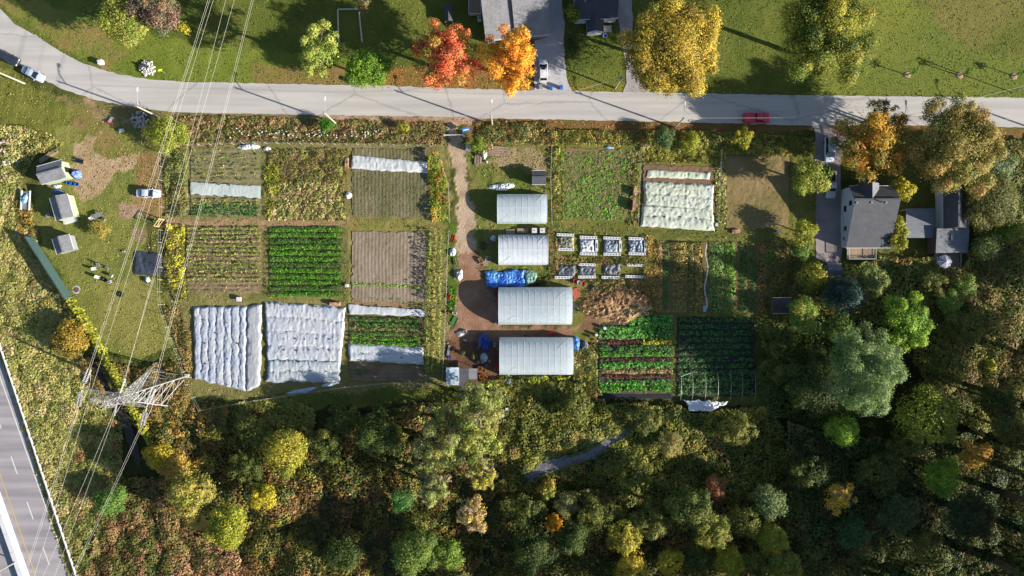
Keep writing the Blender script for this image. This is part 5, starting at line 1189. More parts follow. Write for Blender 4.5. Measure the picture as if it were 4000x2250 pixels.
# ------------------------------------------------------------------ vehicles
def paint(name, c, rough=.3): return pm(name, c, rough, .03, 1, 0, 1, .0, spec=.6)
M_head = pm('headlight_lens', (225, 228, 232), .2, .05, 1, 0); M_tail = pm('taillight_lens', (170, 25, 25), .3, .05, 1, 0); M_rim = pm('alloy_rim', (170, 170, 175), .35, .1, 1, 0, 1, .4)
def vehicle(kind, u, v, rz, col, label, name='parked_car', cat='car', group=None, Lh=None):
    x, y = P(u, v, .8); t = thing(name, label, cat, (x, y, .0), rz, group); bm = paint(name + '_paint', col)
    if kind == 'sedan': L, W, st, belt, roof, cab = 4.7, 1.82, [(-1, .72, .86), (-.97, .86, .92), (-.6, .97, .98), (-.3, 1, .98), (.3, 1, .95), (.5, .98, .92), (.85, .93, .78), (.97, .8, .66), (1, .62, .6)], .94, 1.43, (-.72, -.42, .12, .48)
    if kind == 'suv': L, W, st, belt, roof, cab = 4.7, 1.86, [(-1, .8, 1.02), (-.95, .92, 1.06), (-.5, 1, 1.08), (.35, 1, 1.05), (.55, .98, 1.0), (.88, .93, .9), (.98, .8, .78), (1, .66, .7)], 1.05, 1.68, (-.93, -.76, .14, .5)
    if kind == 'van': L, W, st, belt, roof, cab = 5.1, 1.98, [(-1, .86, 1.1), (-.96, .95, 1.14), (-.5, 1, 1.15), (.4, 1, 1.12), (.62, .97, 1.02), (.9, .9, .85), (.98, .76, .74), (1, .6, .66)], 1.12, 1.8, (-.97, -.88, .3, .66)
    if kind == 'pickup': L, W, st, belt, roof, cab = 5.5, 1.98, [(-1, .9, 1.0), (-.97, .96, 1.04), (-.3, 1, 1.05), (.3, 1, 1.05), (.48, .98, 1.04), (.86, .95, .96), (.97, .84, .84), (1, .7, .75)], 1.04, 1.78, (-.2, -.12, .3, .5)
    if Lh: L = Lh
    hx = L / 2; hy = W / 2; vs = []; n = 7
    for fx, w, z in st:
        w = w * hy; X = fx * hx
        vs += [(X, -w * .96, .28), (X, -w, .5), (X, -w * .985, z - .12), (X, -w * .84, z - .01), (X, 0, z + .03), (X, w * .84, z - .01), (X, w * .985, z - .12), (X, w, .5), (X, w * .96, .28)]
    n = 9; fs = []
    for i in range(len(st) - 1):
        for j in range(n): a = i * n + j; b = i * n + (j + 1) % n; fs.append((a, b, b + n, a + n))
    fs += [tuple(range(n))[::-1], tuple(range((len(st) - 1) * n, len(st) * n))]
    m = MB(); m.add(vs, fs); m.build('body', bm, t, smooth=False)
    b0, r0, r1, b1 = [q * hx for q in cab]; wb = hy * .9; wr = hy * .72
    # roof panel
    rp = MB(); rp.add([(r0, -wr, roof - .05), (r0 * .5 + r1 * .5, -wr * 1.02, roof), (r1, -wr, roof - .04), (r1, wr, roof - .04), (r0 * .5 + r1 * .5, wr * 1.02, roof), (r0, wr, roof - .05), (r0, -wr, roof - .11), (r1, -wr, roof - .11), (r1, wr, roof - .11), (r0, wr, roof - .11), ((r0 + r1) / 2, 0, roof + .04)],
        [(0, 1, 10), (1, 2, 10), (2, 3, 10), (3, 4, 10), (4, 5, 10), (5, 0, 10), (0, 6, 7, 2, 1), (2, 7, 8, 3), (3, 8, 9, 5, 4), (5, 9, 6, 0)]); rf = rp.build('roof', bm, t)
    zb = belt - .03; zt = roof - .07
    MB().quad((b1, -wb, zb), (b1, wb, zb), (r1, wr, zt), (r1, -wr, zt)).build('windshield', M_glass, t)
    MB().quad((b0, wb, zb), (b0, -wb, zb), (r0, -wr, zt), (r0, wr, zt)).build('rear_window', M_glass, t)
    for s in (-1, 1):
        MB().quad((b0, s * wb, zb), (b1, s * wb, zb), (r1, s * wr, zt), (r0, s * wr, zt)).build('side_window', M_glass, t)
        for xa, xb in ((b0, r0), (b1, r1), ((b0 + b1) / 2, (r0 + r1) / 2)): MB().tube((xa, s * wb * 1.005, zb), (xb, s * wr * 1.005, zt), .045, .04, 4).build('pillar', bm, t)
        MB().box((b1 * .86, s * (hy + .08), belt + .02), (.14, .22, .14)).build('mirror', bm, t)
        MB().box((hx - .12, s * hy * .62, .66 if kind == 'sedan' else .76), (.22, .4, .14)).build('headlight', M_head, t)
        MB().box((-hx + .05, s * hy * .74, .74 if kind == 'sedan' else .9), (.12, .3, .16)).build('taillight', M_tail, t)
        for xw in (-.6, .6):
            w = MB().tube((xw * hx, s * (hy - .22), .33), (xw * hx, s * (hy + .01), .33), .33, .33, 14).build('wheel', M_rubber, t)
            MB().tube((xw * hx, s * (hy + .012), .33), (xw * hx, s * (hy + .03), .33), .2, .18, 10).build('rim', M_rim, w)
    if kind == 'pickup':
        bx = MB(); x0, x1 = -hx + .12, b0 - .12
        bx.box(((x0 + x1) / 2, 0, 1.02), (x1 - x0, W * .8, .12)); bx.build('bed', M_black, t)
        for s in (-1, 1): MB().box(((x0 + x1) / 2, s * hy * .9, 1.1), (x1 - x0 + .2, .1, .14)).build('bed_side', bm, t)
        MB().box((x0 - .03, 0, 1.08), (.09, W * .84, .14)).build('tailgate', bm, t)
    return t
D = math.radians
vehicle('sedan', 128, 288, D(-28.5), (205, 218, 240), 'silver car parked at the road edge behind the black car')
vehicle('suv', 30, 224, D(-28), (52, 58, 72), 'black car parked at the left edge of the view')
vehicle('suv', 2122, 275, D(90), (240, 240, 242), 'white car with a sunroof parked on the concrete driveway')
MB().box((0.25, 0, 1.695), (.75, .8, .03)).build('sunroof', M_glass, bpy.data.objects['parked_car.002'])
vehicle('sedan', 578, 755, D(-1), (218, 230, 248), 'white car parked on the grass left of the garden fence')
rp_ = vehicle('pickup', 2958, 460, D(0), (238, 48, 80), 'red pickup truck parked at the road edge in the tree shade', 'pickup_truck', 'pickup truck')
MB().box((-1.55, 0, 1.2), (2.3, 1.7, .1)).build('bed_cover', paint('red_cover', (238, 48, 80)), rp_)
vn = vehicle('van', 3241, 583, D(-90), (205, 222, 238), 'white van with a ladder on its roof at the top of the brown driveway', 'parked_van', 'van')
MB().tube((-2.2, -.25, 1.93), (1.6, -.25, 1.93), .04, .04, 4).tube((-2.2, .25, 1.93), (1.6, .25, 1.93), .04, .04, 4).build('ladder', M_steel, vn)
vehicle('pickup', 3246, 722, D(-90), (215, 212, 218), 'white pickup truck half under the green tree beside the house', 'pickup_truck', 'pickup truck')

# ------------------------------------------------------------------ small objects
def pos(u, v, h=0): x, y = P(u, v, h); return (x, y, 0)
def box_thing(name, label, cat, u, v, d, rz, mat, lid=None, group=None, z=0.0, parts=('box', 'lid')):
    x, y = P(u, v); t = thing(name, label, cat, (x, y, z), rz, group)
    w = .04
    b = MB().box((0, 0, .03), (d[0], d[1], .06)); 
    for s in (-1, 1): b.box((s * (d[0] - w) / 2, 0, d[2] / 2), (w, d[1], d[2])); b.box((0, s * (d[1] - w) / 2, d[2] / 2), (d[0] - 2 * w, w, d[2]))
    b.build(parts[0], mat, t)
    if lid: MB().box((0, 0, d[2] + .03), (d[0] + .04, d[1] + .04, .06)).box((0, 0, d[2] + .08), (d[0] * .8, d[1] * .8, .04)).build(parts[1], lid, t)
    return t
def bin_(u, v, rz, mat, label, group=None):
    t = thing('wheelie_bin', label, 'bin', pos(u, v), rz, group)
    MB().box((0, 0, .5), (.58, .56, .95), 0, 0, 1.12).build('bin_body', mat, t); MB().box((0, .02, 1.02), (.68, .7, .08), 0, 0, .9).build('lid', mat, t)
    for s in (-1, 1): MB().tube((s * .3, -.25, .12), (s * .36, -.25, .12), .12, .12, 10).build('wheel', M_rubber, t)
bin_(2110, 342, .1, M_grey, 'grey bin, leftmost of the three at the foot of the concrete driveway')
bin_(2152, 346, -.2, M_blue, 'blue bin, middle of the three at the foot of the concrete driveway')
bin_(2191, 344, 0, M_blue, 'blue bin, rightmost of the three at the foot of the concrete driveway')
box_thing('utility_box', 'white utility box on the grass inside the road bend', 'utility box', 400, 247, (.9, .8, 1.0), .2, M_white, M_white, parts=('cabinet', 'lid'))
box_thing('utility_box', 'slim white box on the verge below the round green tree', 'utility box', 1373, 318, (.35, .8, .9), -.15, M_white, M_white, parts=('cabinet', 'lid'))
t = thing('road_sign', 'yellow diamond warning sign on a post beside the white rock pile', 'road sign', pos(648, 288), .45)
MB().tube((0, 0, 0), (0, 0, 2.6), .04, .04, 6).build('post', M_steel, t); MB().box((0, -.05, 2.4), (.8, .03, .8), 0, 0, 1, Matrix.Rotation(PI / 4, 3, 'Y')).build('sign_panel', M_yellow, t)
def rocks(label, u, v, r, n, seed, name='rock_pile', smin=.25, smax=.6, mat=None, h=.5):
    t = thing(name, label, 'rock pile', pos(u, v)); rs = random.Random(seed); ms = []
    for k in range(4):
        m = bpy.data.meshes.new('rock'); ico = []
        prof = [(.01, -.5), (.42, -.32), (.55, 0), (.4, .34), (.01, .5)]
        mb = MB(); nn = 6; vv = []
        for rr, z in prof:
            for i in range(nn): a = 2 * PI * i / nn + z; vv.append((rr * math.cos(a) * rs.uniform(.8, 1.2), rr * math.sin(a) * rs.uniform(.8, 1.2), z * .7 * rs.uniform(.8, 1.2)))
        fs = [(q * nn + i, q * nn + (i + 1) % nn, (q + 1) * nn + (i + 1) % nn, (q + 1) * nn + i) for q in range(4) for i in range(nn)]
        me = mb.add(vv, fs).mesh('rock'); me.materials.append(mat or M_rockm); ms.append(me)
    for i in range(n):
        a = rs.uniform(0, 2 * PI); q = math.sqrt(rs.random()); s = rs.uniform(smin, smax); o = obj('rock', rs.choice(ms), None, t, (math.cos(a) * q * r / S, math.sin(a) * q * r / S * .95, h * (1 - q * q) + s * .2), (rs.uniform(0, 6), rs.uniform(0, 6), rs.uniform(0, 6))); o.scale = (s * 1.2, s, s * .8)
rocks('pile of white rocks on the lawn inside the road bend', 578, 268, 31, 120, 4, smin=.3, smax=.55)
rocks('pile of pale rocks in the shade beside the yellow green bush', 546, 470, 36, 110, 5, smin=.3, smax=.5)
rocks('scattered pale rubble at the left edge of the compound', 14, 578, 34, 26, 6, 'rock_pile', .5, .9, pm('rubble', (195, 176, 158), .9, .3, 2, .4, 5))
rocks('low row of pale stones among weeds left of the topmost shed', 40, 632, 30, 18, 7, 'rock_pile', .4, .8, None, .2)
for i in range(0):
    pass
# scattered white stones along the verge
t = tag(thing('verge_stones', 'small pale stones scattered along the weedy verge south of the road', 'stones', pos(1200, 520)), kind='stuff')
mb = MB(); rs = random.Random(3)
for i in range(90): u, v = rs.uniform(900, 1500), rs.gauss(522, 9); s = rs.uniform(.12, .3); x, y = P(u, v); mb.box((x - t.location.x, y - t.location.y, .35 + s / 2), (s, s * .8, s), rs.uniform(0, 3), 0, .7)
mb.build('stones', M_rockm, t)['kind'] = 'stuff'

def pallet(u, v, rz, label, mat, d=(1.2, 1.0), z=0, group=None):
    t = thing('pallet', label, 'pallet', (*P(u, v), z), rz, group); pm_ = None
    for k in range(7):
        yy = -d[1] / 2 + d[1] * (k + .5) / 7
        if pm_ is None: pm_ = MB().box((0, 0, 0), (d[0], d[1] / 7 * .72, .025)).build('board', mat, t, (0, yy, .14)).data
        else: obj('board', pm_, None, t, (0, yy, .14))
    for s in (-1, 0, 1): MB().box((s * (d[0] / 2 - .06), 0, .065), (.1, d[1], .12)).build('runner', mat, t)
    return t
pallet(2250, 1145, .35, 'red painted pallet on the grass right of the third greenhouse', pm('red_painted_wood', (215, 110, 85), .7, .2, 4, .1), (1.5, 2.0))
pallet(2294, 1416, 0, 'pale wooden pallet in the weeds right of the lowest greenhouse', M_wood, (1.0, 1.3))
pallet(2041, 902, 0, 'wooden pallet between the two upper greenhouses, left of the white tanks', M_wood, (2.2, 1.0), .3)
pallet(1994, 906, .05, 'leftmost wooden pallet between the two upper greenhouses', M_wood, (1.8, 1.0), .1)
pallet(1782, 1070, 1.57, 'weathered pallet by the fence under the white bags', M_wood, (2.2, 1.0))
pallet(1897, 1026, 1.5, 'brown pallet standing left of the second greenhouse', M_wood, (1.4, 1.0))
pallet(2243, 1204, 0, 'dark pallet against the right end of the third greenhouse', pm('dark_wood', (90, 84, 78), .8, .3, 3, .2), (1.3, 2.3))
pallet(1960, 737, 0, 'grey pallets stacked below the white tarp', M_grey, (2.4, 1.0), .2)
def brickpile(u, v, rz, label, nx_, ny_, nz_, seed, bd=(.5, .3, .22), mat=None, name='brick_stack', cat='brick stack'):
    t = thing(name, label, cat, pos(u, v), rz); rs = random.Random(seed); mats = [mat] if mat else [pm('clay_' + str(seed) + str(k), c, .85, .2, 4, .2) for k, c in enumerate(((205, 150, 125), (185, 125, 105), (220, 180, 150)))]
    mes = []
    for mt in mats: me = MB().box((0, 0, 0), bd).mesh('brick'); me.materials.append(mt); mes.append(me)
    MB().box((0, 0, .07), (nx_ * bd[0] + .1, ny_ * bd[1] + .1, .12)).build('pallet_base', M_wood, t)
    for k in range(nz_):
        for i in range(nx_):
            for j in range(ny_):
                if k == nz_ - 1 and rs.random() < .12: continue
                obj('brick', rs.choice(mes), None, t, ((i - (nx_ - 1) / 2) * (bd[0] + .02) + rs.uniform(-.02, .02), (j - (ny_ - 1) / 2) * (bd[1] + .02), .13 + bd[2] * (k + .5) + .004 * k), (0, 0, rs.uniform(-.04, .04)))
brickpile(2478, 750, 1.5, 'smaller stack of clay pots on a pallet, upper of the two by the fence', 3, 2, 4, 1)
brickpile(2474, 804, 1.5, 'larger stack of clay pots on a pallet, lower of the two by the fence', 4, 2, 5, 2)
brickpile(1310, 1187, 0, 'stack of clay blocks on the path below the dense green plot', 4, 2, 3, 3)
brickpile(1356, 638, 1.57, 'stack of clay blocks at the left end of the crinkled fleece strip', 4, 2, 2, 4)
brickpile(2873, 904, .1, 'low heap of clay blocks below the half shaded plot', 3, 2, 2, 5)
brickpile(2485, 1690 - 560, 0, 'short row of pale blocks at the edge of the compost mound', 2, 1, 1, 6)
def ibc(u, v, label):
    t = thing('water_tank', label, 'water tank', pos(u, v), 0); MB().box((0, 0, .62), (.98, .98, 1.0), 0, 0, .97).build('tank', M_white, t)
    cg = MB()
    for s in (-1, 1):
        for q in (-1, -.33, .33, 1): cg.tube((q * .5, s * .52, .1), (q * .5, s * .52, 1.15), .02, .02, 4); cg.tube((s * .52, q * .5, .1), (s * .52, q * .5, 1.15), .02, .02, 4)
        for z in (.3, .7, 1.1): cg.tube((-.52, s * .52, z), (.52, s * .52, z), .02, .02, 4); cg.tube((s * .52, -.52, z), (s * .52, .52, z), .02, .02, 4)
    cg.build('cage', M_steel, t); MB().lathe([(.14, 0), (.14, .06), (.05, .07)], 10, 0, (0, 0, 1.12)).build('cap', M_grey, t); MB().box((0, 0, .05), (1.1, 1.1, .1)).build('pallet_base', M_wood, t)
ibc(2087, 902, 'white water tank, left of the pair between the two upper greenhouses')
ibc(2118, 902, 'white water tank, right of the pair between the two upper greenhouses')
ibc(1830, 580, 'white water tank standing beside the lumber near the track gate')
def barrel(u, v, label, mat, r=.3, h=.9, name='barrel'):
    t = thing(name, label, 'barrel', pos(u, v)); MB().lathe([(r * .9, 0), (r, .05), (r, h * .33), (r * 1.05, h * .36), (r, h * .4), (r, h * .66), (r * 1.05, h * .7), (r, h * .74), (r, h - .05), (r * .9, h)], 16).build('drum', mat, t)
    MB().lathe([(r * .86, 0), (r * .86, .03), (r * .5, .035)], 16, 0, (0, 0, h)).build('lid', mat, t)
barrel(2360, 1281, 'round white barrel at the top left corner of the bold green rows', M_white, .32)
barrel(2328, 1308, 'round white barrel beside the black plastic clutter', M_white, .3)
barrel(1357, 1115, 'round white barrel between the dense green plot and the bare plot', M_offwhite, .36)
barrel(1813, 534, 'round white barrel at the right end of the bar gate', M_white, .22)
barrel(3038, 906, 'round white barrel at the lower right corner of the half shaded plot', M_white, .3)
barrel(2797, 878, 'round white tyre sized drum beside the cream fleece corner', M_offwhite, .36, .4)
barrel(1902, 633, 'small white bucket on the grass below the lumber', M_white, .2, .4)
barrel(611, 866, 'dark green barrel beside the new timber gate', M_green, .3)
def barrow(u, v, rz, mat, label):
    t = thing('wheelbarrow', label, 'wheelbarrow', pos(u, v), rz)
    m = MB(); o = [(-.42, -.3), (.42, -.36), (.55, 0), (.42, .36), (-.42, .3)]; i = [(x * .62, y * .62) for x, y in o]
    m.add([(x, y, .68) for x, y in o] + [(x, y, .36) for x, y in i] + [(x * .93, y * .93, .68) for x, y in o] + [(x * .93, y * .93, .4) for x, y in i], [(k, (k + 1) % 5, 5 + (k + 1) % 5, 5 + k)[::-1] for k in range(5)] + [(10 + k, 10 + (k + 1) % 5, 15 + (k + 1) % 5, 15 + k) for k in range(5)] + [(k, 10 + k, 10 + (k + 1) % 5, (k + 1) % 5)[::-1] for k in range(5)] + [(15, 16, 17, 18, 19)])
    m.build('tray', mat, t); MB().tube((.62, -.05, .2), (.62, .05, .2), .2, .2, 12).build('wheel', M_rubber, t)
    for s in (-1, 1): MB().tube((.6, s * .08, .22), (-.85, s * .3, .55), .025, .025, 5).build('handle', M_wood, t); MB().tube((-.2, s * .2, .4), (-.3, s * .24, 0), .02, .02, 4).build('stand', M_steel, t)
barrow(2245, 1100, 1.45, M_red, 'red wheelbarrow, leftmost of the three below the white troughs')
barrow(2261, 1106, 1.57, M_offwhite, 'pale grey wheelbarrow, middle of the three below the white troughs')
barrow(2277, 1109, 1.65, pm('orange_red_plastic', (215, 80, 55), .4, .1, 2, 0), 'orange red wheelbarrow, rightmost of the three below the white troughs')
barrow(2149, 1305, 0.05, M_red, 'red wheelbarrow behind the lowest greenhouse')
barrow(1941, 1429, 1.5, M_red, 'red wheelbarrow at the left end of the lowest greenhouse')
barrow(2098, 1110, 1.6, M_black, 'dark grey wheelbarrow beside the dull green tarp')
def chair(u, v, rz, mat, label, group='chairs around the lawn fire pit'):
    t = thing('lawn_chair', label, 'chair', pos(u, v), rz, group)
    MB().box((0, 0, .4), (.55, .55, .05)).build('seat', mat, t); MB().box((-.3, 0, .72), (.06, .55, .62), 0, 0, 1, Matrix.Rotation(-.2, 3, 'Y')).build('backrest', mat, t)
    for a in (-1, 1):
        MB().box((0, a * .3, .6), (.5, .07, .04)).build('armrest', mat, t)
        for b in (-1, 1): MB().tube((b * .24, a * .25, 0), (b * .22, a * .25, .4), .03, .03, 5).build('leg', mat, t)
chair(374, 1050, .2, M_white, 'white lawn chair, upper left of the chair circle')
chair(387, 1083, -.3, M_white, 'white lawn chair, lower left of the chair circle')
chair(441, 1077, 2.8, M_offwhite, 'off white lawn chair, right side of the chair circle')
chair(434, 1101, 1.9, M_white, 'white lawn chair, bottom of the chair circle')
chair(424, 1048, -2.2, M_grey, 'grey lawn chair, upper right of the chair circle')
chair(389, 1036, -1.5, M_grey, 'small grey chair above the chair circle')
chair(364, 853, .5, M_white, 'white chair left of the dark garden table', None)
chair(412, 858, 2.6, M_grey, 'grey chair right of the dark garden table', None)
t = thing('fire_pit', 'dark fire pit between the white lawn chairs', 'fire pit', pos(412, 1092)); MB().lathe([(.3, 0), (.42, .3), (.45, .32), (.36, .3), (.25, .1)], 14).build('bowl', M_black, t)
t = thing('garden_table', 'dark green garden table on the grass below the dirt patch', 'table', pos(390, 842), .35)
MB().box((0, 0, .72), (1.6, .9, .05)).build('tabletop', M_grey, t)
for a in (-1, 1):
    for b in (-1, 1): MB().box((a * .7, b * .36, .35), (.06, .06, .7)).build('leg', M_grey, t)
t = thing('manhole_cover', 'round brown manhole cover on the lawn beside the barrier end', 'manhole cover', pos(299, 1132)); MB().lathe([(.55, 0), (.55, .1), (.4, .12)], 18).build('lid', pm('rusty_iron', (120, 92, 82), .7, .3, 3, .1), t); MB().lathe([(.85, 0), (.85, .05), (.6, .06)], 18).build('collar', M_conc, t)
t = thing('tyre', 'black tyre lying on the mown lawn under the power lines', 'tyre', pos(473, 1150)); m = MB(); 
vs = []; fs = []; nn = 18; mm = 8
for i in range(nn):
    for j in range(mm): a = 2 * PI * i / nn; b = 2 * PI * j / mm; r = .42 + .17 * math.cos(b); vs.append((r * math.cos(a), r * math.sin(a), .16 + .15 * math.sin(b)))
for i in range(nn):
    for j in range(mm): fs.append((i * mm + j, ((i + 1) % nn) * mm + j, ((i + 1) % nn) * mm + (j + 1) % mm, i * mm + (j + 1) % mm))
m.add(vs, fs).build('tread', M_rubber, t, smooth=True)
t = thing('trailer', 'open flatbed trailer with white side rails and blue bags left of the sheds', 'trailer', pos(108, 784), -.05)
MB().box((0, 0, .5), (1.4, 3.6, .1)).build('bed', M_grey, t)
for s in (-1, 1): MB().box((s * .85, 0, .65), (.25, 4.0, .2)).build('side_rail', M_white, t); MB().tube((s * .8, -.2, .3), (s * .98, -.2, .3), .3, .3, 12).build('wheel', M_rubber, t)
heap('blue_bags', 'light blue bags lying on the flatbed trailer', 'bags', 106, 778, 9, 24, .5, M_plast, (90, 165, 225), 41, (205, 220, 235), -.3).location.z = .5
t = thing('garden_cart', 'dark wire garden cart on the dirt above the topmost shed', 'cart', pos(314, 630), -.25)
MB().box((0, 0, .4), (1.7, .9, .06)).build('bed', M_black, t)
for s in (-1, 1):
    MB().tube((-.85, s * .45, .7), (.85, s * .45, .7), .03, .03, 4).build('side_rail', M_steel, t)
    for q in (-.55, .55): MB().tube((q, s * .45, .22), (q, s * .53, .22), .22, .22, 12).build('wheel', M_rubber, t)
MB().tube((-.85, 0, .4), (-1.6, 0, .5), .03, .03, 4).build('handle', M_steel, t)
for i, (uu, vv, lb) in enumerate(((270, 716, 'left'), (287, 719, 'middle'), (304, 721, 'right'))): box_thing('crate', 'bright blue crate, %s of the row of three beside the topmost shed' % lb, 'crate', uu, vv, (.75, .6, .4), -.15, M_blue, None, 'blue crates beside the topmost shed')
box_thing('storage_box', 'white freezer box at the foot of the middle shed', 'box', 280, 862, (2.6, .9, .7), .27, M_white, M_white)
box_thing('storage_box', 'grey storage box on the grass left of the middle shed', 'box', 193, 841, (1.0, .8, .5), .3, M_grey, M_grey)
box_thing('storage_box', 'small blue box leaning at the left wall of the middle shed', 'box', 203, 799, (.6, .6, .4), .2, M_blue, None)
box_thing('storage_box', 'small orange box in the meadow left of the noise barrier', 'box', 184, 1184, (.8, .55, .3), 0, pm('orange_plastic', (225, 110, 60), .5, .1, 2, 0), None)
box_thing('storage_box', 'white box in the shade below the rock pile', 'box', 478, 511, (.9, .6, .4), .2, M_white, M_white)
t = thing('slide_toy', 'red and white plastic slide lying in the shaded grass', 'toy', pos(436, 469), 1.2)
MB().box((0, 0, .35), (1.4, .5, .12), 0, 0, 1, Matrix.Rotation(.3, 3, 'Y')).build('chute', M_white, t); MB().box((-.6, 0, .3), (.3, .7, .6)).build('base', M_red, t)
# beehives
for u, v, lb in ((1980, 1596, 'topmost of the five near the pale tree'), (1965, 1621, 'second from the top of the five near the pale tree'), (1928, 1627, 'leftmost of the five near the pale tree'), (1971, 1642, 'rightmost of the lower beehives near the pale tree'), (1937, 1656, 'lowest of the five, half hidden by the pale tree')):
    t = thing('beehive', 'white beehive, ' + lb, 'beehive', pos(u, v), .05, 'white beehives in the thicket')
    MB().box((0, 0, .35), (.5, .5, .5)).build('hive_body', M_white, t); MB().box((0, 0, .74), (.48, .48, .24)).build('super', M_white, t); MB().box((0, 0, .9), (.58, .58, .07)).build('roof', M_white, t)
# foam troughs and raised beds
M_foam = pm('foam_trough', (236, 236, 238), .7, .08, 4, .1)
def trough(u, v, w, d, rz, label, n=6, group='white foam troughs around the raised beds'):
    t = thing('trough', label, 'trough', pos(u, v), rz, group); MB().box((0, 0, .2), (w, d, .4)).build('case', M_foam, t)
    cm = None
    for i in range(n):
        xx = -w / 2 + w * (i + .5) / n
        if cm is None: cm = MB().box((0, 0, 0), (w / n * .4, d * .4, .02)).build('planting_hole', M_black, t, (xx, 0, .405)).data
        else: obj('planting_hole', cm, None, t, (xx, 0, .405))
ORD = ['leftmost', 'second from the left', 'third from the left', 'rightmost']
for i, (uu, vv) in enumerate(((2208, 0), (2298, 0), (2390, 0), (2488, 0))):
    tv = (918, 928, 931, 933)[i]; bv = (975, 992, 994, 992)[i]
    trough(uu, tv, 3.5, .55, -.04, 'foam trough above the %s upper raised bed' % ORD[i]); trough(uu, bv, 3.5, .55, -.03, 'foam trough below the %s upper raised bed' % ORD[i])
    if i > 0: trough(uu + 32, (tv + bv) / 2, .5, 2.4, 0, 'upright foam trough beside the %s upper raised bed' % ORD[i], 1)
    cmain, c2 = (((150, 150, 120), (90, 95, 60)), ((232, 234, 238), (200, 205, 215)), ((60, 70, 90), (150, 170, 190)), ((60, 70, 86), (190, 205, 220)))[i]
    sheet('raised_bed', 'raised bed of %s, %s of the upper four' % (('hoses and timber', 'white plastic', 'coiled hose on black plastic', 'black and white rubbish')[i], ORD[i]), 'raised bed', [(uu - 33, tv + 5), (uu + (33 if i == 0 else 24), tv + 5), (uu + (33 if i == 0 else 24), bv - 5), (uu - 33, bv - 5)], M_plast, cmain, .55, .14, 50 + i, folds=.5, col2=c2, cs=1.1, wr=(2.2, 2.0), z0=.12)
    pv = (1056, 1054, 1050, 1052)[i]
    if i < 3: sheet('raised_bed', 'black plastic covered raised bed, %s of the lower row' % ORD[i], 'raised bed', [((2212, 2292, 2390, 0)[i] + a_ * 33, pv + b_ * 22) for a_, b_ in ((-1, -1), (1, -1), (1, 1), (-1, 1))], M_plast, (48, 52, 60), .4, .15, 60 + i, folds=.4, col2=(84, 92, 102), cs=.8, wr=(1.8, 1.6), z0=.1)
    trough((2201, 2292, 2384, 2476)[i], (1084, 1082, 1084, 1081)[i], 3.6, .55, (0, 0, -.02, -.04)[i], 'white foam trough below the %s lower raised bed' % ORD[i])
    if i in (1, 3): trough((0, 2293, 0, 2482)[i], (0, 1034, 0, 1036)[i], 3.5, .5, -.03, 'white foam trough above the %s lower raised bed' % ORD[i])
def coil(u, v, r, label, z=.5):
    t = thing('hose', label, 'hose', (*P(u, v), z)); pts = []
    for k in range(60): a = k * .42; rr = r * (.6 + .4 * math.sin(k * .21)); pts.append((rr * math.cos(a), rr * .8 * math.sin(a), .03 * math.sin(k)))
    MB().path(pts, .035, 4).build('coil', M_wire, t)
coil(2385, 962, 1.1, 'white hose coiled on the third upper raised bed'); coil(2214, 955, .9, 'white hose tangle on the leftmost upper raised bed')
# lumber
def lumber(u, v, L, n, rz, label, mat, spread=.9, seed=1):
    t = thing('lumber_pile', label, 'lumber', pos(u, v), rz); rs = random.Random(seed); me = MB().box((0, 0, 0), (L, .13, .07)).mesh('plank'); me.materials.append(mat)
    for i in range(n): obj('plank', me, None, t, (rs.uniform(-.25, .25), (i / n - .5) * 2 * spread, .08 + .08 * (i % 3)), (0, 0, rs.uniform(-.06, .06)))
lumber(1868, 612, 3.3, 12, 1.5, 'upright stack of weathered planks beside the white water tank', M_wood, .7, 1)
lumber(1940, 588, 5.0, 16, -.05, 'wide spread of pale planks on the grass right of the water tank', M_wood, 1.0, 2)
lumber(192, 606, 4.4, 7, .55, 'long pale planks in the weeds above the topmost shed', M_wood, .5, 3)
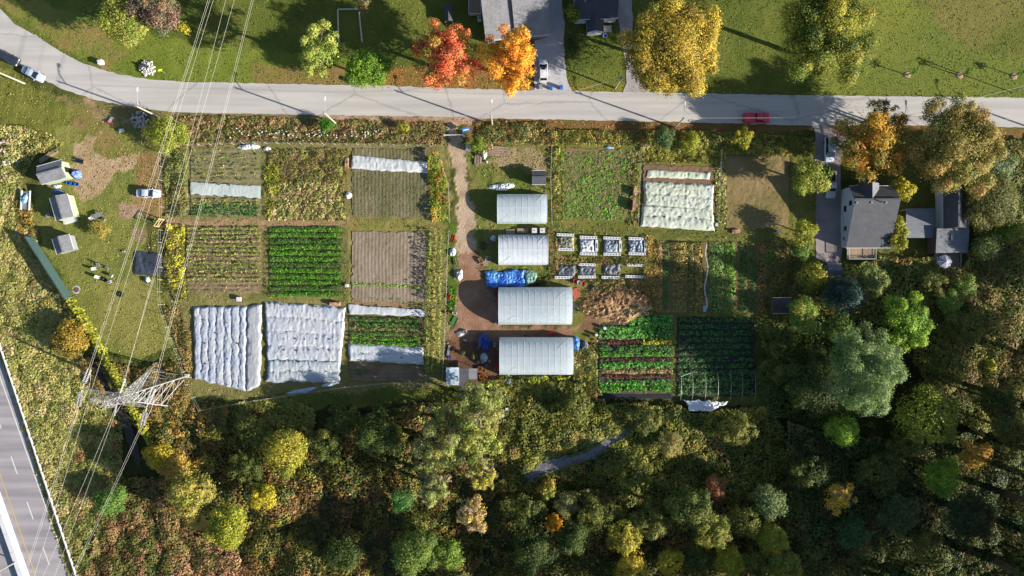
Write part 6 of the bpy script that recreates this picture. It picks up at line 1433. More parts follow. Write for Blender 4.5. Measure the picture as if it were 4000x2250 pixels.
# work yard crates, buckets, furniture
for i, (uu, vv, m_, lb, dd) in enumerate(((1876, 1440, M_orange, 'orange crate at the upper left of the crate cluster beside the lowest greenhouse', (.9, .9, .5)), (1889, 1446, M_orange, 'orange crate beneath the small white table in the crate cluster', (.8, .7, .6)), (1880, 1470, M_orange, 'orange crate in the middle of the crate cluster, above the pale tree', (.8, .8, .5)), (1896, 1474, M_orange, 'orange crate at the right of the crate cluster', (.7, .7, .5)), (1886, 1484, M_orange, 'lowest orange crate of the cluster, nearest the pale tree', (.7, .6, .45)),
        (1899, 1430, M_grey, 'small pale blue crate above the orange crates', (.6, .6, .4)), (1868, 1415, M_offwhite, 'white bucket shaped crate, left one of a pair in the work yard', (.55, .55, .4)), (1884, 1414, M_offwhite, 'white crate, right one of a pair in the work yard', (.55, .55, .4)), (1871, 1354, M_grey, 'grey crate at the edge of the work yard tarp', (.6, .8, .4)), (1932, 1346, M_steel, 'grey chair frame crate beside the lowest greenhouse', (.6, .9, .5)),
        (1766, 660 + 500, M_yellow, 'yellow crate in the green strip along the yard fence', (.6, .9, .3)), (1754, 1158, M_red, 'red crate beside the yellow crate along the yard fence', (.5, .8, .3)), (1776, 1223, M_white, 'white box beside the yard fence', (.9, .5, .4)), (1748, 1223, M_orange, 'orange white box at the fence above the blue bags', (.5, .4, .4)), (1774, 1255, M_green, 'green seedling tray beside the yard fence', (1.0, 2.0, .15)),
        (1770, 932, M_red, 'dark red tray beside the asparagus fence', (.5, 1.6, .2)), (1777, 1022, M_wood, 'grey planter beside the dirt track, below the white bundle', (.4, 1.4, .3)), (1911, 955, M_wood, 'wooden box left of the second greenhouse', (.8, 1.2, .5)), (1886, 960, M_black, 'dark box in the shade left of the second greenhouse', (.8, 1.6, .5)), (1906, 1012, M_white, 'white crate near the left end of the second greenhouse', (1.0, 1.0, .4)), (1878, 1018, M_newwood, 'pale wooden planter left of the second greenhouse', (.6, 1.2, .5)),
        (1939, 1142, M_red, 'red crates stacked at the left end of the third greenhouse', (.6, .7, .6)), (1928, 1160, M_grey, 'grey crate at the left end of the third greenhouse', (.6, 1.2, .4)), (2258, 1415, M_offwhite, 'white bucket crate at the right end of the lowest greenhouse', (.5, .4, .3)), (2287, 1366, M_offwhite, 'white box in the clutter right of the lowest greenhouse', (.5, .4, .4)), (1923, 1503, M_blue, 'blue basin below the crate cluster', (.7, .8, .3)), (1900, 1536, M_blue, 'blue crate under the pale tree edge', (.9, .7, .4)), (1817, 1296, M_white, 'white square box at the top of the work yard', (.7, .6, .5)), (1817, 1329, M_white, 'small white tray on the shaded yard ground', (.7, .3, .2)), (485, 983, M_offwhite, 'small white box on the lawn left of the black plastic sheet', (.5, .3, .3)))):
    box_thing('crate' if 'crate' in lb else ('tray' if 'tray' in lb else ('planter' if 'planter' in lb else 'storage_box')), lb, 'crate' if 'crate' in lb else ('tray' if 'tray' in lb else ('planter' if 'planter' in lb else 'box')), uu, vv, dd, random.uniform(-.6, .6), m_, None)
for u, v, lb, pp in ((1803, 1378, 'left', P_DKG), (1852, 1386, 'right', P_OLIVE)):
    t = thing('potted_plant', 'leafy potted plant on the brown work yard, %s one of the pair' % lb, 'potted plant', pos(u, v)); MB().lathe([(.3, 0), (.38, .45), (.32, .45), (.3, .38)], 12).build('pot', M_black, t)
    me, _L = crown_mesh('leaves', .8, .5, 7, .4, 22, .24, pp, int(u)); obj('leaves', me, M_leaf, t, (0, 0, .8))
for i, (u, v, r_, m_, lb) in enumerate(((1875, 1345, .25, M_white, 'white bucket beside the yard tarp'), (1905, 1382, .28, M_blue, 'pale blue tub above the clear plastic heap'), (1912, 1410, .25, M_offwhite, 'off white bucket right of the clear plastic heap'), (1842, 1450, .24, M_black, 'black bucket right of the flat canopy'), (2300, 1312, .3, M_black, 'black bucket in the clutter left of the white barrel'), (2312, 1345, .28, M_black, 'black tub left of the bold green rows'), (1938, 1262, .25, M_white, 'white bucket at the lower left corner of the third greenhouse'), (1757, 1395, .3, M_blue, 'blue and white bucket against the yard fence'))):
    t = thing('bucket', lb, 'bucket', pos(u, v)); MB().lathe([(r_ * .8, 0), (r_, .4), (r_ * .88, .4), (r_ * .7, .06)], 14).build('pail', m_, t)
    MB().path([(r_ * math.cos(PI * k / 6), 0, .4 + .12 * math.sin(PI * k / 6)) for k in range(7)], .015, 4).build('handle', M_steel, t)
box_thing('storage_box', 'long white board box leaning at the yard fence', 'box', 1752, 1370, (.3, 2.2, .25), -.2, M_white, None)
t = thing('handcart', 'white garden cart standing between the striped plot and the folded fleece', 'cart', pos(935, 1169), 0)
MB().box((.1, 0, .5), (.9, .9, .35)).build('tray', M_white, t); MB().tube((-.3, 0, .5), (-1.3, -.1, .9), .04, .04, 5).build('handle', M_steel, t)
for s in (-1, 1): MB().tube((.1, s * .45, .25), (.1, s * .55, .25), .25, .25, 12).build('wheel', M_rubber, t)
t = thing('info_board', 'blue information board on posts beside the track entrance', 'sign', pos(1822, 512, 0), .25)
for s in (-1, 1): MB().tube((s * .6, 0, 0), (s * .6, 0, 1.6), .05, .05, 6).build('post', M_pole, t)
MB().box((0, 0, 1.3), (1.5, .06, .9), 0, 0, 1, Matrix.Rotation(-.9, 3, 'X')).build('board', M_blue, t)
MB().box((0, -.04, 1.345), (1.1, .02, .18), 0, 0, 1, Matrix.Rotation(-.9, 3, 'X')).build('print_panel', M_white, t)
t = thing('fleece_line', 'thin twisted white fleece line lying along the overgrown rows', 'fleece', pos(2752, 1080)); pts = []
for k in range(24): x, y = P(2758 - 5 * math.sin(k * .5) - k * .2, 950 + k * 11); pts.append((x - t.location.x, y - t.location.y, .5 + .1 * math.sin(k)))
m = MB()
for i, (a, b) in enumerate(zip(pts[:-1], pts[1:])): m.tube(a, b, .08 + .08 * abs(math.sin(i * 1.3)), .08 + .08 * abs(math.sin((i + 1) * 1.3)), 5)
m.build('strip', M_offwhite, t)
t = thing('lawn_basin', 'white and blue round basin on the shaded lawn before the small dark house', 'basin', pos(2363, 142)); MB().lathe([(.3, 0), (.5, .4), (.5, .42), (.4, .3)], 12).build('bowl', M_white, t); MB().lathe([(.38, 0), (.38, .02), (.1, .03)], 12, 0, (0, 0, .33)).build('water', M_blue, t)
t = thing('log', 'pale felled log lying beside the long dark house', 'log', pos(3795, 815), .3); MB().tube((-.9, 0, .35), (.9, 0, .5), .2, .26, 9).build('bole', M_palebark, t)
# ------------------------------------------------------------------ water and painted vine shade
M_water = pm('ditch_water', (132, 132, 138), .35, .3, 1.8, .7, 7, 0, (84, 86, 92), .4)
o = paved('ditch_water', [(2040, 1830), (2090, 1815), (2200, 1780), (2290, 1755), (2350, 1715), (2420, 1680), (2465, 1665), (2460, 1700), (2390, 1745), (2320, 1790), (2230, 1820), (2150, 1850), (2080, 1880), (2045, 1870)], M_water, .48, 'grey blue ditch water showing through the thicket', 10, 4)
o = paved('creek_water', [(352, 1370), (422, 1470), (482, 1578), (528, 1690), (556, 1790), (550, 1824), (530, 1800), (502, 1722), (458, 1612), (400, 1502), (342, 1395)], pm('creek_water', (52, 50, 38), .7, .3, 1, .2, 8), .3, 'dark strip painted as the shade beside the yellow vines', 12, 4)  # dark sheet stands in for the shadow beside the vine hedge
WATER = [(2052, 1842), (2100, 1826), (2200, 1792), (2290, 1766), (2350, 1728), (2420, 1694), (2450, 1682), (2450, 1694), (2390, 1732), (2320, 1778), (2230, 1808), (2150, 1838), (2085, 1866), (2056, 1862)]
VINE_SHADE = [(345, 1370), (352, 1370), (420, 1472), (478, 1580), (524, 1690), (552, 1790), (548, 1820), (535, 1800), (506, 1720), (462, 1610), (405, 1500), (348, 1395)]
SHEDS = [[(1730, 1420), (1900, 1420), (1900, 1510), (1730, 1510)], [(150, 600), (340, 600), (340, 740), (150, 740)]]

# ------------------------------------------------------------------ undergrowth
KT = [WATER, VINE_SHADE]
brush('meadow_grass', [(-120, 620), (60, 650), (118, 800), (150, 950), (250, 1170), (300, 1290), (330, 1420), (400, 1560), (440, 1700), (420, 1900), (360, 2300), (280, 2300), (60, 1560), (-20, 1330), (-120, 1100)], P_MEADOW, .22, 2.6, 24, .3, 1, 'tall tan and green meadow grass between the highway and the noise barrier', 1.7, warp=20, wild=.3, kill=KT)
brush('meadow_grass', [(330, 1600), (480, 1640), (480, 1860), (430, 2000), (360, 2300), (300, 2200), (260, 1900)], [(140, 140, 72, 4), (118, 128, 60, 3), (160, 150, 84, 2), (172, 130, 84, 1.5)], .5, 2.0, 20, .36, 2, 'green brown meadow grass below the transmission tower', 1.5, kill=KT)
brush('undergrowth', [(560, 1440), (700, 1400), (760, 1560), (900, 1570), (870, 1740), (800, 1960), (700, 2100), (640, 1900), (600, 1740), (540, 1640), (330, 1480), (320, 1400), (480, 1420)], P_BROWN, 1.2, 1.8, 15, .42, 3, 'brown and olive shrubs around the transmission tower', kill=KT)
brush('undergrowth', [(400, 1860), (620, 1860), (760, 2080), (1000, 2180), (1100, 2300), (320, 2300), (380, 2080)], P_WEEDB, 1.0, 1.8, 15, .42, 4, 'reddish brown and olive brush at the bottom left', kill=KT)
brush('undergrowth', [(620, 2020), (900, 2120), (1060, 2300), (620, 2300)], [(196, 150, 110, 4), (170, 128, 92, 3), (140, 110, 76, 2), (130, 124, 66, 1.5)], .9, 1.5, 12, .42, 5, 'dry pinkish brown brush at the bottom left')
brush('tall_grass', [(800, 1590), (1100, 1545), (1240, 1600), (1220, 1700), (1150, 1740), (1000, 1720), (860, 1680), (780, 1620)], [(150, 150, 72, 4), (130, 138, 62, 3), (172, 160, 90, 2), (150, 118, 66, 1)], .7, 1.6, 20, .36, 6, 'rumpled olive grass below the left gardens', 1.8)
brush('undergrowth', [(780, 1640), (1060, 1700), (1240, 1680), (1480, 1600), (1760, 1560), (1960, 1540), (1980, 1900), (1700, 2100), (1500, 2300), (1000, 2300), (860, 2060), (800, 1900)], P_THICK, 2.2, 2.6, 13, .42, 7, 'dense olive and brown thicket below the left gardens')
brush('undergrowth', [(1240, 1900), (1500, 1880), (1560, 2060), (1540, 2300), (1200, 2300), (1150, 2100)], P_BRDARK, 1.0, 1.8, 12, .42, 8, 'dark rusty brown thicket in the lower middle')
brush('undergrowth', [(1900, 1480), (2330, 1490), (2360, 1570), (2640, 1580), (2700, 1610), (3000, 1580), (3060, 1680), (3100, 1900), (2700, 2000), (2300, 1960), (1960, 1900), (1940, 1600)], [(142, 142, 60, 4), (120, 124, 54, 3), (96, 106, 46, 3), (164, 152, 72, 2), (140, 108, 70, 1), (112, 140, 60, 1.2)], 1.4, 1.9, 15, .42, 9, 'sunlit olive green thicket below the greenhouses', kill=[WATER, [(2334, 1540), (2640, 1540), (2640, 1556), (2334, 1556)]])
brush('ditch_grass', [(2060, 1790), (2200, 1740), (2340, 1670), (2440, 1630), (2470, 1655), (2350, 1715), (2200, 1778), (2060, 1830)], [(178, 176, 100, 3), (150, 158, 84, 2), (196, 180, 110, 1)], .9, .9, 20, .34, 10, 'pale green bank grass along the grey ditch', 1.8, warp=16, kill=KT)
brush('undergrowth', [(1960, 1900), (2300, 1900), (2700, 1960), (3100, 1860), (3200, 2300), (1700, 2300), (1720, 2100)], P_THICK, 2.6, 3.0, 13, .46, 11, 'dark olive thicket along the bottom centre')
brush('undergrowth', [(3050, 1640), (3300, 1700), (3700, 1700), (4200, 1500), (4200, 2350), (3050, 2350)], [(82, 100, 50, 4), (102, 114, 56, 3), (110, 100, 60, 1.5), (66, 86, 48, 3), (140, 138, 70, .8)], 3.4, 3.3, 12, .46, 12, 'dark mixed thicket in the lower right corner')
brush('undergrowth', [(3560, 1060), (3640, 1060), (3760, 1030), (3800, 880), (3900, 560), (4200, 540), (4200, 1560), (3800, 1700), (3640, 1560), (3560, 1400)], [(132, 134, 64, 4), (112, 118, 56, 3), (146, 126, 72, 3), (160, 154, 78, 2), (98, 114, 54, 2)], 2.2, 2.6, 14, .42, 13, 'rolling olive brush along the right side below the houses')
brush('undergrowth', [(3190, 1050), (3290, 1040), (3420, 1010), (3640, 1000), (3660, 1060), (3600, 1300), (3300, 1250), (3140, 1180)], [(130, 142, 70, 3), (150, 154, 84, 2), (112, 126, 58, 3), (160, 128, 70, 2), (180, 150, 80, 1)], 1.8, 2.2, 13, .45, 14, 'green and rusty shrubs behind the white sided house')
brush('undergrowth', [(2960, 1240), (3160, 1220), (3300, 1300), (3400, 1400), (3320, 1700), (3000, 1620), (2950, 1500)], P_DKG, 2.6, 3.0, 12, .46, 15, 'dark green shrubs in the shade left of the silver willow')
VW = [TRACK, [(1730, 440), (1860, 440), (1860, 610), (1730, 610)]]
brush('verge_weeds', [(670, 450), (1100, 462), (1500, 472), (1740, 480), (1748, 560), (1690, 572), (1400, 562), (1000, 560), (660, 580)], P_WEEDB, .45, 1.2, 18, .32, 16, 'brown and green weeds on the verge south of the road', kill=VW, warp=16)
brush('verge_weeds', [(1846, 475), (2160, 480), (2160, 575), (1960, 560), (1850, 620), (1830, 560)], P_WEED, .7, 1.3, 16, .36, 17, 'mixed weeds right of the track entrance', kill=VW, warp=16)
brush('verge_weeds', [(2150, 515), (2500, 510), (2900, 520), (3170, 540), (3180, 620), (2820, 600), (2820, 640), (2510, 642), (2500, 572), (2160, 570)], [(150, 146, 62, 3), (124, 130, 56, 3), (176, 164, 74, 2), (150, 124, 76, 2)], .9, 1.3, 17, .36, 18, 'yellowing weeds above the right garden plots', warp=16)
brush('verge_weeds', [(2160, 580), (2200, 580), (2200, 870), (2160, 870)], P_YG + P_WEED, .8, 1.0, 16, .34, 19, 'green weed strip left of the weedy plot', warp=12)
brush('verge_weeds', [(2452, 590), (2498, 590), (2492, 880), (2448, 880)], P_WEED, .4, 1.0, 14, .32, 20, 'weed strip between the weedy plot and the cream fleece', warp=12)
brush('verge_weeds', [(2786, 600), (2836, 600), (2836, 890), (2800, 890)], P_MEADOW, .5, 1.0, 16, .32, 21, 'tan grass strip right of the cream fleece', warp=12)
brush('verge_weeds', [(650, 600), (738, 580), (738, 850), (650, 850)], [(130, 138, 72, 3), (110, 124, 64, 3), (150, 150, 96, 2), (160, 140, 80, 2)], .9, 1.3, 16, .36, 22, 'grey green weeds between the car and the top left plot', warp=14)
brush('verge_weeds', [(652, 870), (726, 880), (730, 1180), (690, 1180), (654, 1080)], [(205, 195, 60, 3), (170, 168, 62, 3), (150, 135, 80, 3), (120, 128, 56, 2)], .8, 1.1, 16, .36, 23, 'yellow flowering weeds beside the striped plot', warp=14)
brush('verge_weeds', [(1672, 600), (1712, 590), (1750, 720), (1754, 860), (1690, 870), (1676, 760)], [(150, 160, 50, 3), (120, 140, 48, 2), (196, 150, 60, 2), (172, 170, 60, 2)], 1.5, 1.3, 20, .4, 24, 'tall green and rusty shrubs at the right edge of the left gardens', warp=12)
brush('verge_weeds', [(2140, 890), (2180, 900), (2180, 1060), (2140, 1110)], P_WEEDB, .9, 1.2, 15, .36, 25, 'brown weeds right of the second greenhouse')
brush('verge_weeds', [(2160, 1000), (2540, 1004), (2550, 1034), (2160, 1034)], P_WEEDB, .7, 1.2, 16, .34, 26, 'brown green weeds between the rows of raised beds', warp=12)
brush('verge_weeds', [(2520, 920), (2580, 930), (2580, 1200), (2540, 1230), (2510, 1100)], [(190, 152, 84, 3), (160, 140, 72, 3), (130, 130, 60, 2)], .8, 1.3, 16, .36, 27, 'golden brown weeds left of the overgrown strip', warp=14)
brush('verge_weeds', [(2300, 1095), (2530, 1090), (2530, 1180), (2420, 1130), (2310, 1150)], P_WEEDB, .8, 1.3, 12, .36, 28, 'brown weeds above the compost mound', warp=14)
brush('verge_weeds', [(2242, 1370), (2334, 1330), (2334, 1500), (2240, 1500)], P_WEED, .7, 1.2, 14, .36, 29, 'mixed weeds between the lowest greenhouse and the bold green rows', warp=14)
brush('verge_weeds', [(1756, 1120), (1784, 1120), (1782, 1210), (1752, 1210)], C_BRT, .4, .8, 16, .3, 30, 'bright green weeds along the yard fence', warp=8)
brush('verge_weeds', [(-100, 480), (150, 500), (250, 560), (230, 600), (150, 600), (90, 700), (-100, 640)], P_MEADOW + [(200, 185, 60, 1)], .7, 1.3, 14, .36, 31, 'tan weeds with yellow flecks at the left edge', warp=16)
brush('verge_weeds', [(640, 1200), (700, 1190), (750, 1300), (756, 1480), (720, 1420)], [(160, 125, 78, 3), (140, 126, 68, 3), (175, 145, 90, 2)], .8, 1.2, 16, .36, 32, 'rusty weeds left of the folded fleece', warp=12)
brush('verge_weeds', [(2960, 940), (3060, 930), (3150, 960), (3140, 1180), (3060, 1160), (2990, 1200)], [(160, 130, 80, 3), (140, 126, 68, 3), (110, 124, 54, 2)], .9, 1.5, 14, .4, 33, 'rusty weeds and shrubs left of the brown driveway', warp=14)
brush('verge_weeds', [(70, 780), (130, 820), (140, 900), (100, 960), (60, 860)], [(190, 150, 70, 3), (160, 136, 64, 2), (140, 140, 60, 2)], .8, 1.2, 16, .36, 34, 'orange brown weeds above the noise barrier', warp=14)
brush('verge_weeds', [(1960, 1466), (2330, 1470), (2330, 1520), (1900, 1510)], P_YG + P_DKG, 1.0, 1.3, 15, .4, 35, 'yellow green shrubs along the lowest greenhouse', warp=12)
ROADK = [ROAD, DRIVES['a'], DRIVES['b'], DRIVES['c'], TRACK] + PLOT_AREAS
GRS = [(114, 122, 54, 3), (104, 116, 50, 3), (124, 122, 64, 1.5), (94, 108, 46, 1)]
for nm, py_, pal_, hh, ds, sd, lb in (
    ('lawn_grass', [(-60, -60), (4060, -60), (4060, 390), (2000, 360), (700, 330), (250, 230), (-60, 20)], GRS, .07, 4.2, 301, 'short grass tufts on the lawns north of the road'),
    ('lawn_grass', [(-60, 230), (200, 350), (400, 410), (650, 450), (650, 1180), (720, 1400), (560, 1440), (420, 1380), (280, 1160), (150, 900), (100, 700), (240, 600), (240, 500), (-60, 480)], [(150, 148, 78, 3), (130, 136, 62, 3), (168, 152, 98, 1.5), (112, 124, 54, 1)], .09, 5.0, 302, 'short grass tufts in the left compound'),
    ('path_grass', [(640, 850), (1760, 560), (1760, 1520), (900, 1580), (700, 1500)], [(150, 142, 84, 3), (128, 130, 68, 3), (172, 150, 104, 1.5)], .16, 6.0, 303, 'short grass on the paths between the left plots'),
    ('path_grass', [(1860, 560), (3180, 560), (3180, 1240), (2330, 1240), (2230, 1120), (2140, 1100), (1940, 1100), (1860, 1060)], [(140, 136, 72, 3), (118, 124, 58, 3), (160, 140, 92, 1.5)], .2, 6.5, 304, 'rough grass around the right plots and upper greenhouses')):
    brush(nm, py_, pal_, hh, 1.1, ds, .19, sd, lb, 1.3, warp=10, wild=.5, kill=ROADK + ([rect(1940, 750, 2145, 1040)] if sd == 304 else []))
# fallen leaves
def litter(label, poly, cols, dens, seed):
    us = [p[0] for p in poly]; vs = [p[1] for p in poly]; x0, y0 = P(min(us), max(vs)); x1, y1 = P(max(us), min(vs)); rs = np.random.RandomState(seed); n = int((x1 - x0) * (y1 - y0) * dens)
    x = rs.uniform(x0, x1, n); y = rs.uniform(y0, y1, n); m = inpoly(x * S + 2000, 1125 - y * S, poly); x, y = x[m], y[m]; n = len(x)
    c = np.stack([x, y, np.full(n, .09)], 1); nor = rs.randn(n, 3) * .3 + np.array([0, 0, 1]); np.random.seed(seed)
    o = obj('fallen_leaves', leaves('fallen_leaves', c, nor, rs.uniform(.1, .24, n), pick(pal(cols), rs.rand(n)) * rs.uniform(.7, 1.4, n)[:, None]), M_leaf); tag(o, label, kind='stuff')
litter('orange fallen leaves on the grass under the orange and red trees', [(1480, 262), (2088, 200), (2092, 352), (1490, 350)], [(225, 125, 65, 3), (240, 170, 75, 2), (190, 100, 60, 2)], 2.5, 1)
litter('brown fallen leaves along the road verge', [(1300, 462), (2580, 480), (2580, 510), (1300, 490)], [(190, 120, 70, 3), (205, 150, 90, 2)], 5, 2)
litter('scattered golden leaves under the big golden tree', [(2440, 300), (2900, 320), (2900, 362), (2450, 362)], [(220, 180, 80, 3), (200, 150, 80, 2)], 3, 3)
litter('orange fallen leaves on the driveway edge', [(2190, 60), (2230, 330), (2250, 330), (2215, 60)], [(200, 120, 70, 3)], 2, 4)

# ------------------------------------------------------------------ trees
T = tree
for i, (u, v, r, h) in enumerate(((3100, 2400, 120, 18), (3400, 2430, 140, 20), (3700, 2420, 150, 22), (3950, 2480, 150, 24), (4200, 2560, 170, 26), (4500, 2450, 180, 28), (2750, 2400, 110, 15), (2350, 2400, 110, 14), (1950, 2400, 110, 13), (4450, 1500, 160, 20), (4400, 1100, 150, 14))):
    T(u, v, r, h, P_DKG, 'dark green tree beyond the bottom and right edges, %s' % ('below the pale yellow green crown', 'below the dark olive tree', 'below the lower right shade', 'below the corner', 'diagonal from the corner', 'far beyond the corner', 'below the bright yellow trees', 'below the golden tree', 'below the middle dark tree', 'right of the olive tree', 'right of the patio brush')[i], 250 + i, 'tall_tree', n_l=46, lobe=.24, dens=8, size=.5, group='trees beyond the lower right edges')
T(478, 70, 92, 11, [(165, 175, 70, 3), (190, 190, 85, 3), (130, 150, 60, 2)], 'dense yellow green rounded tree at the top left, beside the reddish tree', 101, 'dense_tree', n_l=40, ry=100, lobe=.28, dens=16, size=.36)
T(592, 28, 92, 12, [(150, 120, 100, 3), (120, 125, 90, 3), (165, 130, 100, 2), (110, 70, 75, 1)], 'rounded tree with grey green and dull red leaves at the top left', 102, 'round_tree', n_l=44, lobe=.24, dens=15)
T(718, 112, 26, 2.6, P_YELLOW, 'small yellow shrub beside the reddish tree at the top left', 103, 'shrub', n_l=9, lobe=.45, cat='shrub', size=.3)
T(1418, 22, 28, 5, P_TAN, 'bare pale topped tree at the top of the shaded lawn', 104, 'bare_tree', n_l=12, lobe=.4, gap=.3, twigs=3)
T(1238, 192, 74, 15, [(175, 190, 80, 3), (200, 205, 100, 3), (140, 165, 65, 2)], 'tall ragged yellow green tree above the road, left of the round green tree', 105, 'ragged_tree', n_l=34, ry=112, lobe=.22, gap=.12, spread=.72)
T(1432, 266, 84, 9.5, G_MAPLE, 'rounded bright green maple overhanging the road edge', 106, 'maple_tree', n_l=34, ry=70, lobe=.27, spread=.7)
T(1745, 215, 118, 15, P_RED, 'maple turning red, orange and green left of the orange tree', 107, 'maple_tree', n_l=64, ry=128, lobe=.19, spread=.78, dens=15)
T(1986, 228, 104, 16, P_ORANGE, 'bright orange maple in front of the large grey roofed house', 108, 'maple_tree', n_l=60, ry=130, lobe=.2, spread=.78, dens=16)
T(2236, 55, 30, 6, [(120, 140, 50, 3), (165, 165, 60, 3), (80, 110, 45, 2)], 'narrow green and yellow tree between the concrete driveway and the small house', 109, 'narrow_tree', n_l=18, ry=44, lobe=.36)
T(2238, 175, 32, 4, P_DKG, 'dark shaded shrub row right of the concrete driveway', 110, 'shrub', n_l=16, ry=70, lobe=.4, cat='shrub')
T(2635, 176, 186, 15, P_GOLD, 'very large golden brown tree above the road in the top middle', 111, 'golden_tree', n_l=110, ry=172, lobe=.16, dens=20, spread=.8, gap=.05)
T(3245, 120, 166, 19, [(165, 165, 55, 3), (195, 185, 70, 3), (110, 130, 45, 3), (80, 105, 40, 1)], 'very large yellow green tree at the left edge of the big lawn', 112, 'broad_tree', n_l=100, ry=200, lobe=.19, dens=19, spread=.75)
for u, v, lb in ((3350, 288, 'leftmost, nearest the very large yellow green tree'), (3556, 288, 'second from the left'), (3765, 290, 'third from the left'), (3981, 294, 'rightmost')):
    t = T(u + 22, v - 14, 18, 4.2, [(140, 185, 60, 2), (120, 160, 60, 2)], 'staked sapling on the big lawn, ' + lb, 120 + u % 7, 'sapling', n_l=7, ry=24, lobe=.4, size=.26, dens=9, cat='sapling', group='saplings on the big lawn')
    MB().lathe([(.75, 0), (.6, .12), (.25, .16)], 14).build('mulch_ring', pm('mulch', (170, 145, 120), .95, .3, 3, .3, 8), t)
T(650, 520, 78, 4.2, [(170, 182, 62, 3), (190, 195, 75, 2), (140, 158, 55, 2)], 'yellow green roadside bush under the power lines', 130, 'large_bush', n_l=26, ry=66, lobe=.26, cat='bush', spread=.7, size=.3)
T(1270, 490, 30, 2.4, C_BRT, 'bright green shrub on the verge beside the second street lamp', 131, 'shrub', n_l=10, lobe=.4, cat='shrub', size=.3)
T(1582, 496, 22, 2.0, P_YELLOW, 'small yellow shrub on the verge above the asparagus fence', 132, 'shrub', n_l=8, lobe=.45, cat='shrub', size=.28)
T(2594, 540, 44, 3.4, [(120, 145, 85, 3), (100, 125, 70, 3), (140, 160, 100, 1)], 'round grey green bush on the verge above the cream fleece', 133, 'round_bush', n_l=24, lobe=.3, cat='bush', size=.26, dens=20)
T(2905, 538, 34, 4.2, P_YELLOW, 'upright yellow shrub below the red pickup truck', 134, 'shrub', n_l=14, ry=46, lobe=.33, cat='shrub')
T(2700, 560, 40, 2.6, P_YG, 'olive yellow bush between the round bush and the yellow shrub', 135, 'bush', n_l=14, lobe=.35, cat='bush', size=.32)
T(1872, 570, 34, 2.6, [(150, 165, 60, 2), (120, 145, 50, 2)], 'green bush above the lumber near the track', 136, 'bush', n_l=12, lobe=.38, cat='bush', size=.3)
T(3425, 550, 142, 13, [(235, 160, 60, 3), (215, 175, 60, 2), (150, 145, 60, 2.5), (225, 130, 60, 1.5), (120, 120, 55, 2)], 'orange and olive maple with bare twigs above the white sided house', 137, 'maple_tree', n_l=52, ry=138, lobe=.2, gap=.12, spread=.82, twigs=10)
T(3452, 440, 62, 11, [(215, 185, 55, 2), (130, 135, 60, 3), (150, 150, 75, 2)], 'thin yellow and olive tree leaning over the road at the right', 138, 'thin_tree', n_l=18, lobe=.26, gap=.3, spread=.85, twigs=8)
T(3738, 575, 168, 16, [(172, 150, 72, 3), (150, 138, 64, 3), (185, 146, 80, 2), (130, 140, 62, 3), (205, 180, 78, 1.2)], 'very large brown and olive maple overhanging the long dark roof', 139, 'maple_tree', n_l=110, ry=180, lobe=.16, dens=19, spread=.82)
T(3172, 688, 76, 7.5, [(160, 178, 60, 3), (185, 190, 75, 2), (120, 145, 50, 2), (190, 150, 70, .6)], 'green yellow tree overhanging the white pickup truck', 140, 'ragged_tree', n_l=34, lobe=.25, spread=.74)
T(3145, 900, 46, 5, P_YG, 'yellow green shrub tree left of the brown driveway', 141, 'small_tree', n_l=20, ry=60, lobe=.3)
T(3130, 975, 38, 3.6, [(130, 165, 70, 3), (110, 145, 60, 2)], 'light green shrub at the lower left of the brown driveway', 142, 'shrub', n_l=14, lobe=.36, cat='shrub')
T(3532, 738, 44, 6, P_YELLOW, 'bright yellow tree between the two houses on the right', 143, 'yellow_tree', n_l=22, ry=48, lobe=.3)
T(3514, 905, 34, 5, [(200, 190, 60, 3), (180, 178, 60, 2), (150, 160, 60, 1)], 'tall yellow hedge tree along the right wall of the white sided house', 144, 'yellow_tree', n_l=26, ry=88, lobe=.4)
T(3875, 775, 105, 8, P_OLIVE, 'spreading olive brown tree right of the long dark house', 145, 'spreading_tree', n_l=50, ry=105, lobe=.2, size=.32, dens=18)
T(3890, 640, 80, 7, [(140, 155, 100, 3), (120, 140, 80, 3), (165, 170, 110, 1)], 'grey green tree at the right edge below the brown maple', 146, 'spreading_tree', n_l=34, ry=70, lobe=.25, size=.34)
T(3178, 1078, 56, 6, [(195, 185, 60, 3), (150, 150, 55, 3), (110, 125, 50, 2)], 'yellow and olive tree left of the small shed on the driveway', 147, 'small_tree', n_l=26, lobe=.28)
T(3258, 1108, 24, 4, P_YELLOW, 'small bright yellow tree just below the small driveway shed', 148, 'small_tree', n_l=9, lobe=.42)
T(3148, 1226, 60, 12, [(130, 165, 60, 3), (170, 185, 75, 2), (195, 195, 80, 1.5), (100, 135, 50, 2)], 'green and yellow tree right of the old dark shed', 149, 'small_tree', n_l=30, ry=72, lobe=.26)
T(3282, 1275, 62, 8, [(110, 140, 55, 3), (130, 155, 65, 2)], 'mid green tree above the silver willow', 150, 'green_tree', n_l=30, ry=54, lobe=.27)
T(3330, 1160, 82, 11, P_SPRUCE, 'dark blue green spruce behind the white sided house', 151, 'spruce_tree', 'cone', n_l=46, lobe=.34, size=.34, dens=14)
T(3412, 1090, 54, 7, [(150, 165, 85, 3), (125, 145, 70, 2)], 'pale green shrub tree below the deck', 152, 'green_tree', n_l=26, ry=66, lobe=.28)
T(3550, 1255, 92, 12, P_BRIGHT, 'bright lime green tree in the right woodland', 153, 'lime_tree', n_l=56, ry=118, lobe=.2, spread=.76)
T(3400, 1450, 140, 19, P_WILLOW, 'very large silver green willow in the right woodland', 154, 'willow_tree', 'willow', n_l=90, ry=168, lobe=.18, size=.4, dens=18, spread=.76)
T(3190, 1500, 110, 8, P_DKG, 'dark green tree left of the silver willow, shade painted into its leaves', 155, 'dark_tree', n_l=50, ry=120, lobe=.22)  # palette taken darker to carry the willow's shade
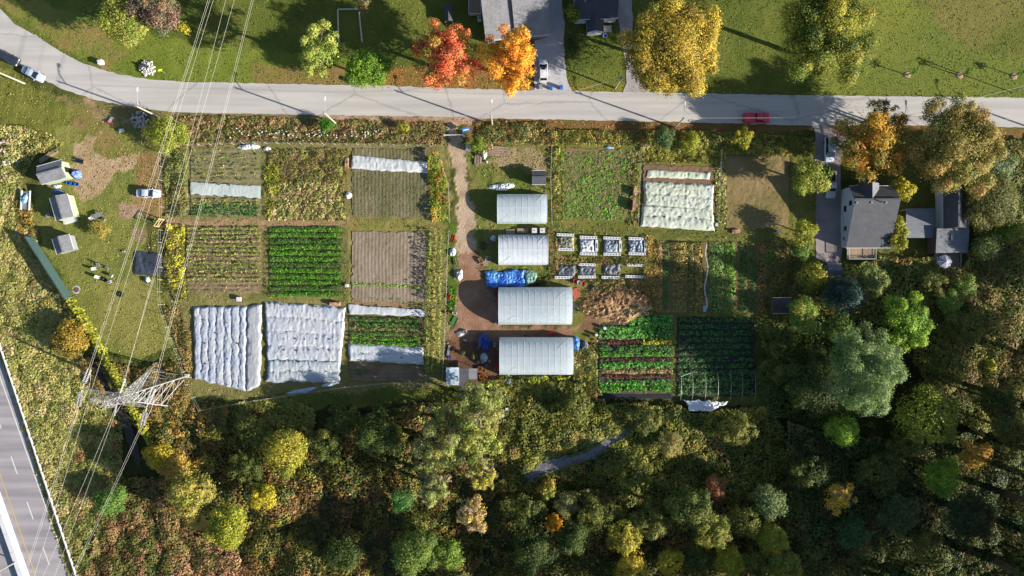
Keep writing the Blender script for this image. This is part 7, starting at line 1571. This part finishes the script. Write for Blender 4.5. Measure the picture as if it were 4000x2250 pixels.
T(3302, 1682, 66, 10, P_BRIGHT, 'bright green tree below the silver willow', 156, 'lime_tree', n_l=32, ry=56, lobe=.26)
T(3625, 1625, 112, 13, [(170, 185, 55, 3), (190, 195, 65, 2), (140, 150, 60, 2), (160, 140, 80, 1)], 'yellow green tree right of the silver willow', 157, 'lime_tree', n_l=56, ry=110, lobe=.2, gap=.1)
T(3682, 1868, 70, 9, P_BRIGHT, 'bright green tree in the lower right woodland', 158, 'lime_tree', n_l=34, ry=76, lobe=.25)
T(3280, 1948, 62, 9, [(235, 185, 45, 3), (240, 200, 60, 2)], 'half bare tree with bright golden leaves in the lower right', 159, 'bare_tree', n_l=22, ry=62, lobe=.22, gap=.1, twigs=12, spread=.8, bark=M_palebark)
T(3815, 1775, 62, 7, [(225, 180, 70, 3), (210, 165, 75, 2), (180, 130, 80, 2)], 'orange yellow tree near the right edge of the woodland', 160, 'small_tree', n_l=28, lobe=.26, gap=.2)
T(3962, 1680, 72, 10, P_OLIVE, 'olive tree at the right edge of the lower woodland', 161, 'olive_tree', n_l=36, ry=90, lobe=.24)
T(3874, 1426, 22, 4, P_YELLOW, 'tiny bright yellow tree in the right brush', 162, 'small_tree', n_l=8, lobe=.42)
T(3770, 1120, 50, 6, [(195, 180, 70, 2), (130, 160, 65, 3), (160, 165, 75, 2)], 'green and golden tree below the patio', 163, 'small_tree', n_l=22, lobe=.28)
T(3720, 1180, 46, 6, [(130, 165, 65, 3), (160, 170, 80, 2)], 'green tree below the patio, left of the golden one', 164, 'small_tree', n_l=20, lobe=.3)
T(3860, 960, 56, 6, [(120, 145, 70, 3), (140, 155, 80, 2)], 'green shrub tree right of the annex', 165, 'green_tree', n_l=24, lobe=.28)
T(3950, 905, 50, 6, [(150, 165, 55, 3), (125, 145, 55, 2)], 'yellow green shrub tree at the right edge beside the annex', 166, 'green_tree', n_l=22, lobe=.3)
# bottom left and middle trees
T(1108, 1762, 86, 8, [(190, 190, 60, 3), (170, 172, 60, 3), (210, 190, 70, 2), (140, 145, 60, 2)], 'broad yellow olive tree below the left gardens', 170, 'yellow_tree', n_l=44, ry=84, lobe=.23)
T(1030, 1943, 52, 7, P_YELLOW, 'round lemon yellow tree in the dark thicket', 171, 'yellow_tree', n_l=26, ry=54, lobe=.28)
T(1528, 1692, 40, 9, P_YELLOW, 'narrow bright yellow tree in front of the dark green tree', 172, 'yellow_tree', n_l=20, ry=60, lobe=.34)
T(1478, 1700, 76, 10, P_DKG, 'dark green tree behind the narrow yellow tree', 173, 'dark_tree', n_l=36, ry=100, lobe=.25)
T(1572, 1958, 46, 6, [(95, 150, 70, 3), (115, 165, 80, 2)], 'small fresh green feathery tree below the pale willows', 174, 'feathery_tree', n_l=22, lobe=.28, size=.3, dens=16)
for i, (u, v, r, ry_, h, pp, lb, tw) in enumerate(((1880, 1590, 94, 94, 9.5, P_PALE, 'uppermost pale yellow green crown of the tall poplars, nearest the cabin', 2), (1740, 1640, 80, 76, 10, P_PALE, 'pale yellow green poplar left of the uppermost one', 2), (1715, 1770, 100, 92, 14, P_PALE, 'broad pale poplar in the middle left of the group, with bare twigs', 8), (1870, 1730, 88, 110, 14, [(190, 200, 95, 3), (205, 195, 95, 2), (165, 180, 80, 2)], 'tall yellow green poplar on the right side of the group', 4), (1700, 1920, 62, 62, 16, P_PALE, 'lower left pale poplar with bare outer twigs', 12), (1880, 1860, 56, 60, 17, [(210, 195, 85, 3), (195, 190, 80, 2)], 'yellowing poplar at the lower right of the group', 5), (1850, 2010, 62, 70, 16, [(205, 180, 95, 3), (215, 170, 120, 2), (190, 175, 95, 2)], 'lowest poplar of the group, thin and tan with bare twigs', 14))):
    T(u, v, r, h, pp, lb, 180 + i, 'poplar_tree', n_l=42, ry=ry_, lobe=.21, gap=.22, spread=.84, twigs=tw, bark=M_palebark, size=.36)
T(745, 1925, 84, 12, [(190, 190, 85, 3), (175, 180, 75, 2), (205, 185, 90, 2), (150, 140, 70, 1)], 'ragged yellow green tree at the lower left, upper of the pair', 190, 'ragged_tree', n_l=38, ry=90, lobe=.24, gap=.15, twigs=6)
T(878, 2055, 82, 12, P_YG, 'yellow green tree at the lower left, lower of the pair', 191, 'ragged_tree', n_l=38, ry=84, lobe=.24)
T(624, 1786, 56, 5, [(215, 190, 55, 3), (190, 180, 55, 2), (140, 150, 50, 1)], 'golden vine covered tree at the end of the yellow vines', 192, 'yellow_tree', n_l=22, lobe=.28)
T(690, 1830, 52, 5, [(200, 165, 75, 3), (170, 155, 60, 2), (205, 140, 80, 1)], 'orange olive shrub tree right of the golden vine tree', 193, 'small_tree', n_l=20, lobe=.28)
T(430, 1790 + 170, 62, 4, [(110, 150, 60, 3), (130, 160, 65, 2)], 'low green bush in the meadow beside the highway', 194, 'bush', n_l=20, lobe=.28, cat='bush')
T(275, 1330, 66, 3.4, [(170, 145, 55, 3), (150, 125, 50, 3), (190, 160, 70, 1)], 'rust yellow bush left of the yellow vines', 195, 'large_bush', n_l=26, ry=80, lobe=.26, cat='bush')
T(388, 895, 34, 2.4, [(200, 175, 80, 3), (180, 170, 80, 2)], 'round golden shrub on the lawn below the garden table', 196, 'shrub', n_l=14, lobe=.34, cat='shrub', size=.26)
T(1614, 2160, 88, 10, [(125, 150, 60, 3), (150, 165, 70, 2), (105, 130, 55, 2)], 'broad green tree at the bottom, left of the small green one', 197, 'green_tree', n_l=44, ry=88, lobe=.23)
T(1752, 2165, 58, 9, [(135, 165, 60, 3), (160, 175, 70, 2)], 'small green tree at the bottom beside the broad green one', 198, 'green_tree', n_l=26, lobe=.27)
T(2620, 1745, 46, 4.5, [(190, 170, 100, 3), (175, 165, 90, 2)], 'fuzzy tan bush in the olive thicket', 199, 'fuzzy_bush', n_l=26, ry=50, lobe=.28, size=.24, dens=26, cat='bush')
T(2158, 2048, 34, 6, [(235, 170, 45, 3), (225, 150, 50, 2)], 'small glowing orange tree at the bottom centre', 200, 'orange_tree', n_l=14, lobe=.34)
T(2214, 1972, 48, 6, [(195, 185, 115, 3), (175, 175, 100, 2)], 'pale tan feathery tree above the small orange tree', 201, 'feathery_tree', n_l=24, lobe=.27, size=.28, dens=20)
T(2142, 1910, 36, 6, [(180, 175, 60, 2), (205, 165, 60, 1), (130, 150, 60, 2)], 'small green and amber tree left of the pale feathery tree', 202, 'small_tree', n_l=14, ry=46, lobe=.32)
T(2440, 2100, 64, 9, [(205, 195, 70, 3), (190, 180, 65, 3), (215, 185, 80, 1)], 'yellow tree at the bottom centre, above its neighbour', 203, 'yellow_tree', n_l=34, ry=70, lobe=.25, gap=.12)
T(2470, 2215, 58, 9, [(215, 185, 65, 3), (200, 180, 70, 2)], 'golden tree cut off by the bottom edge, left one', 204, 'yellow_tree', n_l=30, lobe=.27, gap=.12)
T(2620, 2198, 50, 9, P_YELLOW, 'bright yellow tree at the bottom, right of the golden one', 205, 'yellow_tree', n_l=26, lobe=.28, gap=.1)
T(2850, 2195, 60, 9, [(205, 195, 60, 3), (180, 185, 60, 2)], 'bright yellow green tree at the bottom, furthest right of the yellow ones', 206, 'yellow_tree', n_l=32, ry=62, lobe=.26)
T(2790, 2085, 66, 14, [(140, 150, 60, 3), (170, 165, 65, 2), (205, 180, 60, 1)], 'olive green tree above the bright yellow green one', 207, 'olive_tree', n_l=34, lobe=.25)
T(2700, 1985, 76, 13, [(115, 130, 55, 3), (140, 145, 62, 2), (95, 115, 50, 2)], 'broad dark olive tree in the lower middle', 208, 'olive_tree', n_l=38, lobe=.25)
T(2800, 1905, 44, 5, [(165, 110, 75, 3), (150, 115, 75, 2)], 'rusty red brown bush in the olive thicket', 209, 'bush', n_l=16, lobe=.32, cat='bush')
T(3005, 1960, 66, 9, [(140, 160, 95, 3), (120, 140, 80, 2)], 'grey green tree in the lower right, left of the golden bare tree', 210, 'green_tree', n_l=30, lobe=.26, twigs=6)
T(3015, 2110, 60, 9, P_YG, 'yellow green tree near the bottom right, above its neighbour', 211, 'small_tree', n_l=28, ry=70, lobe=.27)
T(3075, 2215, 62, 9, [(165, 175, 75, 3), (190, 190, 80, 2)], 'pale yellow green tree cut by the bottom edge at the lower right', 212, 'small_tree', n_l=28, lobe=.27)
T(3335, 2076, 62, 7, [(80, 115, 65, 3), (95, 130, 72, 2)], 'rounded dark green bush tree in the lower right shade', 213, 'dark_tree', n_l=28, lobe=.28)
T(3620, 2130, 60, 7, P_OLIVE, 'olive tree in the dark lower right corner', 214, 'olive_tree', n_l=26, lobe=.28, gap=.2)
T(2240, 2110, 60, 11, P_DKG, 'dark green tree right of the small orange tree', 215, 'dark_tree', n_l=28, lobe=.28)
T(2080, 2160, 80, 9, P_DKG, 'dark green tree cut by the bottom edge in the middle', 216, 'dark_tree', n_l=34, lobe=.26)
T(1340, 2150, 70, 5, P_DKG, 'low dark green thicket tree at the bottom, right of the rusty brush', 217, 'dark_tree', n_l=30, lobe=.27)
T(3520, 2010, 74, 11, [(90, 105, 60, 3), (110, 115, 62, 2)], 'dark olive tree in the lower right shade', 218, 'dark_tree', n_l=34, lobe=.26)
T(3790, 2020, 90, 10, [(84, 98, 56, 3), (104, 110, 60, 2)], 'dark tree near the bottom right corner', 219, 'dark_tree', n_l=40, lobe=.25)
PM = [(138, 142, 60, 3), (116, 124, 52, 3), (160, 156, 70, 2), (96, 108, 46, 2)]; PN = [(110, 122, 50, 3), (90, 104, 44, 3), (136, 134, 60, 1.5)]
for i, (u, v, r, ry_, h, pp, lb) in enumerate(((1000, 1690, 70, 54, 5, PM, 'olive tree left of the broad yellow olive tree'), (1260, 1740, 74, 60, 6, PN, 'dark olive tree right of the broad yellow olive tree'), (1340, 1640, 66, 56, 6, PN, 'dark olive tree above the rusty brush, left of the dark green tree'), (960, 1830, 66, 60, 5, PN, 'dark olive tree just above the round lemon yellow tree'), (1640, 2050, 60, 54, 7, PM, 'olive tree above the broad green tree at the bottom'), (2040, 1990, 78, 66, 7, PN, 'dark olive tree between the lowest poplar and the pale feathery tree'), (2330, 2020, 84, 66, 7, PM, 'olive tree left above the bottom centre yellow tree'), (2540, 2040, 76, 66, 8, PM, 'olive tree right above the bottom centre yellow tree'), (2900, 2040, 76, 64, 9, PM, 'olive tree left of the grey green tree'), (2940, 2210, 66, 60, 9, PM, 'olive tree between the two lower right yellow green crowns at the bottom edge'), (2730, 2190, 62, 56, 8, PN, 'dark olive tree left of the furthest right yellow green crown'), (3180, 1850, 80, 66, 8, PN, 'dark olive tree left above the golden bare tree'), (3440, 1850, 86, 70, 9, PN, 'dark olive tree right above the golden bare tree'), (3540, 1740, 66, 54, 8, PM, 'olive tree below the yellow green tree by the willow'), (3700, 1420, 78, 66, 7, PM, 'olive tree in the right brush, left of the tiny yellow tree'), (3780, 1280, 80, 60, 6, PM, 'olive tree in the right brush below the green and golden trees'), (3650, 1110, 54, 48, 6, PM, 'olive tree directly below the patio deck'), (3900, 1560, 74, 60, 8, PN, 'dark olive tree below the tiny yellow tree'), (3060, 1330, 74, 62, 6, PN, 'dark olive tree in the shade below the old dark shed'), (3050, 1440, 70, 64, 6, PN, 'dark olive tree in the deep shade right of the hoop tunnel'), (2250, 1600, 60, 46, 4, PM, 'olive bush tree below the lowest greenhouse, right of the beehives'), (2520, 1640, 64, 50, 4, PM, 'olive bush tree at the upper end of the ditch'), (2880, 1680, 70, 54, 5, PM, 'olive bush tree below the white plastic sheet'), (2480, 1850, 70, 58, 6, PM, 'olive tree below the middle of the ditch'))):
    T(u, v, r, h, pp, lb, 300 + i, 'olive_tree', n_l=30, ry=ry_, lobe=.25, gap=.08, spread=.82)
# tall trees standing beyond the right edge
for i, (u, v, r, h) in enumerate(((4250, 1640, 150, 20), (4300, 1850, 180, 25), (4200, 2040, 160, 26), (4330, 2220, 180, 27), (4130, 2330, 150, 25), (4500, 2030, 190, 28))):
    T(u, v, r, h, P_DKG, 'dark green tree beyond the right edge, %s' % ('topmost of the six', 'second from the top', 'nearest the view, beside the dark corner', 'second from the bottom', 'lowest of the six', 'farthest from the view')[i], 230 + i, 'tall_tree', n_l=46, lobe=.24, dens=9, size=.5, group='tall trees beyond the right edge')
for i, (u, v, r, h) in enumerate(((1560, -150, 110, 18), (1300, -120, 100, 16), (1000, -110, 100, 15), (760, -90, 90, 14), (2850, -150, 130, 18), (2300, -260, 120, 14), (1820, -260, 110, 14))):
    T(u, v, r, h, P_DKG, 'dark green tree beyond the top edge, %s' % ('above the left bend of the lawn path', 'left of the garden border', 'above the garden border', 'far left by the reddish tree', 'above the big lawn', 'behind the small dark house', 'behind the large grey house')[i], 240 + i, 'tall_tree', n_l=40, lobe=.24, dens=8, size=.5, group='trees beyond the top edge')
